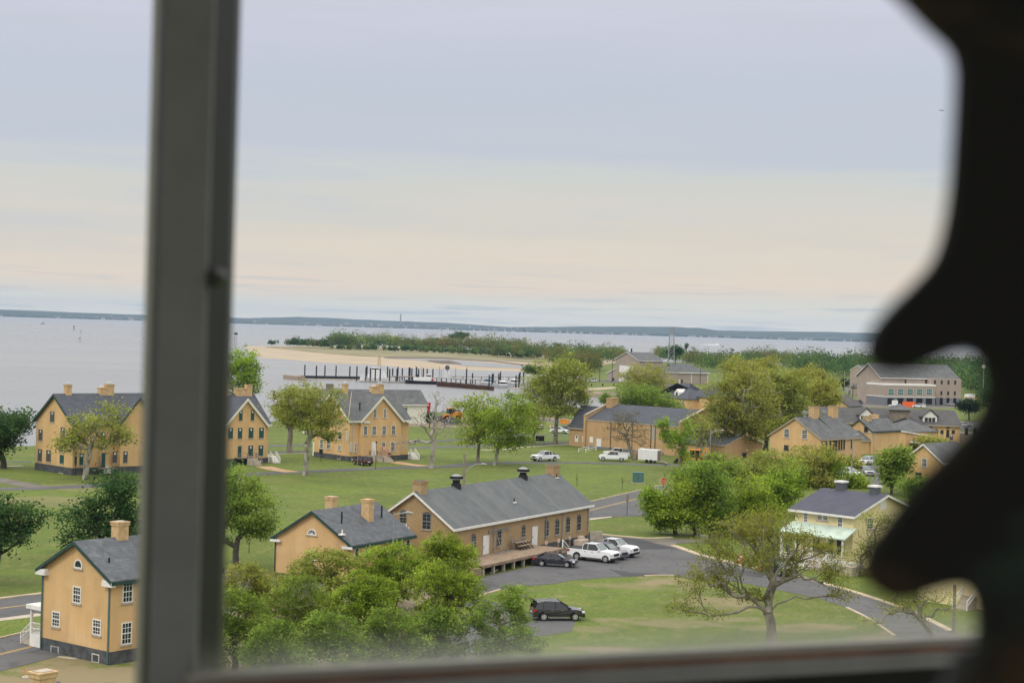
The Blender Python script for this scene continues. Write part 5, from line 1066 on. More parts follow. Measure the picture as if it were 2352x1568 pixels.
tree_px('dark_tree', "dark tree with drooping boughs cut by the left edge, on the lower lawn", 'tree', (-12, 1345), (-90, 1140, 100, 1310), 'leaf_dark', 'bark_dark', 14, 150, 8000, .32, .5, .3, lobes_px=[(20, 1170, 60, 26, 0), (65, 1195, 40, 22, 1), (10, 1230, 60, 30, -1), (-40, 1200, 60, 60, 0), (30, 1215, 30, 22, 1)])
tree_px('dark_tree', "dense dark green tree with forked trunk immediately right of the window bar", 'tree', (543, 1310), (470, 1060, 652, 1260), 'leaf_mid', 'bark_dark', 15, 210, 14000, .3, .55, .34, lobes_px=[(530, 1105, 60, 45, 0), (560, 1150, 70, 42, 1), (600, 1185, 50, 28, -1), (510, 1200, 60, 45, 1), (470, 1140, 60, 70, 0), (580, 1210, 45, 18, 0)], trunkpts=[(541, 1270, 0), (543, 1255, 0)])
tree_px('dark_tree', "bluish dark tree crown right of the window bar in front of the boarded house", 'tree', (500, 1240), (440, 1050, 560, 1200), 'leaf_dark', 'bark_dark', 16, 110, 6000, .34, .6, .3, nl=6)
tree_px('poplar', "bright green leafy tree on the shore behind the boarded house", 'tree', (548, 965), (500, 800, 603, 925), 'leaf_fresh', 'bark_grey', 17, 170, 7000, .6, .9, .4, lobes_px=[(560, 825, 34, 26, 0), (535, 850, 40, 34, 2), (575, 860, 28, 30, -2), (550, 895, 40, 26, 0), (590, 885, 14, 14, 1)])
tree_px('plane_tree', "large plane tree with pale mottled trunk between the second and third buff houses", 'tree', Z(3, 960, 1218), (618, 882, 800, 1030), 'leaf_olive', 'bark_pale', 18, 300, 13500, .38, .62, .46, depth=1.1, lobes_px=[(700, 905, 70, 24, 0), (655, 930, 36, 34, 1), (750, 930, 46, 30, -1), (690, 950, 60, 34, 2), (735, 965, 50, 30, -2), (660, 965, 34, 22, 0), (775, 960, 20, 12, 0), (760, 1000, 36, 12, 1)], trunkpts=[(703, 1065, 0), (706, 1035, 0), (705, 1018, 0)])
tree_px('plane_tree', "smaller plane tree with dark trunk seen behind the large plane tree between the houses", 'tree', Z(3, 805, 1000), (625, 900, 720, 1005), 'leaf_olive', 'bark_grey', 19, 150, 5500, .5, .8, .55, nl=6)
tree_px('dead_tree', "bare dead tree with peeling trunk standing beside the lane before the cream hall", 'tree', Z(5, 205, 1150), (925, 895, 1055, 1050), 'leaf_mid', 'bark_dead', 20, 230, 0, .3, .3, .42, lobes_px=[(1010, 925, 34, 26, 0), (960, 950, 22, 26, 1), (1000, 960, 36, 30, -1), (965, 1010, 20, 10, 0), (905, 1020, 22, 14, 1), (1035, 985, 20, 16, 0), (1000, 905, 26, 14, 0), (930, 1015, 40, 12, 0)], trunkpts=[(994, 1040, 0), (997, 1012, 0)], tip_r=.028, wander=.2, step=1.0, pen=.5)
tree_px('leafy_clump', "small round dark leafy clump in the crotch of the dead tree, by the cream hall", 'shrub', Z(5, 190, 760), (972, 944, 1001, 972), 'leaf_dark', 'bark_dark', 21, 30, 900, .5, .5, .15, nl=3)
tree_px('tree', "green tree with slanting dark trunk, left one of the pair near the lane", 'tree', Z(5, 650, 1088), (1062, 905, 1150, 1030), 'leaf_fresh', 'bark_grey', 22, 170, 6500, .42, .75, .33, lobes_px=[(1100, 930, 34, 24, 0), (1080, 965, 28, 22, 1), (1120, 970, 40, 36, -1), (1090, 1000, 34, 22, 0), (1060, 930, 20, 8, 0)])
tree_px('tree', "broad green tree with forked pale trunk, right one of the pair near the lane", 'tree', Z(5, 820, 1122), (1110, 905, 1228, 1040), 'leaf_fresh', 'bark_pale', 23, 230, 9500, .40, .7, .38, lobes_px=[(1170, 930, 42, 26, 0), (1140, 960, 36, 30, 1), (1195, 965, 34, 32, -1), (1165, 990, 50, 30, 1), (1150, 1020, 44, 14, 0), (1210, 1010, 22, 14, 0)], trunkpts=[(1140, 1050, 0), (1144, 1025, 0)])
tree_px('plane_tree', "tall plane tree with straight pale trunk in front of the harbour, left of the hall", 'tree', Z(5, 1395, 915), (1195, 820, 1360, 960), 'leaf_olive', 'bark_pale', 24, 380, 16500, .50, .85, .5, depth=1.1, lobes_px=[(1285, 845, 50, 28, 0), (1245, 870, 44, 30, 2), (1315, 870, 42, 28, -2), (1225, 905, 36, 30, 1), (1275, 905, 60, 34, 0), (1330, 910, 32, 24, 1), (1255, 935, 50, 20, -1), (1300, 935, 40, 18, 2), (1345, 920, 18, 12, 0)], trunkpts=[(1277, 990, 0), (1279, 955, 0), (1281, 935, 0)])
tree_px('tree', "thin green tree between the tall plane tree and the parked white cars", 'tree', Z(5, 1190, 930), (1180, 920, 1260, 1010), 'leaf_olive', 'bark_grey', 25, 110, 3200, .45, .9, .2, nl=5)
tree_px('bare_tree', "leaning tree with fine reddish twigs in front of the hall, beside the utility pickup", 'tree', Z(7, 580, 1345), (1395, 945, 1490, 1040), 'leaf_rust', 'bark_grey', 26, 240, 2200, .26, .5, .36, lobes_px=[(1440, 960, 34, 18, 0), (1415, 985, 26, 20, 1), (1470, 995, 24, 22, -1), (1440, 985, 30, 22, 0), (1425, 1005, 30, 12, 0), (1475, 1020, 16, 10, 0)], trunkpts=[(1448, 1035, 0), (1442, 1012, 0), (1438, 1000, 0)], tip_r=.018)
tree_px('tree', "ragged tree with ivy green limbs right of the hall, beside the white trailer", 'tree', Z(7, 1030, 1440), (1505, 945, 1600, 1050), 'leaf_fresh', 'bark_grey', 27, 120, 3600, .4, .55, .3, lobes_px=[(1525, 975, 20, 14, 0), (1545, 1000, 22, 16, 1), (1580, 990, 18, 30, -1), (1570, 1040, 14, 30, 0), (1550, 1010, 20, 20, 0)], trunkpts=[(1562, 1060, 0), (1565, 1040, 0), (1568, 1020, 0)])
tree_px('bare_tree', "pale twiggy tree with leaning limbs behind the ragged tree right of the hall", 'tree', Z(7, 1120, 1340), (1575, 930, 1660, 1060), 'leaf_olive', 'bark_pale', 28, 150, 1800, .4, .7, .3, nl=6)
tree_px('tree', "green tree crown behind the hall roof, before the boathouse", 'tree', (1445, 950), (1410, 885, 1560, 945), 'leaf_mid', 'bark_grey', 29, 260, 11000, .6, 1.1, .45, lobes_px=[(1465, 905, 50, 22, 0), (1430, 925, 30, 16, 2), (1500, 920, 50, 20, -1), (1540, 930, 30, 14, 0)])
tree_px('blossom_tree', "pale flowering plane tree in front of the boathouse door", 'tree', (1480, 905), (1420, 840, 1550, 900), 'leaf_olive', 'bark_grey', 30, 260, 10000, .62, 1.1, .45, lobes_px=[(1485, 855, 50, 18, 0), (1450, 875, 36, 18, 2), (1515, 880, 40, 20, -1), (1480, 885, 50, 20, 1)])
tree_px('shrub', "low green bush at the water's edge left of the hall roof", 'shrub', Z(14, 1330, 825), (1372, 900, 1410, 935), 'leaf_mid', 'bark_dark', 31, 50, 1600, .6, .7, .15, nl=4)
# the big group of plane trees right of the hall
for k, (lab, base, lp) in enumerate([
    ("massive plane tree with thick forked trunk right of the digger", Z(7, 1555, 1325), [(1680, 905, 55, 40, 0), (1720, 870, 55, 36, 3), (1650, 945, 44, 30, -2), (1700, 950, 60, 40, 1), (1750, 930, 50, 44, -1), (1700, 985, 50, 30, 2), (1640, 975, 34, 20, 0), (1740, 990, 34, 28, 1)]),
    ("plane tree with dark trunk filling the gap before the barracks gable", Z(7, 1835, 1250), [(1780, 880, 50, 36, 0), (1800, 930, 55, 44, 2), (1770, 970, 44, 34, -2), (1830, 900, 40, 34, 1), (1840, 950, 40, 30, 0)])]):
    tree_px('plane_tree', lab, 'tree', base, (lp[0][0]-60, 840, lp[0][0]+60, 1000), 'leaf_olive', 'bark_pale' if k == 0 else 'bark_dark', 32+k, 420, 19000, .46, .8, .75 if k == 0 else .5, depth=.8, lobes_px=lp, trunkpts=([(1694, 1030, 0), (1690, 1012, 0)] if k == 0 else [(1760, 1015, 0), (1762, 1000, 0)]), group='plane trees right of the hall', grow=1.2)
for k, (lab, base, box) in enumerate([
    ("broad yellow-green plane crown at the back of the group, above the hipped roof", (1700, 945), (1640, 815, 1790, 900)), ("yellow-green plane crown on the right end of the group", (1850, 960), (1790, 825, 1930, 920)),
    ("lower right crown of the plane group, touching the orange gable", (1890, 985), (1840, 860, 1930, 960))]):
    tree_px('plane_tree', lab, 'tree', base, box, 'leaf_olive', 'bark_grey', 36+k, 260, 11500, .62, 1.1, .5, nl=8, group='plane trees right of the hall')
# thicket beyond the stop sign
TH = 'thicket trees beyond the stop sign'
for k, (lab, base, lp, lf) in enumerate([
    ("dense green tree at the left end of the thicket, leaning over the grass", Z(8, 1040, 552), [(1555, 1160, 45, 28, 0), (1585, 1130, 50, 40, 1), (1540, 1185, 36, 18, -1), (1590, 1180, 50, 40, 0), (1505, 1140, 24, 16, 0)], 'leaf_fresh'),
    ("small yellow-green tree reaching over the road beside the stop sign", Z(8, 870, 540), [(1500, 1140, 24, 14, 0), (1520, 1165, 34, 18, 0), (1530, 1190, 30, 20, 0)], 'leaf_fresh'),
    ("dark centre tree of the thicket", Z(8, 1180, 555), [(1640, 1120, 44, 44, 0), (1650, 1170, 44, 44, 1), (1620, 1095, 34, 30, 0)], 'leaf_mid'),
    ("tall tree at the back of the thicket below the digger", Z(8, 1060, 330), [(1600, 1090, 50, 34, 0), (1660, 1075, 44, 30, 1), (1570, 1110, 30, 24, 0)], 'leaf_mid'),
    ("bushy green tree of the thicket before the yellow clapboard house", Z(8, 1420, 530), [(1720, 1140, 50, 44, 0), (1700, 1185, 44, 36, 1), (1750, 1170, 44, 36, -1)], 'leaf_fresh'),
    ("yellowish tree of the thicket below the barracks gable", Z(8, 1500, 300), [(1740, 1080, 60, 36, 0), (1790, 1070, 50, 34, 1), (1700, 1100, 40, 30, 1)], 'leaf_olive'),
    ("bright bushy tree of the thicket left of the purple-grey roof", Z(8, 1750, 380), [(1790, 1125, 50, 44, 0), (1820, 1090, 40, 30, 1), (1760, 1150, 40, 36, 1)], 'leaf_fresh'),
    ("olive tree of the thicket right of the barracks gable", Z(9, 300, 1330), [(1850, 1060, 60, 34, 0), (1890, 1045, 40, 26, 1), (1860, 1100, 60, 30, -1)], 'leaf_olive'),
    ("green tree below the barracks wall at the end of the thicket", Z(9, 480, 1330), [(1900, 1080, 34, 34, 0), (1880, 1110, 40, 24, 1)], 'leaf_fresh')]):
    tree_px('thicket_tree', lab, 'tree', base, (lp[0][0]-50, lp[0][1]-50, lp[0][0]+50, lp[0][1]+50), lf, 'bark_dark', 45+k, 200, 9500, .34, .6, .26, lobes_px=lp, group=TH, step=.9, grow=1.2)
# right side
for k, (nm, lab, base, box, lf, n_) in enumerate([
    ('tree', "green tree standing in the back yard left of the half hidden brick gable", Z(9, 1080, 1400), (2010, 1015, 2095, 1140), 'leaf_mid', 9000),
    ('tree', "low green tree on the yard edge above the left white capped chimney", Z(9, 700, 1330), (1935, 1085, 1995, 1130), 'leaf_fresh', 3500),
    ('thin_tree', "thin yellowish young tree beside the barracks wall above the parked cars", Z(9, 680, 1200), (1925, 1040, 1985, 1090), 'leaf_olive', 1300),
    ('tree', "grey-green tree half hidden by the dark bracket, behind the clapboard gable", (2140, 1200), (2065, 1090, 2200, 1190), 'leaf_mid', 8000),
    ('tree', "grey-green tree beside the half hidden brick gable, touching the dark bracket", (2200, 1120), (2130, 1010, 2230, 1100), 'leaf_mid', 6000),
    ('tree', "yellow-green tree at the corner of the dormered barracks", (2135, 1035), (2090, 1000, 2180, 1040), 'leaf_olive', 3000),
    ('pine_tree', "dark pine in front of the institutional block, right side", Z(9, 1825, 690), (2195, 910, 2255, 955), 'leaf_pine', 4500),
    ('pine_tree', "dark pine standing in the car park left of the institutional wing", Z(9, 625, 400), (1920, 866, 1958, 892), 'leaf_pine', 2600),
    ('pine_tree', "small dark pine beside the flagpole", Z(9, 820, 500), (1974, 900, 1994, 920), 'leaf_pine', 1500),
    ('tree', "dark tree along the inner edge of the dark bracket, right of the institute", (2290, 960), (2235, 880, 2330, 950), 'leaf_dark', 5000)]):
    tree_px(nm, lab, 'tree', base, box, lf, 'bark_dark', 60+k, 150, n_, .5, .8, .25, nl=6)
# wide sparse tree on the near lawn
fx = [(1700, 1215, 80, 34, 0), (1770, 1195, 80, 26, 1.5), (1830, 1230, 60, 20, -1), (1640, 1255, 70, 34, 1), (1590, 1330, 46, 46, -1.5), (1895, 1260, 50, 20, 1), (1560, 1390, 36, 22, 0), (1650, 1330, 60, 40, 1.5), (1720, 1280, 80, 40, -1.5), (1830, 1290, 80, 50, 2), (1910, 1310, 50, 50, -1), (1940, 1370, 34, 26, 1), (1620, 1400, 50, 14, -1), (1720, 1370, 60, 20, 1), (1750, 1232, 80, 36, 2)]
tree_px('spreading_tree', "wide spreading sparse tree with bare twisting limbs on the near lawn, lower right", 'tree', Z(8, 1690, 1490), (1540, 1170, 1960, 1420), 'leaf_bud', 'bark_grey', 70, 950, 20000, .175, .34, .44, depth=.85, lobes_px=fx, trunkpts=[(1772, 1445, 0), (1771, 1428, 0)], tip_r=.011, step=.75, wander=.13, shell=.7, pen=.42, flat=.3, grow=1.08)
tree_px('bare_tree', "leaning bare tree low at the right, partly hidden by the dark bracket", 'tree', Z(10, 1290, 1190), (2030, 1330, 2200, 1430), 'leaf_olive', 'bark_grey', 71, 160, 2600, .16, .4, .32, lobes_px=[(2060, 1400, 50, 20, 0), (2110, 1370, 60, 30, 1), (2170, 1380, 40, 26, 0), (2000, 1430, 36, 12, 0), (2120, 1420, 30, 12, 0)], trunkpts=[(2120, 1425, 0), (2095, 1405, 0)], tip_r=.012, step=.6)
tree_px('tree', "loose yellow-green tree beside the clapboard house gable, edge of the dark bracket", 'tree', Z(10, 640, 690), (1960, 1175, 2040, 1320), 'leaf_olive', 'bark_grey', 72, 160, 3600, .22, .45, .2, lobes_px=[(2020, 1195, 40, 24, 0), (1995, 1235, 30, 26, 0), (1980, 1285, 30, 34, 0), (2030, 1260, 40, 40, 0), (2040, 1320, 40, 34, 0)])
# foreground grove
GR = 'trees of the leafy grove in the foreground'
gl = [("bright green tree at the right front of the grove, beside the loading steps", (1040, 1420), [(1030, 1320, 60, 36, 0), (1060, 1360, 50, 40, 1), (1000, 1370, 50, 36, -1), (1040, 1400, 60, 40, 0), (980, 1340, 40, 30, 0)], 'leaf_fresh', .26),
      ("small bright tree top against the storehouse gable", (1025, 1350), [(1020, 1245, 34, 18, 0), (1045, 1265, 44, 20, 0), (1000, 1280, 36, 24, 0), (1060, 1285, 34, 18, 0), (1020, 1310, 50, 30, 0)], 'leaf_fresh', .26),
      ("high green tree of the grove under the cottage eaves", (905, 1400), [(905, 1275, 50, 24, 0), (860, 1300, 44, 30, 1), (930, 1310, 50, 34, -1), (890, 1340, 60, 40, 0)], 'leaf_fresh', .26),
      ("olive tree of the grove under the round-topped cottage window", (760, 1410), [(740, 1290, 60, 26, 0), (700, 1310, 40, 26, 0), (780, 1310, 50, 34, 1), (740, 1345, 60, 40, -1)], 'leaf_olive', .24),
      ("vivid green tree in the middle of the grove", (840, 1470), [(830, 1345, 50, 28, 0), (860, 1370, 46, 34, 1), (810, 1380, 50, 34, -1), (850, 1410, 50, 36, 0)], 'leaf_fresh', .26),
      ("green tree filling the grove behind the vivid middle tree", (700, 1470), [(680, 1360, 60, 34, 0), (640, 1390, 44, 34, 1), (720, 1400, 50, 40, 0), (670, 1430, 60, 36, -1)], 'leaf_mid', .22),
      ("thin twiggy tree at the left end of the grove beside the window bar", (575, 1440), [(565, 1330, 44, 28, 0), (610, 1350, 40, 30, 1), (540, 1370, 34, 34, 0), (590, 1390, 40, 30, 0)], 'leaf_olive', .22),
      ("tall green tree at the left front of the grove against the window bar", (540, 1540), [(530, 1400, 40, 50, 0), (560, 1440, 50, 50, 1), (510, 1470, 40, 50, -1), (590, 1480, 40, 40, 0)], 'leaf_mid', .22),
      ("grey-green tree low in the middle of the grove", (770, 1570), [(760, 1440, 50, 34, 0), (720, 1470, 50, 40, 1), (800, 1480, 40, 36, -1), (750, 1510, 60, 36, 0)], 'leaf_mid', .2),
      ("green tree low at the left of the grove above the sill", (640, 1590), [(630, 1470, 50, 36, 0), (600, 1510, 46, 36, 1), (670, 1520, 50, 36, 0), (640, 1545, 50, 20, 0)], 'leaf_mid', .2),
      ("green tree right of the grove centre above the sill", (900, 1560), [(900, 1430, 50, 36, 0), (940, 1460, 46, 40, 1), (870, 1480, 46, 36, 0), (910, 1510, 60, 30, 0)], 'leaf_mid', .22),
      ("green tree low in the grove beside the bright right-hand tree", (1000, 1545), [(990, 1430, 40, 34, 0), (1020, 1450, 44, 34, 1), (970, 1480, 50, 36, 0), (1010, 1505, 50, 26, 0)], 'leaf_mid', .22),
      ("drooping tree at the right end of the grove beside the open black car", (1130, 1545), [(1180, 1370, 34, 22, 0), (1145, 1400, 40, 26, 1), (1188, 1418, 24, 26, 0), (1110, 1430, 44, 30, 0), (1180, 1450, 44, 30, -1), (1220, 1475, 30, 20, 0), (1120, 1480, 50, 26, 0), (1170, 1500, 60, 20, 0)], 'leaf_mid', .24)]
for k, (lab, base, lp, lf, tr) in enumerate(gl):
    tree_px('grove_tree', lab, 'tree', base, (lp[0][0]-60, lp[0][1]-60, lp[0][0]+60, lp[0][1]+60), lf, 'bark_grey' if k in (5, 8, 12, 6) else 'bark_dark', 80+k, 340 if lf == 'leaf_fresh' else 270, 16500 if lf == 'leaf_fresh' else 12500, .20, .30, tr, lobes_px=lp, group=GR, step=.7, tip_r=.014, shell=.30, grow=1.24, flat=.8)
# saplings on the lawn
for k, (p, h_) in enumerate([(Z(8, 415, 155), 30), (Z(8, 775, 80), 20), (Z(4, 360, 500), 40), (Z(5, 1600, 1310), 28)]):
    tree_px('sapling', ["slim bare sapling left of the green utility box", "slim bare sapling right of the green utility box", "slim bare sapling beside the left grass of the cottage", "slim bare sapling behind the storehouse roof end"][k], 'sapling', p, (p[0]-8, p[1]-h_-10, p[0]+8, p[1]-8), 'leaf_olive', 'bark_dark', 100+k, 26, 60, .15, .2, .05, nl=2, tip_r=.01)

# woods that read as one mass
wood('island_wood', "low dense mixed wood of green and russet bushes on the sand spit", 'woodland', [
    ([Z(11, 640, 405), Z(11, 800, 415), Z(11, 1100, 418)], -1.5, 60, 110, 11, 19, 'gmgdy'),
    ([Z(11, 1100, 412), Z(11, 1350, 420), Z(11, 1600, 430)], -1.5, 60, 100, 9, 15, 'rgmry'),
    ([Z(11, 1420, 425), Z(11, 1800, 445), Z(11, 2150, 465)], -1.5, 60, 150, 11, 19, 'rrgrm'),
    ([Z(11, 1200, 430), Z(11, 1500, 440), Z(11, 1900, 462), Z(11, 2300, 480)], -1.5, 20, 70, 4, 8, 'ggdy'),
    ([Z(11, 320, 394), Z(11, 500, 402), Z(11, 650, 410)], -1.5, 20, 60, 6, 10, 'dmg'), ([Z(11, 180, 388), Z(11, 260, 388)], -1.5, 10, 5, 5, 6, 'd'),
    ([Z(11, 650, 418), Z(11, 1100, 430), Z(11, 1500, 446), Z(11, 1900, 468), Z(11, 2250, 492)], -1.7, 14, 120, 3, 6.5, 'ggdym')], 'leaf_wood', 5, 1.5)
wood('harbour_wood', "wide belt of mixed green and russet woodland behind the boathouse and institute", 'woodland', [
    ([Z(14, 0, 225), Z(14, 400, 245), Z(14, 800, 265)], 0, 120, 110, 7, 13, 'gdgmr'),
    ([Z(14, 650, 330), Z(14, 1000, 420), Z(14, 1200, 450)], 0, 160, 110, 7, 12, 'rgrdm'),
    ([Z(14, 700, 300), Z(14, 1200, 330), Z(14, 1500, 330)], 0, 300, 100, 9, 14, 'grdmb'),
    ([Z(14, 380, 470), Z(14, 600, 470)], 0, 30, 16, 4, 6, 'dg'),
    ([Z(7, 800, 400), Z(7, 1300, 520), Z(7, 1900, 440), Z(9, 400, 330)], 0, 240, 260, 8, 14, 'gdrmbg'),
    ([Z(9, 200, 270), Z(9, 600, 310), Z(9, 900, 300), Z(9, 1500, 290), Z(9, 2100, 330)], 0, 330, 330, 9, 16, 'ddgbdg'),
    ([Z(9, 1750, 440), Z(9, 2300, 560)], 0, 200, 120, 8, 14, 'dgbd')], 'leaf_wood', 6, 1.35)
tree_px('round_tree', "dark rounded tree standing above the wood on the sand spit", 'tree', Z(11, 1650, 405), (1030, 757, 1082, 782), 'leaf_dark', 'bark_dark', 110, 90, 3800, 1.5, 1.6, .5, nl=5, z0=-1.5)
tree_px('bare_tree', "grey bare tree standing among the bushes at the spit's right end", 'tree', Z(11, 2130, 420), (1190, 778, 1212, 795), 'leaf_olive', 'bark_dead', 111, 90, 0, 1, 1, .3, nl=4, z0=-1.5, tip_r=.06)
tree_px('bare_tree', "grey leafless tree among the green bushes in the middle of the spit", 'tree', Z(11, 1100, 390), (885, 765, 925, 790), 'leaf_olive', 'bark_dead', 112, 140, 500, 1.0, 1.3, .3, nl=5, z0=-1.5, tip_r=.06)
tree_px('lone_tree', "lone thin tree top above the woodland left of the boathouse", 'tree', (1280, 812), (1270, 786, 1292, 800), 'leaf_rust', 'bark_dark', 113, 40, 700, .9, 1.2, .25, nl=3)
tree_px('tree', "dark green clump of trees beneath the pylon", 'tree', (1552, 840), (1530, 792, 1570, 820), 'leaf_dark', 'bark_dark', 114, 90, 3000, 1.2, 1.6, .4, nl=5)
tree_px('lone_tree', "narrow leaning tree top just right of the pylon", 'tree', (1577, 835), (1570, 784, 1583, 805), 'leaf_dark', 'bark_dark', 115, 30, 500, .8, .7, .3, nl=2)
# ------------------------------------------------------------------ vehicles
KINDS_ = {
 'sedan': dict(L=4.85, W=1.86, wb=2.83, r=.34, fo=.95, body=[(-2.42, .30), (-2.45, .62), (-2.38, .98), (-1.75, 1.04), (-.6, .98), (.75, .96), (1.7, .86), (2.25, .72), (2.42, .55), (2.40, .26)], cab=[(-1.95, 1.02), (-1.15, 1.40), (-.3, 1.46), (.25, 1.42), (1.15, .95)]),
 'suv': dict(L=4.8, W=1.92, wb=2.9, r=.38, fo=.9, body=[(-2.38, .34), (-2.42, .75), (-2.34, 1.15), (-.6, 1.10), (.85, 1.08), (1.75, 1.02), (2.25, .90), (2.40, .65), (2.38, .30)], cab=[(-2.32, 1.13), (-2.02, 1.66), (-1.2, 1.76), (.1, 1.72), (1.15, 1.06)]),
 'pickup': dict(L=5.9, W=2.02, wb=3.7, r=.44, fo=.95, body=[(-2.98, .55), (-3.0, 1.36), (-1.05, 1.36), (-.9, 1.28), (1.05, 1.28), (1.3, 1.34), (2.5, 1.28), (2.88, 1.14), (2.93, .6), (2.90, .42), (-2.5, .42)], cab=[(-1.08, 1.30), (-1.0, 1.90), (-.7, 2.02), (.55, 2.02), (1.38, 1.3)]),
 'van': dict(L=5.4, W=2.0, wb=3.3, r=.38, fo=.9, body=[(-2.68, .35), (-2.7, 1.15), (1.6, 1.12), (2.5, 1.0), (2.68, .7), (2.66, .32)], cab=[(-2.66, 1.1), (-2.6, 2.02), (-2.3, 2.1), (1.0, 2.08), (1.95, 1.1)]),
}
def make_car(name, label, kind, paint, group=None, open_gate=False, detail=True, cat='car', util=False, black_trim=False):
    k = KINDS_[kind]; t = empty(name, label, cat, group=group); W = k['W']/2; wb = k['wb']; xr = -k['L']/2+(k['L']-k['fo']-wb); xf = xr+wb; r = k['r']
    # body with wheel arches cut into its side profile
    def arch(cx, lo): return [(cx+math.cos(math.pi-math.pi*i/8)*(r+.07), max(lo, r+math.sin(math.pi*i/8)*(r+.07))) for i in range(9)][::-1]
    top = k['body']; lo = .30 if kind != 'pickup' else .42
    prof = [p for p in top if p[1] > lo+.05 or p in (top[0], top[-1])]
    bottom = arch(xf, lo)+arch(xr, lo)
    full = prof+bottom
    q = MB(); n = len(full); wt = lambda z: W-.02-max(0, z-.75)*.10
    q.prism([(x, -wt(z), z) for x, z in full], [(x, wt(z), z) for x, z in full]); bo = q.build('body', M[paint], t, bevel=.05)
    if kind == 'pickup':
        q = MB(); q.box(-2.9, -W+.16, 1.365, -1.12, W-.16, 1.38); q.build('bed', M['plastic_black'], t)
        for y in (-W+.06, W-.16): q = MB(); q.box(-2.95, y, 1.34, -1.1, y+.1, 1.41); q.build('bed_rail', M[paint if util else 'plastic_black'], t)
    cb = k['cab']; wz = lambda z, z0: W-.10-(z-z0)*.28; z0 = cb[0][1]-.05
    g = MB(); pr = [(cb[0][0], z0)]+cb[1:-1]+[(cb[-1][0], z0)]; pr2 = [(x, z-.035 if i not in (0, len(pr)-1) else z) for i, (x, z) in enumerate(pr)]
    g.prism([(x, -wz(z, z0), z) for x, z in pr2], [(x, wz(z, z0), z) for x, z in pr2]); g.build('windows', M['car_glass'], t)
    ro = MB(); tp = cb[1:-1]; ext = tp
    lo_ = [(x, z-.05) for x, z in ext][::-1]; ro.prism([(x, -wz(z, z0)-.012, z) for x, z in ext+lo_], [(x, wz(z, z0)+.012, z) for x, z in ext+lo_]); rr = ro.build('roof', M[paint], t)
    p = MB()
    def pil(a, b_, th=.09):
        for s_ in (-1, 1): p.beam((a[0], s_*(wz(a[1], z0)+.005), a[1]), (b_[0], s_*(wz(b_[1], z0)+.005), b_[1]), .035, th)
    pil((cb[-1][0], z0), cb[-2], .09); pil((cb[0][0]+.04, z0), (cb[1][0]+.03, cb[1][1]-.03), .26 if kind in ('suv', 'sedan') else .16)
    for xm in ([-.35] if kind != 'van' else [-1.2, .5]): pil((xm, z0), (xm, tp[len(tp)//2][1]-.03), .10)
    if kind in ('suv',): pil((-1.45, z0), (-1.4, 1.68), .10)
    p.build('pillars', M['plastic_black' if paint in ('car_black', 'car_navy') else paint], t)
    ws = MB(); a, b_ = cb[-1], cb[-2]; d_ = .015
    ws.add([(a[0]-.04+d_, -wz(a[1], z0)+.1, a[1]+.0+d_), (a[0]-.04+d_, wz(a[1], z0)-.1, a[1]+d_), (b_[0]+.08+d_, wz(b_[1], z0)-.07, b_[1]-.05+d_), (b_[0]+.08+d_, -wz(b_[1], z0)+.07, b_[1]-.05+d_)], [(0, 1, 2, 3)]); ws.build('windscreen', M['windscreen'], t)
    for sx_ in (xr, xf):
        for s_ in (-1, 1):
            w_ = MB(); w_.tube([(0, -.115, 0), (0, .115, 0)], r, 18); wo_ = w_.build('wheel', M['tyre'], t); wo_.location = (sx_, s_*(W-.12), r)
            rm = MB(); rm.tube([(0, s_*.08, 0), (0, s_*.13, 0)], r*.64, 14); rm.mi = 1
            for i in range(5): an = 2*math.pi*(i+.5)/5; c_ = (math.cos(an)*r*.42, s_*.128, math.sin(an)*r*.42); rm.tube([(c_[0], s_*.10, c_[2]), (c_[0], s_*.135, c_[2])], r*.13, 5)
            rm.build('rim', [M['alloy'], M['tyre']], wo_)
    xF, xB = k['L']/2, -k['L']/2; zl = .72 if kind == 'sedan' else .85 if kind in ('suv', 'van') else 1.0
    for s_ in (-1, 1):
        q = MB(); q.box(xF-.30, s_*(W-.12)-.2, zl-.10, xF-.03, s_*(W-.12)+.09, zl+.06); q.build('headlight', M['lamp_clear'], t)
        q = MB(); q.box(xB+.02 if kind != 'pickup' else xB-.03, s_*(W-.10)-.12, zl, xB+.28, s_*(W-.10)+.075, zl+.22); q.build('tail_light', M['lamp_red'], t)
        q = MB(); q.box(cb[-1][0]-.35, s_*(W+.02)-.09, z0+.02, cb[-1][0]-.17, s_*(W+.02)+.11, z0+.20); q.build('mirror', M[paint], t)
        q = MB(); q.box(-.75, s_*(W+.0)-.02, z0-.14, -.55, s_*W+.02, z0-.10); q.box(.2, s_*W-.02, z0-.14, .4, s_*W+.02, z0-.10); q.build('handle', M['chrome'], t)
        if kind in ('suv',) : q = MB(); q.beam((-1.9, s_*(W-.38), 1.76), (.1, s_*(W-.38), 1.80), .04, .05); q.build('roof_rail', M['chrome'], t)
        if kind in ('suv', 'pickup'): q = MB(); q.box(xr+r+.1, s_*(W-.02)-.05, lo-.04, xf-r-.1, s_*(W-.02)+.05, lo+.05); q.build('side_step', M['chrome' if paint == 'car_black' else 'plastic_black'], t)
    q = MB(); q.box(xF-.08, -.58, zl-.22, xF+.015, .58, zl+.04); q.build('grille', M['plastic_black'], t)
    q = MB(); q.box(xF-.25, -W+.06, .36, xF+.04, W-.06, .58); q.build('front_bumper', M['plastic_black' if kind == 'pickup' else paint], t)
    q = MB(); q.box(xB-.04, -W+.08, .42, xB+.2, W-.08, .62); q.build('rear_bumper', M['chrome' if kind == 'pickup' else paint], t)
    q = MB(); q.box(xB-.05, -.26, .68, xB+.0, .26, .82); q.build('number_plate', M['hull_white'], t)
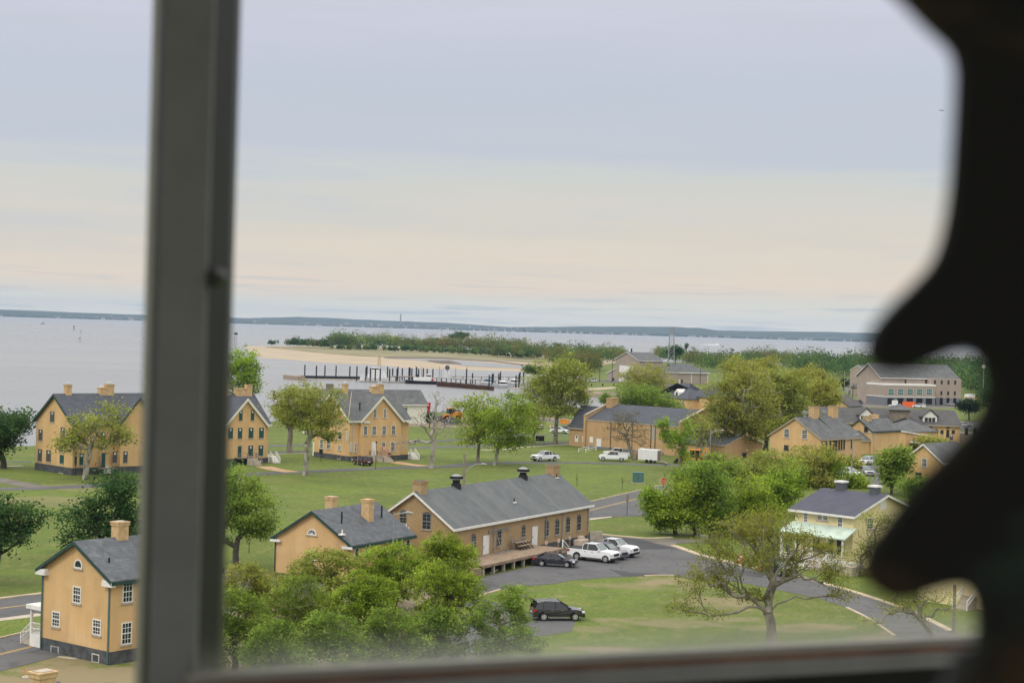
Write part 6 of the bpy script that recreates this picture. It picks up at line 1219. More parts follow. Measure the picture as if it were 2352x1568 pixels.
    if open_gate:
        q = MB(); q.prism([(-2.05, -.78, 1.70), (-2.05, .78, 1.70), (-3.0, .74, 2.08), (-3.0, -.74, 2.08)], [(-2.05, -.78, 1.78), (-2.05, .78, 1.78), (-3.02, .74, 2.16), (-3.02, -.74, 2.16)]); q.box(-3.18, -.72, 1.86, -2.99, .72, 2.12); gt = q.build('tailgate', M[paint], t)
        q = MB(); q.box(-3.2, -.68, 1.92, -3.17, -.4, 2.02); q.box(-3.2, .4, 1.92, -3.17, .68, 2.02); q.build('tail_light', M['lamp_red'], gt)
        for s_ in (-1, 1): q = MB(); q.beam((-2.2, s_*.74, 1.35), (-2.7, s_*.72, 1.92), .03, .03); q.build('strut', M['black_metal'], gt)
    if util:
        for s_ in (-1, 1): q = MB(); q.box(-2.95, s_*(W-.14)-.16, .75, -1.15, s_*(W-.14)+.18, 1.55); q.build('tool_box', M[paint], t)
    return t
def put_car(t, n, rear, front, W=1.9, side=1, scale=1.):
    a, b_ = GZ(n, *rear), GZ(n, *front); d = (b_-a).normalized(); nn = Vector((-d.y, d.x, 0)); nn = nn if nn.y > 0 else -nn
    c = (a+b_)/2+nn*W/2; t.location = (c.x, c.y, .02); t.rotation_euler = (0, 0, math.atan2(d.y, d.x)); t.scale = (scale,)*3; return t
def relabel(t, lab, group=None):
    t['label'] = lab
    if group: t['group'] = group
    return t
put_car(make_car('sedan', "dark navy sedan parked beside the wooden loading platform", 'sedan', 'car_navy'), 6, (1660, 990), (1877, 1003))
pw = put_car(make_car('pickup_truck', "white crew cab pickup parked next to the navy sedan, nearest of three", 'pickup', 'car_white', cat='pickup'), 6, (1985, 928), (2248, 956))
put_car(make_car('suv', "dark grey car squeezed between the two white pickups beside the storehouse", 'suv', 'car_grey', cat='car'), 8, (150, 733), (352, 757))
c = dup(pw); put_car(relabel(c, "white pickup farthest of three parked at the storehouse corner"), 8, (205, 712), (412, 733))
put_car(make_car('suv', "black car with raised tailgate on the grass edge right of the grove", 'suv', 'car_black', open_gate=True, cat='car'), 6, (1672, 1513), (1972, 1513))
c = dup(pw); put_car(relabel(c, "white crew cab pickup alone on the inner lane left of the hall"), 5, (1395, 1079), (1255, 1083))
ut = put_car(make_car('utility_truck', "white service pickup with tool boxes coupled before the white trailer", 'pickup', 'car_white', util=True, cat='pickup'), 5, (2053, 1086), (1840, 1078))
c = dup(pw); put_car(relabel(c, "white pickup mostly hidden behind the service pickup near the hall"), 5, (2060, 1052), (1915, 1048))
put_car(make_car('suv', "maroon car parked at the front steps of the third brick house", 'suv', 'car_maroon', cat='car'), 3, (1508, 1124), (1424, 1110))
put_car(make_car('suv', "black-green car on the road before the clapboard house, seen through the sparse tree", 'suv', 'car_green', cat='car'), 8, (1630, 862), (1745, 893))
ws_ = put_car(make_car('suv', "white patrol car parked left of the hall behind the tall plane tree trunk", 'suv', 'car_white', cat='car', group='white cars parked by the harbour yard'), 5, (1365, 812), (1478, 818))
c = dup(ws_); put_car(relabel(c, "white car behind the thin tree left of the patrol car"), 5, (1140, 762), (1225, 771))
c = dup(ws_); put_car(relabel(c, "white car glimpsed through the pair of green lane trees"), 5, (1000, 788), (905, 790))
c = dup(ws_); put_car(relabel(c, "white car seen low under the large plane tree, past the lane"), 3, (1060, 830), (1005, 828))
dk_ = put_car(make_car('pickup_truck', "dark pickup parked in front of the yellow wheel loader", 'pickup', 'car_grey', cat='pickup'), 5, (370, 730), (440, 732))
c = dup(dk_); put_car(relabel(c, "dark pickup nose just right of the white patrol car"), 5, (1500, 800), (1590, 804))
va = put_car(make_car('van', "white van on the harbour apron left of the boathouse", 'van', 'car_white', cat='van'), 14, (1200, 528), (1135, 528))
se = make_car('sedan', "white sedan seen from behind beside the black dumpster", 'sedan', 'car_white'); p = GZ(7, 1627, 1268); se.location = (p.x, p.y+2, .02); se.rotation_euler = (0, 0, R(78))
for lab, kind, n, a, b_, paint in [
    ("blue car parked below the institutional wing, nearer one", 'sedan', 9, (645, 528), (700, 526), 'car_blue'), ("blue car parked farther behind the other blue one", 'sedan', 9, (600, 508), (640, 506), 'car_blue'),
    ("dark grey car beside the small pine near the flagpole", 'suv', 9, (765, 537), (822, 533), 'car_grey'), ("teal-grey car parked on grass left of the flagpole", 'suv', 9, (705, 440), (742, 438), 'utility_green'),
    ("silver car right of the institutional block on the drive", 'sedan', 9, (1635, 552), (1705, 552), 'car_silver'), ("silver car beside the end of the dormered barracks", 'sedan', 9, (1750, 750), (1830, 752), 'car_silver'),
    ("silver pickup in the yard between the trees above the clapboard roof", 'suv', 9, (755, 1205), (825, 1222), 'car_silver')]:
    put_car(make_car('car', lab, kind, paint), n, a, b_)
for lab, n, a, b_, k in [("white compact car before the orange safety fence", 9, (1352, 572), (1318, 570), ws_), ("white van near the right end of the institutional block", 9, (1815, 562), (1860, 560), va),
    ("white van in the far car park left of the institute", 9, (672, 332), (715, 332), va), ("white car in the yard beneath the thin young tree", 9, (620, 1225), (690, 1232), ws_), ("white car in the yard, lower of the stacked pair", 9, (615, 1268), (695, 1280), ws_),
    ("white car at the barracks wall in the back yard", 9, (930, 1112), (860, 1118), ws_), ("white car parked in front of the boathouse annexe behind the flowering tree", 14, (1640, 548), (1710, 556), ws_)]:
    put_car(relabel(dup(k), lab, 'white vehicles parked far off'), n, a, b_)
# enclosed trailer
a, b_ = GZ(7, 615, 1368), GZ(7, 800, 1380); t = empty('trailer', "white enclosed trailer with open rear ramp on the inner lane", 'trailer', (0, 0, 0)); put_car(t, 7, (800, 1378), (615, 1366), 2.2)
q = MB(); Lh = (b_-a).length/2; q.box(-Lh, -1.1, .55, Lh, 1.1, 2.7); q.build('body', M['hull_white'], t, bevel=.04)
q = MB(); q.box(-Lh-.02, -.95, .62, -Lh+.002, .95, 2.55); q.build('opening', M['old_wood'], t); q = MB(); q.prism([(-Lh-.03, -.95, .55), (-Lh-.03, .95, .55), (-Lh-2.0, .95, .05), (-Lh-2.0, -.95, .05)], [(-Lh-.03, -.95, .62), (-Lh-.03, .95, .62), (-Lh-2.0, .95, .10), (-Lh-2.0, -.95, .10)]); q.build('ramp', M['old_wood'], t)
for x in (-.75, .15):
    for s_ in (-1, 1): q = MB(); q.tube([(x, s_*1.05, .36), (x, s_*1.16, .36)], .36, 14); q.build('wheel', M['tyre'], t)
q = MB(); q.beam((Lh, 0, .55), (Lh+1.2, 0, .5), .1, .1); q.build('drawbar', M['black_metal'], t); q = MB(); q.box(-1.3, -1.16, .72, .7, -1.1, .82); q.build('mudguard', M['galvanised'], t)
# wheel loader
a, b_ = GZ(5, 350, 700), GZ(5, 455, 700); t = empty('wheel_loader', "yellow wheel loader with black cab in the dirt yard right of the cream hall", 'loader'); put_car(t, 5, (455, 700), (350, 700), 2.4)
q = MB(); q.box(-3.4, -1.1, 1.1, -.4, 1.1, 2.4); q.prism([(-3.5, -1.1, 1.2), (-3.5, 1.1, 1.2), (-3.0, 1.1, 2.6), (-3.0, -1.1, 2.6)], [(-2.9, -1.1, 1.2), (-2.9, 1.1, 1.2), (-1.2, 1.1, 2.6), (-1.2, -1.1, 2.6)]); q.box(-.4, -.6, .9, 2.0, .6, 1.8); q.build('body', M['orange_paint'], t)
q = MB(); q.box(-.9, -.85, 2.2, .7, .85, 3.5); q.build('cab', M['car_glass'], t); q = MB(); q.box(-1.0, -.95, 3.5, .8, .95, 3.7); q.build('cab_roof', M['orange_paint'], t)
q = MB(); q.beam((.5, -.7, 1.8), (3.0, -.7, .9), .25, .4); q.beam((.5, .7, 1.8), (3.0, .7, .9), .25, .4); q.build('lift_arm', M['orange_paint'], t); q = MB(); q.prism([(3.0, -1.4, .3), (3.0, -1.4, 1.5), (3.4, -1.4, 1.4), (4.3, -1.4, .25)], [(3.0, 1.4, .3), (3.0, 1.4, 1.5), (3.4, 1.4, 1.4), (4.3, 1.4, .25)]); q.build('bucket', M['black_metal'], t)
for x in (-1.9, 1.5):
    for s_ in (-1, 1): q = MB(); q.tube([(x, s_*.95, .85), (x, s_*1.45, .85)], .85, 16); w_ = q.build('wheel', M['tyre'], t); q = MB(); q.tube([(x, s_*1.3, .85), (x, s_*1.47, .85)], .4, 12); q.build('rim', M['orange_paint'], w_)
# digger with rear arm
t = empty('backhoe_loader', "yellow backhoe digger with folded rear arm before the low outbuilding", 'digger'); put_car(t, 7, (1215, 1385), (1090, 1380), 2.2)
q = MB(); q.prism([(2.6, -.6, 1.0), (2.6, -.6, 1.7), (.9, -.6, 2.1), (.9, -.6, .9)], [(2.6, .6, 1.0), (2.6, .6, 1.7), (.9, .6, 2.1), (.9, .6, .9)]); q.box(-1.2, -.7, .8, .9, .7, 1.3); q.build('body', M['orange_paint'], t)
q = MB(); q.box(-1.1, -.75, 1.3, .85, .75, 2.75); q.build('cab', M['car_glass'], t); q = MB(); q.box(-1.25, -.85, 2.75, .95, .85, 2.92); q.build('cab_roof', M['orange_paint'], t)
for s_ in (-1, 1):
    q = MB(); q.beam((-.15, s_*.78, 1.3), (-.15, s_*.78, 2.75), .08, .08); q.beam((-1.1, s_*.78, 1.3), (-1.1, s_*.78, 2.75), .08, .08); q.build('cab_post', M['orange_paint'], t)
    for x, r in ((-1.0, .75), (2.0, .5)): q = MB(); q.tube([(x, s_*.75, r), (x, s_*1.1, r)], r, 16); w_ = q.build('wheel', M['tyre'], t); q = MB(); q.tube([(x, s_*1.0, r), (x, s_*1.12, r)], r*.5, 10); q.build('rim', M['orange_paint'], w_)
    q = MB(); q.beam((1.2, s_*.8, 1.7), (3.3, s_*.8, .8), .18, .3); q.build('loader_arm', M['orange_paint'], t)
q = MB(); q.prism([(3.2, -1.15, .2), (3.2, -1.15, 1.1), (3.5, -1.15, 1.0), (4.2, -1.15, .2)], [(3.2, 1.15, .2), (3.2, 1.15, 1.1), (3.5, 1.15, 1.0), (4.2, 1.15, .2)]); q.build('front_bucket', M['black_metal'], t)
q = MB(); q.beam((-1.3, 0, 1.0), (-2.5, 0, 3.4), .35, .45); q.beam((-2.5, 0, 3.4), (-3.3, 0, 1.5), .28, .38); q.build('rear_arm', M['orange_paint'], t); q = MB(); q.prism([(-3.5, -.4, 1.5), (-3.0, -.4, 1.6), (-2.8, -.4, .9), (-3.4, -.4, .6)], [(-3.5, .4, 1.5), (-3.0, .4, 1.6), (-2.8, .4, .9), (-3.4, .4, .6)]); q.build('rear_bucket', M['black_metal'], t)
q = MB(); q.beam((-1.5, -.9, .9), (-1.9, -1.5, .1), .14, .14); q.beam((-1.5, .9, .9), (-1.9, 1.5, .1), .14, .14); q.build('stabiliser', M['orange_paint'], t)
# long white and red emergency vehicle, buses
def boxtruck(name, label, n, a_, b2_, paint, stripe, cat, h=3.1, cabm=None):
    t = empty(name, label, cat); A_, B_ = GZ(n, *a_), GZ(n, *b2_); Lh = max(2.5, (B_-A_).length/2+.6); put_car(t, n, a_, b2_, 2.4)
    q = MB(); q.box(-Lh, -1.2, .6, Lh-1.8, 1.2, h); q.build('body', M[paint], t, bevel=.08); q = MB(); q.prism([(Lh-1.78, -1.15, .6), (Lh, -1.15, .6), (Lh, -1.15, 1.6), (Lh-.5, -1.15, 2.6), (Lh-1.78, -1.15, 2.7)], [(Lh-1.78, 1.15, .6), (Lh, 1.15, .6), (Lh, 1.15, 1.6), (Lh-.5, 1.15, 2.6), (Lh-1.78, 1.15, 2.7)]); q.build('cab', M[cabm or paint], t)
    q = MB(); q.box(-Lh-.01, -1.22, 1.3, Lh-1.9, 1.22, 1.7); q.build('stripe', M[stripe], t); q = MB(); q.box(Lh-1.5, -1.17, 1.7, Lh-.5, 1.17, 2.35); q.build('windows', M['car_glass'], t)
    for x in (-Lh+1.2, Lh-1.2):
        for s_ in (-1, 1): q = MB(); q.tube([(x, s_*.95, .48), (x, s_*1.23, .48)], .48, 14); q.build('wheel', M['tyre'], t)
    return t
boxtruck('fire_engine', "white and red emergency truck half behind the tall plane tree, harbour apron", 14, (930, 522), (1065, 526), 'hull_white', 'red_paint', 'truck')
boxtruck('box_truck', "yellow and white truck in the far car park above the institutional wing", 9, (730, 328), (775, 328), 'hull_white', 'orange_paint', 'truck', cabm='orange_paint')
boxtruck('box_truck', "long white trailer truck in the far car park beside the yellow cab", 9, (785, 328), (840, 328), 'hull_white', 'hull_white', 'truck')
boxtruck('box_truck', "orange and white truck at the right end of the institute", 9, (1830, 508), (1900, 508), 'hull_white', 'orange_paint', 'truck', cabm='orange_paint')

# ------------------------------------------------------------------ people
def person(label, P, face, mats, pose='stand', h=1.75, cat='person'):
    t = empty('person', label, cat, P, face); s_ = h/1.75
    V = [(0, 0, .95), (0, 0, 1.15), (0, 0, 1.38), (0, .01, 1.50), (0, .02, 1.58), (0, .03, 1.66), (0, .02, 1.74)]
    Rr = [.14, .13, .155, .065, .07, .10, .07]
    E_ = [(i, i+1) for i in range(6)]
    def limb(st, pts, rs):
        k = st
        for p, r in zip(pts, rs): V.append(p); Rr.append(r); E_.append((k, len(V)-1)); k = len(V)-1
    up = pose == 'reach'
    for sg in (-1, 1):
        limb(0, [(sg*.10, .01, .88), (sg*.12, .03, .48), (sg*.13, -.02, .09), (sg*.14, .12, .04)], [.10, .065, .045, .035])
        if up and sg > 0: limb(2, [(sg*.19, .02, 1.40), (sg*.30, .18, 1.28), (sg*.22, .38, 1.42), (sg*.2, .46, 1.46)], [.06, .045, .035, .03])
        else: limb(2, [(sg*.19, 0, 1.40), (sg*.25, -.02, 1.12), (sg*.24, .10, .90), (sg*.24, .13, .82)], [.06, .045, .035, .03])
    me = bpy.data.meshes.new('body'); me.from_pydata([tuple(c*s_ for c in v) for v in V], E_, []); me.materials.append(M['skin']); o = link('body', me, t)
    md = o.modifiers.new('skin', 'SKIN'); sk_ = me.skin_vertices[0].data if me.skin_vertices else None
    if sk_ is None:
        bpy.context.view_layer.objects.active = o; me.update(); bm = bmesh.new(); bm.from_mesh(me); lay = bm.verts.layers.skin.verify(); bm.verts.ensure_lookup_table()
        for i, v in enumerate(bm.verts): v[lay].radius = (Rr[i]*s_, Rr[i]*s_*.8); v[lay].use_root = i == 0
        bm.to_mesh(me); bm.free()
    sb = o.modifiers.new('sub', 'SUBSURF'); sb.levels = 1; sb.render_levels = 1
    q = MB(); q.tube([(0, 0, .9*s_), (0, 0, 1.1*s_), (0, 0, 1.3*s_), (0, 0, 1.44*s_), (0, .01, 1.49*s_)], [.165, .155, .185, .15, .08], 10)
    for sg in (-1, 1):
        a_ = (sg*.30, .18, 1.28) if up and sg > 0 else (sg*.25, -.02, 1.12); q.tube([(sg*.15, 0, 1.41), (sg*.2, 0, 1.38), a_], [.07, .075, .06], 8)
    q.build('jacket', M[mats[0]], t); q = MB()
    for sg in (-1, 1): q.tube([(sg*.08, 0, .98), (sg*.11, .01, .85), (sg*.125, .03, .48), (sg*.13, -.02, .12)], [.115, .115, .085, .07], 9)
    q.build('trousers', M[mats[1]], t); q = MB(); q.tube([(0, .0, 1.66), (0, -.005, 1.74), (0, 0, 1.80), (0, .0, 1.815)], [.11, .115, .08, .02], 10); q.build('hair' if mats[2] == 'bark_dark' else 'helmet', M[mats[2]], t)
    for sg in (-1, 1): q = MB(); q.box(sg*.135-.05, -.10, 0, sg*.135+.05, .17, .09); q.build('shoe', M['black_metal'], t)
    return t
hp = H3DOOR; e1, e2, o_ = h3.e1, h3.e2, h3.o
def h3w(x, y, z): v = o_+e1*x+e2*y; return Vector((v.x, v.y, z))
person("person in dark red top and white trousers on the stone steps of the third house", h3w(hp.x+1.6, -1.7, 1.15), R(100), ('shirt_red', 'shirt_white', 'bark_dark'), 'reach')
person("person in dark clothes standing just below on the same stone steps", h3w(hp.x+2.0, -2.65, .83), R(150), ('denim', 'denim', 'shirt_white'))
person("worker in bright yellow-green jacket and white helmet beside the trailer", GZ(5, 2168, 1060), R(200), ('hivis', 'denim', 'shirt_white'))

# ------------------------------------------------------------------ street furniture and small things
def post(name, label, cat, P, h, m, r=.06, group=None, extra=None):
    t = empty(name, label, cat, P, 0, group); q = MB(); q.tube([(0, 0, -.1), (0, 0, h)], [r, r*.8], 7); q.build('pole', M[m], t)
    if extra: extra(t, h)
    return t
def lamp(label, P, ztop, dx, dz, m='galvanised', wood_=False, r=.12, dy=0, cap=False):
    t = empty('street_lamp', label, 'street lamp', P); q = MB(); q.tube([(0, 0, -.1), (0, 0, ztop)], [r, r*.8], 8); q.build('pole', M['pole_wood' if wood_ else m], t)
    z1 = ztop*.86 if wood_ else ztop-.1; q = MB(); s_ = 1 if dx > 0 else -1
    q.tube([(0, 0, z1-abs(dz)-.0), (dx*.35, dy*.35, z1-abs(dz)*.35), (dx*.7, dy*.7, z1), (dx, dy, z1+.05)], .045, 6); q.build('arm', M['galvanised'], t)
    q = MB(); q.tube([(dx, dy, z1+.05), (dx+s_*.25, dy, z1+.07), (dx+s_*.7, dy, z1+.02), (dx+s_*.85, dy, z1)], [.06, .16, .13, .04], 8); q.build('lamp_head', M['galvanised'], t)
    return t
P = G(1062, 1204); zt = hz(5, 508, 1012, P); lamp("tall wooden lamp pole with curved arm rising behind the storehouse roof", P, zt, 2.2, 1.2, wood_=True, r=.19)
P = GZ(7, 1305, 1372); zt = hz(7, 1312, 1052, P); lamp("grey street lamp with upturned arm beside the yellow digger", P, zt, 2.0, .7, r=.12)
P = G(1640, 1075); 
P = GZ(9, 700, 1250); lamp("tall street lamp in front of the barracks side wall", P, hz(9, 712, 822, P), .5, .2, r=.1)
P = GZ(9, 908, 1120); lamp("street lamp left of the tall square chimney", P, hz(9, 908, 806, P), -.5, .2, r=.1)
P = G(900, 1345); lamp("pale lamp on a pole between the cottage and the storehouse gable", P, hz(4, 1570, 165, P), 1.1, .2, r=.08)
P = GZ(10, 1435, 1160); post('utility_pole', "thick grey pole low at the right beside the porch steps", 'pole', P, hz(10, 1445, 760, P), 'pole_wood', .17)
P = GZ(3, 1635, 1158); post('lamp_post', "thin black lamp post beside the maroon car", 'lamp post', P, hz(3, 1628, 905, P), 'black_metal', .05, extra=lambda t, h: MB().box(-.15, -.15, h, .15, .15, h+.3).build('lamp_head', M['black_metal'], t))
def board(label, P, w_, h, z0, m='black_metal', pm='black_metal', rz=0, two=False, name='sign', cat='sign'):
    t = empty(name, label, cat, P, rz); q = MB()
    for x in ((-w_/2, w_/2) if two else (0,)): q.tube([(x, 0, -.1), (x, 0, z0+h)], .04, 6)
    q.build('post', M[pm], t); q = MB(); q.box(-w_/2, -.06, z0, w_/2, -.02, z0+h); q.build('panel', M[m], t); return t
board("small dark sign on a post in the grass below the third house's left wall", GZ(3, 1110, 1085), .7, .9, 1.5); board("yellowish post sign standing in front of the maroon car", GZ(3, 1460, 1120), .3, .5, 1.9, 'line_yellow', 'line_yellow')
board("framed notice board on two legs beside the tall plane tree trunk", GZ(5, 1246, 925), 1.9, 1.2, .9, two=True); board("short dark marker post at the path left of the notice board", GZ(5, 1082, 950), .25, .5, .9)
board("tall dark lamp post by the path beside the thin tree", GZ(5, 1192, 930), .3, .4, 5.2); board("dark post by the path left of the third house", GZ(3, 1015, 950), .4, .6, 3.6)
board("narrow dark street sign on a post in the grass at the junction", GZ(8, 455, 376), .35, 1.0, 2.0, m='old_wood', pm='black_metal'); board("short post lamp at the far side of the main road near the thicket", GZ(8, 865, 60), .25, .4, 1.2)
# stop sign
P = GZ(8, 762, 232); t = empty('stop_sign', "red octagonal stop sign at the end of the main road beside the thicket", 'stop sign', P, R(-8)); q = MB(); q.tube([(0, 0, -.1), (0, 0, 2.9)], .045, 6); q.build('post', M['black_metal'], t)
zc = 2.75; oc = [(math.cos(R(22.5+45*i)), math.sin(R(22.5+45*i))) for i in range(8)]
q = MB(); q.prism([(a*.62, -.06, zc+b*.62) for a, b in oc], [(a*.62, -.05, zc+b*.62) for a, b in oc]); q.build('border', M['hull_white'], t); q = MB(); q.prism([(a*.56, -.075, zc+b*.56) for a, b in oc], [(a*.56, -.065, zc+b*.56) for a, b in oc]); pl_ = q.build('plate', M['red_paint'], t)
q = MB(); L5 = {'S': [((1, 1), (0, 1)), ((0, 1), (0, .5)), ((0, .5), (1, .5)), ((1, .5), (1, 0)), ((1, 0), (0, 0))], 'T': [((0, 1), (1, 1)), ((.5, 1), (.5, 0))], 'O': [((0, 0), (0, 1)), ((0, 1), (1, 1)), ((1, 1), (1, 0)), ((1, 0), (0, 0))], 'P': [((0, 0), (0, 1)), ((0, 1), (1, 1)), ((1, 1), (1, .5)), ((1, .5), (0, .5))]}
for i, ch in enumerate('STOP'):
    for a, b in L5[ch]: q.beam((-.46+i*.25+a[0]*.16, -.085, zc-.19+a[1]*.38), (-.46+i*.25+b[0]*.16, -.085, zc-.19+b[1]*.38), .01, .055)
q.build('lettering', M['hull_white'], t)
# green electrical cabinet
a, b_ = GZ(5, 2132, 1288), GZ(5, 2240, 1292); t = empty('utility_cabinet', "dull green electrical cabinet on the lawn above the main road", 'cabinet', (a+b_)/2, math.atan2(b_.y-a.y, b_.x-a.x)); w_ = (b_-a).length/2
q = MB(); q.box(-w_, 0, 0, w_, 1.6, 1.75); q.build('body', M['utility_green'], t, bevel=.04); q = MB(); q.box(-w_-.05, -.05, 1.75, w_+.05, 1.65, 1.85); q.build('lid', M['utility_green'], t); q = MB(); q.box(-w_-.15, -.15, 0, w_+.15, 1.75, .1); q.build('plinth', M['concrete'], t); q = MB(); q.box(-.02, -.02, .2, .02, -.002, 1.6); q.box(.08, -.05, .85, .14, -.002, 1.05); q.build('door_seam', M['dark_pipe'], t)
q = MB(); P = GZ(8, 1113, 612); q.box(P.x-.45, P.y, 0, P.x+.45, P.y+.8, .85); q.box(P.x-.5, P.y-.05, .85, P.x+.5, P.y+.85, .95); o = q.build('utility_box', M['galvanised']); tag(o, "small pale grey utility box on the grass beside the kerb, right of the junction", 'utility box')
a = GZ(7, 1575, 1328); t = empty('dumpster', "black dumpster at the foot of the massive plane tree", 'dumpster', a, R(-5)); q = MB(); q.prism([(0, 0, .15), (1.7, 0, .15), (1.8, 0, 1.15), (-.1, 0, 1.15)], [(0, 1.3, .15), (1.7, 1.3, .15), (1.8, 1.3, 1.3), (-.1, 1.3, 1.3)]); q.build('body', M['black_metal'], t, bevel=.05); q = MB(); q.box(-.12, -.06, 1.17, 1.82, .6, 1.24); q.build('lid', M['plastic_black'], t)
# traffic cones
cone = empty('traffic_cone', "orange traffic cone on the kerb seen through the sparse tree, left one", 'traffic cone', GZ(8, 1412, 788)); q = MB(); q.tube([(0, 0, .05), (0, 0, 1.0)], [.26, .06], 10); q.build('body', M['cone_orange'], cone); q = MB(); q.box(-.3, -.3, 0, .3, .3, .06); q.build('base', M['plastic_black'], cone); q = MB(); q.tube([(0, 0, .5), (0, 0, .68)], [.178, .137], 10); q.build('band', M['hull_white'], cone)
for lab, p in [("orange traffic cone on the kerb beside the black-green car", GZ(8, 1588, 840)), ("orange traffic cone on the grass behind the first one", GZ(8, 1425, 770)), ("orange cone in the harbour yard between the white cars", GZ(5, 1272, 755)), ("orange cone just left of the white patrol car", GZ(5, 1345, 760))]:
    c = dup(cone); c.location = p; c['label'] = lab; c['group'] = 'orange traffic cones'
cone['group'] = 'orange traffic cones'
def fence_net(label, n, a_, b2_, h, m):
    A_, B_ = GZ(n, *a_), GZ(n, *b2_); t = empty('safety_fence', label, 'fence', A_, math.atan2(B_.y-A_.y, B_.x-A_.x)); Lf = (B_-A_).length; q = MB(); q.box(0, -.02, .1, Lf, .02, h); q.build('mesh_panel', M[m], t)
    for i in range(5): q = MB(); q.tube([(Lf*i/4, .05, -.1), (Lf*i/4, .05, h+.15)], .04, 6); q.build('post', M['black_metal'], t)
fence_net("orange plastic safety fence before the institutional block's dark bays", 9, (1188, 562), (1308, 566), 2.2, 'cone_orange'); fence_net("orange barrier beside the hall wing in the harbour yard", 5, (1440, 722), (1525, 726), 1.3, 'orange_paint')
a = GZ(9, 1110, 562); t = empty('trailer', "small white machine on a trailer before the institutional block", 'trailer', a); q = MB(); q.box(-2, -1, .5, 2, 1, .8); q.box(-.8, -.8, .8, 1.2, .8, 2.6); q.build('body', M['hull_white'], t); [MB().tube([(x, s_*1.0, .4), (x, s_*1.15, .4)], .4, 10).build('wheel', M['tyre'], t) for x in (-.6, .6) for s_ in (-1, 1)]
# posts with round signs, bench, frame, heat pump by the platform
for k, (x, y, yt) in enumerate([(1695, 872, 745), (1812, 868, 726), (1920, 800, 700)]):
    P = GZ(6, x, y+8); h_ = hz(6, x, yt, P); t = empty('marker_post', ["wooden marker post left of three in front of the loading platform", "middle wooden marker post in front of the loading platform", "wooden marker post at the right end of the platform by the steps"][k], 'post', P, R(20)); q = MB(); q.box(-.09, -.09, -.1, .09, .09, h_-.3); q.build('post', M['deck_wood'], t); q = MB(); q.box(-.14, -.12, h_-.35, .14, -.095, h_); q.build('plate', M['hull_white'], t); q = MB(); q.tube([(0, -.122, h_-.17), (0, -.13, h_-.17)], .09, 10); q.build('badge', M['red_paint'], t)
lbw = lambda x, y, z: (lambda v: Vector((v.x, v.y, z)))(lb.o+lb.e1*x+lb.e2*y)
rz_lb = lb.t.rotation_euler[2]
p0, p1 = lb.on(6, 1385, 830, 2, 1.15), lb.on(6, 1550, 805, 2, 1.15); x0_, x1_ = p0.x, p1.x
t = empty('picnic_bench', "weathered folded picnic bench standing on the platform below the window", 'bench', lbw(x0_, -1.0, 1.15), rz_lb); Lb = x1_-x0_
q = MB(); [q.box(0, y, z, Lb, y+.16, z+.05) for y, z in ((-.55, .44), (-.36, .44), (.05, .80), (.24, .80), (-.17, .80))]; q.build('seat', M['bench_wood'], t)
for i in range(5): q = MB(); x = .15+(Lb-.35)*i/4; q.beam((x, -.6, 0), (x, .3, .8), .06, .09); q.beam((x, .35, 0), (x, -.3, .8), .06, .09); q.build('leg', M['dark_pipe'], t)
q = MB(); [q.box(0, .42, z, Lb, .47, z+.14) for z in (.7, .95, 1.15)]; q.build('backrest', M['bench_wood'], t)
p0, p1 = lb.on(6, 1180, 895, 2, 1.15), lb.on(6, 1368, 860, 2, 1.15); x0_, x1_ = lb.on(6, 1182, 820, 1, -.5).x, lb.on(6, 1368, 800, 1, -.5).x
t = empty('metal_frame', "grey metal frame leaning against the storehouse wall on the platform", 'frame', lbw(x0_, -.95, 1.15), rz_lb); Lb = x1_-x0_; q = MB(); T = lambda x, z: (x, z*.35, z)
for x in (.05, Lb*.35, Lb*.65, Lb-.05): q.beam(T(x, 0), T(x-.1, 2.5), .07, .07)
q.beam(T(0, .05), T(Lb, .05), .08, .08); q.beam(T(-.1, 2.5), T(Lb-.1, 2.5), .08, .12); q.beam(T(-.1, 2.3), T(Lb-.1, 2.3), .05, .05); q.build('bars', M['galvanised'], t); q = MB(); q.box(.3, -.4, 0, 1.8, -.25, .08); q.box(1.6, -.6, 0, 3, -.5, .06); q.build('plank', M['bench_wood'], t)
p = lb.on(6, 2032, 780, 1, -1.2); t = empty('heat_pump', "beige air conditioning unit raised beside the storehouse corner, behind the pickups", 'air conditioner', lbw(p.x, -1.2, 0), rz_lb); z_ = lb.on(6, 2032, 782, 1, -1.2).z; zt = lb.on(6, 2032, 728, 1, -1.2).z
q = MB(); q.box(-1.1, -.5, z_, 1.1, .5, zt); q.build('body', M['beige_metal'], t, bevel=.04); q = MB(); q.box(-.35, -.3, zt, .35, .3, zt+.4); q.build('top_box', M['beige_metal'], t); q = MB(); q.box(-1.0, -.45, 0, -.8, .45, z_); q.box(.8, -.45, 0, 1.0, .45, z_); q.build('stand', M['dark_pipe'], t)
P0, P1 = GZ(8, 135, 600), GZ(8, 240, 592); q = MB(); q.beam(P0+Vector((0, 0, .6)), P1+Vector((0, 0, .6)), .3, 1.3); o = q.build('low_wall', M['concrete']); tag(o, "low pale concrete wall behind the parked pickups at the storehouse corner", 'wall')
q = MB(); P0, P1 = GZ(6, 1165, 1055), GZ(6, 1235, 1022); q.beam(P0+Vector((0, 0, .05)), P1+Vector((0, 0, .05)), .15, .08); o = q.build('plank', M['white_paint']); tag(o, "weathered pale plank lying in the grass under the loading platform", 'plank')
P = GZ(7, 110, 1270); t = empty('hand_rail', "white stair handrail set in the lawn slope before the hall door", 'railing', P, R(20)); rail(t, [(-1.5, 0, 0), (1.5, 1.5, .4)], h=.8, r=.05); rail(t, [(-.3, -1.2, 0), (2.7, .3, .4)], h=.8, r=.05)
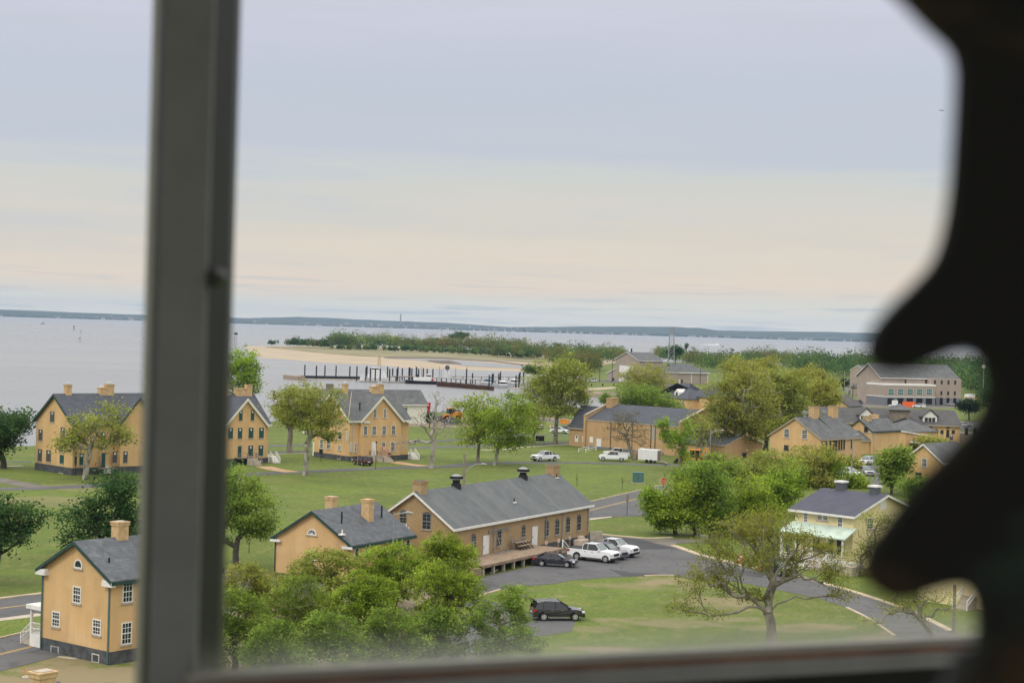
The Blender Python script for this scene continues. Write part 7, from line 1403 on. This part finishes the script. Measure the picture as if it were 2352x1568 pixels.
P = GZ(2, 198, 1512); t = empty('marker_stake', "small orange survey stake in the bare grass at the bottom left", 'stake', P); q = MB(); q.tube([(0, 0, -.1), (0, 0, .75)], .03, 5); q.build('pole', M['orange_paint'], t)
P = GZ(2, 225, 1525); q = MB(); q.tube([(P.x, P.y, 0), (P.x, P.y, .12), (P.x, P.y, .16)], [.42, .42, .3], 14); o = q.build('manhole_cover', M['concrete']); tag(o, "round grey utility cover in the grass beside the orange stake", 'cover')
# tall poles around the harbour
for lab, n, x, yb, yt, m in [("white flagpole left of the institutional block", 9, 858, 455, 205, 'hull_white'), ("tall dark pole in front of the boathouse lean-to", 7, 368, 600, 385, 'black_metal'), ("tall dark pole left of the boathouse beside the van", 7, 250, 600, 430, 'black_metal'), ("tall dark pole before the boathouse annexe", 7, 1212, 625, 470, 'black_metal'),
    ("thin pale pole in the far car park", 9, 632, 420, 212, 'galvanised'), ("dark thin pole beside the small pine", 9, 877, 530, 330, 'black_metal'), ("thin pole right of the harbour beach", 14, 543, 470, 295, 'black_metal'), ("dark pole by the parked blue cars", 9, 713, 470, 330, 'black_metal')]:
    P = GZ(n, x, yb); post('pole', lab, 'pole', P, hz(n, x, yt, P), m, .16)
P = GZ(9, 1957, 520); post('mast', "tall pale mast with a round white dish beside the dark bracket", 'mast', P, hz(9, 1957, 95, P), 'galvanised', .25, extra=lambda t, h: MB().tube([(0, -.3, h-3.6), (0, .3, h-3.6)], .8, 12).build('dish', M['hull_white'], t))
P = GZ(7, 1513, 520); post('light_mast', "tall floodlight mast standing in the woodland right of the pylon", 'mast', P, hz(7, 1513, 292, P), 'black_metal', .2, extra=lambda t, h: MB().box(-1.4, -.3, h, 1.4, .3, h+.7).build('lamp_head', M['black_metal'], t))
P = G(1949, 840); post('light_mast', "dark floodlight mast over the woodland near the black bracket", 'mast', P, hz(9, 672, 42, P), 'black_metal', .2, extra=lambda t, h: MB().box(-1.6, -.4, h, 1.6, .4, h+1.6).build('lamp_head', M['black_metal'], t))
# pylon
P = G(1541, 842); ht = 26.5-(752-762.6)/3960*P.y; t = empty('pylon', "steel lattice pylon rising from the woodland, standing against the bay", 'pylon', P); q = MB()
for sx_, sy_ in ((-1, -1), (1, -1), (1, 1), (-1, 1)): q.beam((sx_*2.6, sy_*2.6, 0), (sx_*1.3, sy_*1.3, ht), .28, .28)
for i in range(7):
    z0_, z1_ = ht*i/7, ht*(i+1)/7; a_, b2_ = 2.6-1.3*i/7, 2.6-1.3*(i+1)/7
    q.beam((-a_, -a_, z0_), (b2_, -b2_, z1_), .16, .16); q.beam((a_, -a_, z0_), (-b2_, -b2_, z1_), .16, .16); q.beam((-a_, -a_, z0_), (a_, -a_, z0_), .16, .16); q.beam((-a_, a_, z0_), (b2_, b2_, z1_), .16, .16)
q.build('lattice', M['galvanised'], t); q = MB(); q.box(-3.0, -.3, ht, 3.0, .3, ht+.3); q.box(-3.6, -.3, ht-3, 3.6, .3, ht-2.7); q.build('crossarm', M['galvanised'], t)
P = G(*Z(11, -78, 396), -2); ht = 26.5-(768-735)/3960*P.y; t = empty('beacon_tower', "small lattice beacon tower near the tip of the sand spit", 'beacon', P); q = MB(); [q.beam((s_*1.2, 0, 0), (s_*1.0, 0, ht+1), .25, .25) for s_ in (-1, 1)]; [q.beam((-1.2, 0, ht*i/5), (1.1, 0, ht*(i+1)/5), .15, .15) for i in range(5)]; q.build('lattice', M['black_metal'], t); q = MB(); q.box(-1.6, -1, ht+1, 1.6, 1, ht+3); q.build('lamp_head', M['black_metal'], t)
P = Vector(((919-1176)/3960*13900, 13900, 40)); q = MB(); q.tube([(0, 0, -40), (0, 0, 70)], [7, 5], 10); o = q.build('chimney_stack', M['galvanised']); o.location = P; tag(o, "distant tall chimney stack on the ridge across the bay", 'chimney stack')

# ------------------------------------------------------------------ harbour
pil = empty('mooring_pile', "tall black mooring pile standing in the harbour water", 'mooring pile', group='black mooring piles of the harbour'); q = MB(); q.tube([(0, 0, -2), (0, 0, 7.4)], .34, 8); q.build('shaft', M['pile_black'], pil); q = MB(); q.tube([(0, 0, 7.4), (0, 0, 8.0)], [.36, .05], 8); q.build('cap', M['pile_black'], pil)
piles = [(11, 451, 618), (11, 539, 646), (11, 605, 618), (11, 690, 620), (11, 795, 645), (11, 849, 655), (11, 918, 662), (11, 926, 644), (11, 952, 662), (11, 990, 668), (11, 1028, 668), (11, 1084, 662), (11, 1100, 668), (11, 1123, 655), (11, 1156, 662), (11, 1163, 652), (11, 1197, 648), (11, 1248, 655), (11, 1256, 648), (11, 1270, 650), (11, 1307, 640), (11, 1322, 650), (11, 1358, 645), (11, 1387, 650), (11, 1431, 655), (11, 1688, 685), (11, 1735, 672), (11, 1862, 705), (11, 1885, 700), (11, 1893, 690), (11, 1949, 668), (11, 1936, 680), (11, 2067, 715), (11, 2090, 712), (11, 2097, 690), (11, 2125, 690), (14, 1145, 634), (14, 1275, 634), (14, 1403, 634), (14, 1060, 634), (11, 215, 800)]
tops = [530, 537, 535, 538, 542, 542, 550, 540, 557, 562, 558, 545, 562, 558, 560, 545, 557, 550, 553, 558, 548, 562, 558, 563, 563, 560, 595, 608, 600, 598, 583, 597, 612, 600, 583, 590, 545, 545, 545, 548, 747]
for i, ((n, x, y), yt) in enumerate(zip(piles, tops)):
    c = pil if i == 0 else dup(pil); P = G(*Z(n, x, y), WZ); c.location = P; c.scale = (1, 1, max(.4, (hz(n, x, yt, P)-WZ)/8.0))
def dock(label, a_, b2_, w_, h, m, name='dock', n=11, legs=0, z=WZ):
    A_, B_ = G(*Z(n, *a_), WZ), G(*Z(n, *b2_), WZ); Lf = (B_-A_).length; t = empty(name, label, name.replace('_', ' '), A_, math.atan2(B_.y-A_.y, B_.x-A_.x)); q = MB(); q.box(0, 0, (-.5 if not legs else h-.4), Lf, w_, h); q.build('deck', M[m], t)
    for i in range(legs): q = MB(); q.tube([(Lf*(i+.5)/legs, .5, -1), (Lf*(i+.5)/legs, .5, h-.4)], .25, 6); q.build('pile', M['pile_black'], t)
    return t
dock("long dark timber breakwater at the left end of the harbour", (395, 642), (890, 650), 2.5, 1.7, 'pile_black', 'breakwater'); dock("brown timber bulkhead forming the harbour's left tip", (285, 640), (395, 652), 4, 2.0, 'bench_wood', 'bulkhead')
dock("low white floating dock in front of the dark breakwater", (450, 645), (885, 652), 2.2, .45, 'concrete'); dock("grey floating dock below the white cutter", (875, 668), (1240, 676), 2.4, .8, 'dock_grey'); dock("old brown timber pier between the cutter and the tug", (1100, 662), (1300, 662), 5, 2.6, 'old_wood', legs=6)
dock("grey concrete pier reaching right behind the tug", (1440, 664), (1960, 690), 6, 2.3, 'dock_grey', legs=14); dock("low pale dock at the harbour's right end", (2010, 716), (2100, 722), 3, .5, 'concrete'); dock("far grey jetty behind the concrete pier", (1560, 640), (2120, 645), 2, 1.4, 'dock_grey', legs=8)
A_, B_ = G(*Z(11, 1455, 697), WZ), G(*Z(11, 1885, 730), WZ); Lf = (B_-A_).length; t = empty('sheet_pile_wall', "rusty sheet pile wall in front of the piers", 'sea wall', A_, math.atan2(B_.y-A_.y, B_.x-A_.x)); rng_ = random.Random(4); q = MB()
n = 60
for i in range(n): h_ = 2.3-(i/n)*.5+rng_.uniform(-.2, .2); q.box(Lf*i/n, .0 if i % 2 else .35, -1, Lf*(i+1)/n, 1.2, h_)
q.build('sheet_piles', M['rust'], t)
def lattice_mast(label, n, x, yb, yt, w_, m):
    P = G(*Z(n, x, yb), WZ); h_ = hz(n, x, yt, P)-WZ; t = empty('lattice_tower', label, 'tower', P); q = MB()
    for s1, s2 in ((-1, -1), (1, -1), (1, 1), (-1, 1)): q.beam((s1*w_, s2*w_, 0), (s1*w_*.7, s2*w_*.7, h_), .14, .14)
    for i in range(6): q.beam((-w_, -w_, h_*i/6), (w_*.8, -w_, h_*(i+1)/6), .12, .12); q.beam((w_, -w_, h_*i/6), (-w_*.8, -w_, h_*(i+1)/6), .12, .12)
    q.build('lattice', M[m], t); return t, h_
t, h_ = lattice_mast("white lattice light tower with dark lamp on the concrete pier", 11, 1541, 650, 585, 1.6, 'hull_white'); q = MB(); q.tube([(0, -.6, h_+2), (0, .6, h_+2.2)], 1.3, 10); q.box(-.1, -.1, h_-.5, .1, .1, h_+1.5); q.build('lamp', M['car_grey'], t)
for lab, x, yb, yt in [("thin dark mast on the piers right of the tug", 1480, 655, 548), ("thin dark mast standing on the far jetty", 1606, 648, 552), ("thin mast with pointed top beside the rusty wall", 1690, 690, 548), ("thin mast behind the mooring piles left of the tug", 1300, 640, 540), ("thin mast right of the tug's wheelhouse", 1346, 640, 545), ("thin mast with lamp left of the white lattice tower", 1494, 655, 570)]:
    P = G(*Z(11, x, yb), WZ); post('mast', lab, 'mast', P, hz(11, x, yt, P)-WZ, 'black_metal', .12)
def hull(q, L, W, h, bow=.3, z=0, mi=0, n=10):
    """lofted hull, bow towards +x"""
    secs = []
    for i in range(n+1):
        t_ = i/n; x = -L/2+L*t_; w_ = W/2*(1 if t_ < 1-bow else math.sqrt(max(0, 1-((t_-(1-bow))/bow)**2))) + .02; sh = h*(1+.35*max(0, t_-.5)**1.5*2)
        secs.append([(x, -w_*.72, z-.6), (x, w_*.72, z-.6), (x, w_, z+sh), (x, -w_, z+sh)])
    vs = [p for s_ in secs for p in s_]; fs = [(0, 1, 2, 3), tuple(range(n*4, n*4+4))[::-1]]
    for i in range(n):
        for k in range(4): fs.append((i*4+k, i*4+(k+1) % 4, i*4+4+(k+1) % 4, i*4+4+k))
    return q.add(vs, fs, mi)
P = G(*Z(11, 1005, 662), WZ); t = empty('cutter_ship', "white patrol ship with tall buff mast moored at the piers", 'ship', P, R(200)); t.scale = (.74, .74, .80); hull(MB(), 24, 5.5, 2.3).build('hull', M['hull_white'], t)
q = MB(); q.box(-6, -2.2, 2.3, 6, 2.2, 4.6); q.box(-3, -1.9, 4.6, 5, 1.9, 6.8); q.build('cabin', M['hull_white'], t, bevel=.1); q = MB(); q.box(-.5, -1.6, 6.8, 4.2, 1.6, 8.9); q.build('bridge', M['hull_white'], t, bevel=.1)
q = MB(); q.box(-.55, -1.65, 7.6, 4.25, 1.65, 8.3); q.build('windows', M['car_glass'], t); q = MB(); [q.beam((x, y, 8.9), (-1.2, 0, 17.5), .28, .28) for x, y in ((-.2, -1.1), (-.2, 1.1), (-2.2, 0))]; [q.box(-2.4+i*.2, -1.4+i*.2, 11+i*1.7, .1-i*.2, 1.4-i*.2, 11.35+i*1.7) for i in range(4)]; q.beam((-1.2, 0, 17.4), (-1.2, 0, 20.5), .18, .18); q.build('mast', M['mast_buff'], t)
q = MB(); q.box(-5, -.8, 4.6, -3.4, .8, 6.6); q.build('funnel', M['hull_white'], t); rail(t, [(6.5, -2.3, 2.6), (11, -1.2, 3.0)], r=.06); rail(t, [(-11.5, -2.5, 2.3), (-6, -2.5, 2.3)], r=.06)
P = G(*Z(11, 1345, 680), WZ); t = empty('tug_boat', "black hulled tug with white wheelhouse beside the concrete pier", 'boat', P, R(182)); hull(MB(), 16, 4.8, 1.5).build('hull', M['hull_black'], t)
q = MB(); q.box(-2.5, -1.6, 1.4, 4.0, 1.6, 3.2); q.build('cabin', M['hull_white'], t, bevel=.08); q = MB(); q.box(-5.2, -1.3, 3.2, -.8, 1.3, 3.2+.1); q.box(-4.6, -1.5, 1.4, -2.4, 1.5, 4.9); q.build('wheelhouse', M['hull_white'], t, bevel=.08); q = MB(); q.box(-4.65, -1.55, 3.8, -2.35, 1.55, 4.45); q.build('windows', M['car_glass'], t); q = MB(); q.tube([(-1.5, 0, 3.2), (-1.5, 0, 8.2)], .1, 6); q.build('mast', M['mast_buff'], t); q = MB(); q.tube([(1.8, 0, 3.1), (1.8, 0, 4.6)], .45, 10); q.build('funnel', M['black_metal'], t)
P = G(*Z(11, 1422, 680), WZ); t = empty('flag', "red and white flag on a slanted staff at the tug's stern", 'flag', P); q = MB(); q.beam((-1, 0, .5), (.9, 0, 3.6), .08, .08); q.build('staff', M['hull_white'], t); q = MB(); q.prism([(-.9, 0, .6), (.8, 0, 3.3), (1.0, 0, 1.9), (-.4, 0, .2)], [(-.9, .05, .6), (.8, .05, 3.3), (1.0, .05, 1.9), (-.4, .05, .2)]); q.build('cloth', M['red_paint'], t)
proto = None
for lab, x, y, L, rz in [("silver patrol boat with blue topped cabin, left one of three by the right piles", 1850, 692, 9, 150), ("silver patrol boat with pale blue cabin roof, the largest of three by the right piles", 1965, 712, 10.5, 165), ("silver patrol boat nearest the right-hand mooring piles", 2055, 696, 9, 150)]:
    P = G(*Z(11, x, y), WZ); t = empty('patrol_boat', lab, 'boat', P, R(rz), 'silver patrol boats'); hull(MB(), L, 2.9, 1.4).build('hull', M['hull_silver'], t); q = MB(); q.box(-2.2, -1.1, 1.3, 1.4, 1.1, 3.0); q.build('cabin', M['hull_white'], t, bevel=.1); q = MB(); q.box(-2.25, -1.15, 2.1, 1.45, 1.15, 2.7); q.build('windows', M['car_glass'], t)
    q = MB(); q.tube([(-.4, 0, 3.0), (-.4, 0, 3.15), (-.4, 0, 3.5)], [1.9, 1.9, .9], 12); q.build('cabin_roof', M['boat_blue' if x < 1900 else 'hull_white'], t); q = MB(); q.tube([(-1, 0, 3.4), (-1, 0, 6.2)], .07, 5); q.box(-1.2, -.9, 4.6, -.8, .9, 4.8); q.build('mast', M['hull_white'], t)
# far craft and buoys
def Zb(x, y): return (x*.136, 696.2+y*.136)
for lab, x, y in [("small grey harbour buoy with wide base in the bay at the left", 1350, 650), ("buoy with pale float a little beyond the nearest one, left bay", 1362, 515)]:
    P = G(*Zb(x, y), WZ); t = empty('buoy', lab, 'buoy', P); q = MB(); q.tube([(0, 0, -.5), (0, 0, .6)], [1.6, 1.6], 12); q.build('float', M['hull_silver'], t); q = MB(); [q.beam((s_*1.1, 0, .6), (s_*.5, 0, 4.0), .15, .15) for s_ in (-1, 1)]; q.box(-1.1, -.6, 3.6, 1.1, .6, 4.4); q.build('lantern', M['utility_green'], t)
P = G(*Zb(1248, 455), WZ); t = empty('channel_marker', "slim dark channel marker pole in the left bay", 'marker', P); q = MB(); q.tube([(0, 0, -1), (0, 0, 6.5)], .8, 8); q.build('shaft', M['car_grey'], t); q = MB(); q.box(-1.3, -.5, 6.5, 1.3, .5, 8.3); q.build('daymark', M['utility_green'], t)
P = G(*Zb(717, 350), WZ); t = empty('sail_boat', "tiny dark sailing craft far out in the left bay", 'boat', P); hull(MB(), 12, 4, 1.5).build('hull', M['car_grey'], t); q = MB(); q.prism([(0, -.1, 2), (5, -.1, 2), (0, -.1, 11)], [(0, .1, 2), (5, .1, 2), (0, .1, 11)]); q.build('sail', M['hull_silver'], t)
P = G(*Z(7, 1375, 242), WZ); t = empty('motor_boat', "white motor boat speeding across the bay right of the pylon", 'boat', P); hull(MB(), 16, 5, 1.8).build('hull', M['hull_white'], t); q = MB(); q.box(-3, -1.8, 1.8, 3, 1.8, 4.6); q.build('cabin', M['hull_white'], t)
A_, B_ = G(*Z(7, 1225, 238), WZ), G(*Z(7, 1390, 243), WZ); q = MB(); q.prism([(A_.x, A_.y-8, WZ), (B_.x, B_.y-3, WZ), (B_.x, B_.y+3, WZ), (A_.x, A_.y+8, WZ)], [(A_.x, A_.y-5, WZ+.3), (B_.x, B_.y-1, WZ+1.6), (B_.x, B_.y+1, WZ+1.6), (A_.x, A_.y+5, WZ+.3)]); o = q.build('wake', M['hull_white']); tag(o, "long white wake behind the speeding motor boat", 'wake', None, 'stuff')
P = G(*Z(11, 2080, 380), WZ); q = MB(); q.box(P.x-26, P.y, WZ-.5, P.x+26, P.y+4, WZ+.9); o = q.build('wake', M['hull_white']); tag(o, "thin white wake line on the bay beyond the spit's right end", 'wake', None, 'stuff')
# shoreline boulders and far shore houses
rng_ = random.Random(9); q = MB()
for i in range(260):
    t_ = rng_.random()*(len(near_far)-9)+5.; k = int(t_); p = near_far[k].lerp(near_far[k+1], t_-k); s_ = rng_.uniform(.5, 1.3); x, y, z = p.x+rng_.uniform(-1, 1), p.y+rng_.uniform(-.5, 4), rng_.uniform(-1.6, .1)
    q.tube([(x-s_*.6, y, z), (x-s_*.3, y, z+.1), (x+s_*.3, y, z-.05), (x+s_*.6, y, z)], [s_*.2, s_*.6, s_*.55, s_*.2], 5)
o = q.build('boulders', M['rock']); tag(o, "dark boulders strewn along the harbour bank", 'rocks', None, 'stuff')
q = MB(); 
for i in range(330):
    x = rng_.choice([-2600, -900, 400, 1500, 2300, 3000, 800])+rng_.gauss(0, 420); z = rng_.choice([4, 6, 9, 14, 22]); s_ = rng_.uniform(7, 26); y = 11990+z*6 if z < 10 else 12060+z*12; y = 12000-6 if z < 7 else y; q.box(x, y-6, WZ, x+s_, y, z+rng_.uniform(2, 7))
o = q.build('far_shore_town', M['stone_sill']); tag(o, "pale specks of houses strung along the hazy far shore", 'town', None, 'stuff')
# orange crane jib and red boom by the cream hall
P = GZ(3, 2128, 712); t = empty('boom_lift', "red raised boom standing behind the right end of the cream hall", 'boom lift', P); h0 = hz(3, 2135, 600, P); h1_ = hz(3, 2150, 520, P); q = MB(); q.beam((0, 1.5, 0), (.3, 1.5, h1_), .8, .9); q.beam((.3, 1.5, h1_-.2), (-1.4, 1.5, h1_-1.8), .5, .6); q.build('boom', M['red_paint'], t); q = MB(); q.box(-1.6, .4, 0, 1.6, 2.6, 1.1); q.build('base', M['car_grey'], t)
# aeroplane
P = atY(2163, 254, 4200); t = empty('aeroplane', "tiny aeroplane high in the pale sky near the dark bracket", 'aeroplane', P, R(15)); q = MB(); q.tube([(-7, 0, 0), (-5, 0, .2), (4, 0, .3), (7, 0, .1)], [.4, .9, .9, .3], 8); q.build('fuselage', M['car_grey'], t); q = MB(); q.prism([(-1, -8, .3), (1, -8, .3), (1.6, 0, 0), (-1, 0, 0)], [(-1, 8, .3), (1, 8, .3), (1.6, 0, .2), (-1, 0, .2)]); q.build('wing', M['car_grey'], t); q = MB(); q.prism([(-6.8, 0, .2), (-5.4, 0, .2), (-6.6, 0, 2.4), (-7.2, 0, 2.4)], [(-6.8, .2, .2), (-5.4, .2, .2), (-6.6, .2, 2.4), (-7.2, .2, 2.4)]); q.build('tail_fin', M['car_grey'], t)

# ------------------------------------------------------------------ the lantern room window the view is taken through
mat('frame_grey', (.19, .19, .19), .55, .10, 14, spec=.3)
mat('frame_dark', (.022, .025, .024), .5, .25, 10, spec=.3)  # dark frame parts; also carries the painted shade of the bar's right side
mat('frame_pale', (.28, .27, .24), .6, .1, 8)
mat('frame_rust', (.16, .085, .055), .8, .3, 14)
mat('iron', (.014, .014, .013), .8, .3, 5, spec=.25)
t = empty('window_frame', "blurred grey metal lantern window frame with upright bar at left and sill bar below", 'window frame', atY(420, 1600, 1.2))
o0 = t.location.copy()
def X_(u, Y): return (u-1176-  0)/3960*Y
def vbar(name, u0, Y0, u1, Y1, dep, m):
    q = MB(); x0, x1 = X_(u0, Y0)-o0.x, X_(u1, Y1)-o0.x; q.prism([(x0, Y0-o0.y, -.5), (x1, Y1-o0.y, -.5), (x1, Y1-o0.y+dep, -.5), (x0, Y0-o0.y+dep, -.5)], [(x0, Y0-o0.y, .75), (x1, Y1-o0.y, .75), (x1, Y1-o0.y+dep, .75), (x0, Y0-o0.y+dep, .75)]); return q.build(name, M[m], t)
vb = vbar('upright_bar', 361, 1.2, 470, 1.2, .05, 'frame_grey'); vbar('bar_shaded_side', 470.4, 1.205, 522, 1.235, .02, 'frame_dark'); vbar('gasket', 347, 1.215, 360.5, 1.206, .03, 'frame_dark'); vbar('outer_edge', 330, 1.25, 346, 1.235, .02, 'frame_pale')  # right side of the bar has its shade painted in by the dark material
q = MB(); p = atY(497, 636, 1.205)-o0; q.tube([(p.x, p.y+.01, p.z), (p.x, p.y-.006, p.z), (p.x, p.y-.012, p.z)], [.0066, .0066, .004], 14); q.build('bolt', M['frame_dark'], t)
A_ = atY(500, 1548, 1.2); B_ = atY(2240, 1463, 1.455); d_ = (B_-A_).normalized(); A2 = A_-d_*.02; B2 = B_+d_*.25; nrm = Vector((d_.y, -d_.x, 0)).normalized()
def hbar(name, z0, z1, off, dep, m):
    q = MB(); a0, b0 = A2-o0+nrm*off, B2-o0+nrm*off; back = -nrm*dep; q.prism([(a0.x, a0.y, a0.z+z0), (a0.x+back.x, a0.y+back.y, a0.z+z0), (a0.x+back.x, a0.y+back.y, a0.z+z1), (a0.x, a0.y, a0.z+z1)], [(b0.x, b0.y, b0.z+z0), (b0.x+back.x, b0.y+back.y, b0.z+z0), (b0.x+back.x, b0.y+back.y, b0.z+z1), (b0.x, b0.y, b0.z+z1)]); return q.build(name, M[m], t)
hbar('putty_line', -.006, .0, .0, .012, 'frame_pale'); hbar('rust_line', -.010, -.006, .004, .012, 'frame_rust'); hbar('sill_lip', -.022, -.010, .008, .02, 'frame_grey'); hbar('sill_bar', -.16, -.022, .002, .03, 'iron')
# clear panes, looked through
gm = bpy.data.materials.new('clear_pane'); gm.use_nodes = True; n_, l_ = gm.node_tree.nodes, gm.node_tree.links; n_.remove(n_['Principled BSDF']); tr_ = n_.new('ShaderNodeBsdfTransparent'); l_.new(tr_.outputs[0], n_['Material Output'].inputs[0])
q = MB(); a0, b0 = A2-o0-nrm*.006, B2-o0-nrm*.006; q.add([(a0.x, a0.y, a0.z), (b0.x, b0.y, b0.z), (b0.x, b0.y, b0.z+.62), (a0.x, a0.y, a0.z+.62)], [(0, 1, 2, 3)]); q.build('pane', gm, t)
# film of grime along the foot of the pane
gr = bpy.data.materials.new('grime'); gr.use_nodes = True; n_, l_ = gr.node_tree.nodes, gr.node_tree.links; n_.remove(n_['Principled BSDF']); tr_ = n_.new('ShaderNodeBsdfTransparent'); df = n_.new('ShaderNodeBsdfTranslucent'); df.inputs[0].default_value = (.50, .50, .46, 1); ms = n_.new('ShaderNodeMixShader')
tc_ = n_.new('ShaderNodeTexCoord'); sp_ = n_.new('ShaderNodeSeparateXYZ'); l_.new(tc_.outputs['Object'], sp_.inputs[0]); mr_ = n_.new('ShaderNodeMapRange'); mr_.interpolation_type = 'SMOOTHSTEP'; l_.new(sp_.outputs[2], mr_.inputs[0]); mr_.inputs[1].default_value = a0.z+.040; mr_.inputs[2].default_value = a0.z; mr_.inputs[4].default_value = .7
nz_ = n_.new('ShaderNodeTexNoise'); nz_.inputs['Scale'].default_value = 14; l_.new(tc_.outputs['Object'], nz_.inputs[0]); pw_ = n_.new('ShaderNodeMath'); pw_.operation = 'POWER'; l_.new(mr_.outputs[0], pw_.inputs[0]); pw_.inputs[1].default_value = 2.2; mu_ = n_.new('ShaderNodeMath'); mu_.operation = 'MULTIPLY_ADD'; l_.new(nz_.outputs[0], mu_.inputs[0]); mu_.inputs[1].default_value = .3; mu_.inputs[2].default_value = .8; m4 = n_.new('ShaderNodeMath'); m4.operation = 'MULTIPLY'; l_.new(pw_.outputs[0], m4.inputs[0]); l_.new(mu_.outputs[0], m4.inputs[1])
l_.new(m4.outputs[0], ms.inputs[0]); l_.new(tr_.outputs[0], ms.inputs[1]); l_.new(df.outputs[0], ms.inputs[2]); l_.new(ms.outputs[0], n_['Material Output'].inputs[0])
q = MB(); a0, b0 = A2-o0-nrm*.004, B2-o0-nrm*.004; q.add([(a0.x, a0.y, a0.z), (b0.x, b0.y, b0.z), (b0.x, b0.y, b0.z+.042), (a0.x, a0.y, a0.z+.042)], [(0, 1, 2, 3)]); q.build('grime_film', gr, t)
# unseen lantern room slabs, added to shade the window frame and bracket
q = MB(); z_ = EYE; q.box(-1.9, -1.8, z_+.8, 1.9, 1.35, z_+.85); q.box(-1.9, -1.8, z_-1.6, 1.9, 1.35, z_-1.55); q.box(-1.9, -1.85, z_-1.6, 1.9, -1.8, z_-.3)
o = q.build('wall', mat('room_paint', (.30, .29, .27), .8)); o['kind'] = 'structure'; o['label'] = 'unseen lantern room slabs added to shade the frame'
# dark scalloped iron bracket close to the eye
Yb = .47
out_l = [(2030, -60), (2085, -12), (2150, 55), (2196, 98), (2213, 140), (2214, 200), (2208, 320), (2200, 430), (2184, 530), (2158, 600), (2110, 655), (2058, 706), (2022, 752), (2004, 800), (2018, 840), (2052, 858), (2100, 852), (2150, 832), (2200, 812), (2245, 812), (2274, 838), (2286, 880), (2280, 925), (2248, 985), (2196, 1042), (2132, 1104), (2082, 1166), (2040, 1222), (2006, 1272), (1996, 1318), (2010, 1356), (2046, 1380), (2096, 1380), (2150, 1362), (2204, 1352), (2246, 1372), (2262, 1420), (2262, 1480), (2248, 1540), (2232, 1610)]
sm_ = smooth(out_l, 4)
def at_b(u, v, Y): d = ray(u, v); k = Y/d.y; return Vector((d.x*k, Y, EYE+d.z*k))
br = [at_b(p.x, p.y, Yb) for p in sm_]+[at_b(2480, 1640, Yb), at_b(2480, -80, Yb)]
o1 = br[0].copy(); t = empty('scroll_bracket', "large black out-of-focus scalloped metal bracket down the right edge", 'bracket', o1)
im = mat('blotched_iron', (.019, .0185, .018), .9, 0, 16, col2=(.022, .021, .02), spec=.08)
over(im, 'noise', .9, (9, 9, 26), (.085, .05, .024), a=.52, b=.70); over(im, 'noise', .8, (13, 13, 30), (.035, .055, .045), a=.56, b=.72)
q = MB(); n = len(br); vs = [tuple(p-o1) for p in br]+[tuple(p-o1+Vector((0, .012, 0))) for p in br]
q.add(vs, [tuple(range(n)), tuple(range(n, 2*n))[::-1]]+[(i, (i+1) % n, (i+1) % n+n, i+n) for i in range(n)]); o = q.build('plate', im, t, bevel=.002)
q = MB(); a_, b2_ = at_b(2250, 1500, Yb+.03)-o1, at_b(2190, 1620, Yb+.03)-o1; q.tube([tuple(a_), tuple(b2_)], .0065, 12); q.build('stem', M['frame_dark'], t)

# ------------------------------------------------------------------ hazy sea air
q = MB(); q.box(-9000, -200, -6, 9000, 15600, 150); hm = bpy.data.materials.new('haze'); hm.use_nodes = True; n_, l_ = hm.node_tree.nodes, hm.node_tree.links; n_.remove(n_['Principled BSDF']); pv = n_.new('ShaderNodeVolumePrincipled'); pv.inputs['Color'].default_value = (.46, .66, 1, 1); pv.inputs['Density'].default_value = 3.5e-5; pv.inputs['Anisotropy'].default_value = .0; l_.new(pv.outputs[0], n_['Material Output'].inputs['Volume'])
o = q.build('haze', hm); o['kind'] = 'stuff'; o['label'] = "thin blue sea haze over the bay";
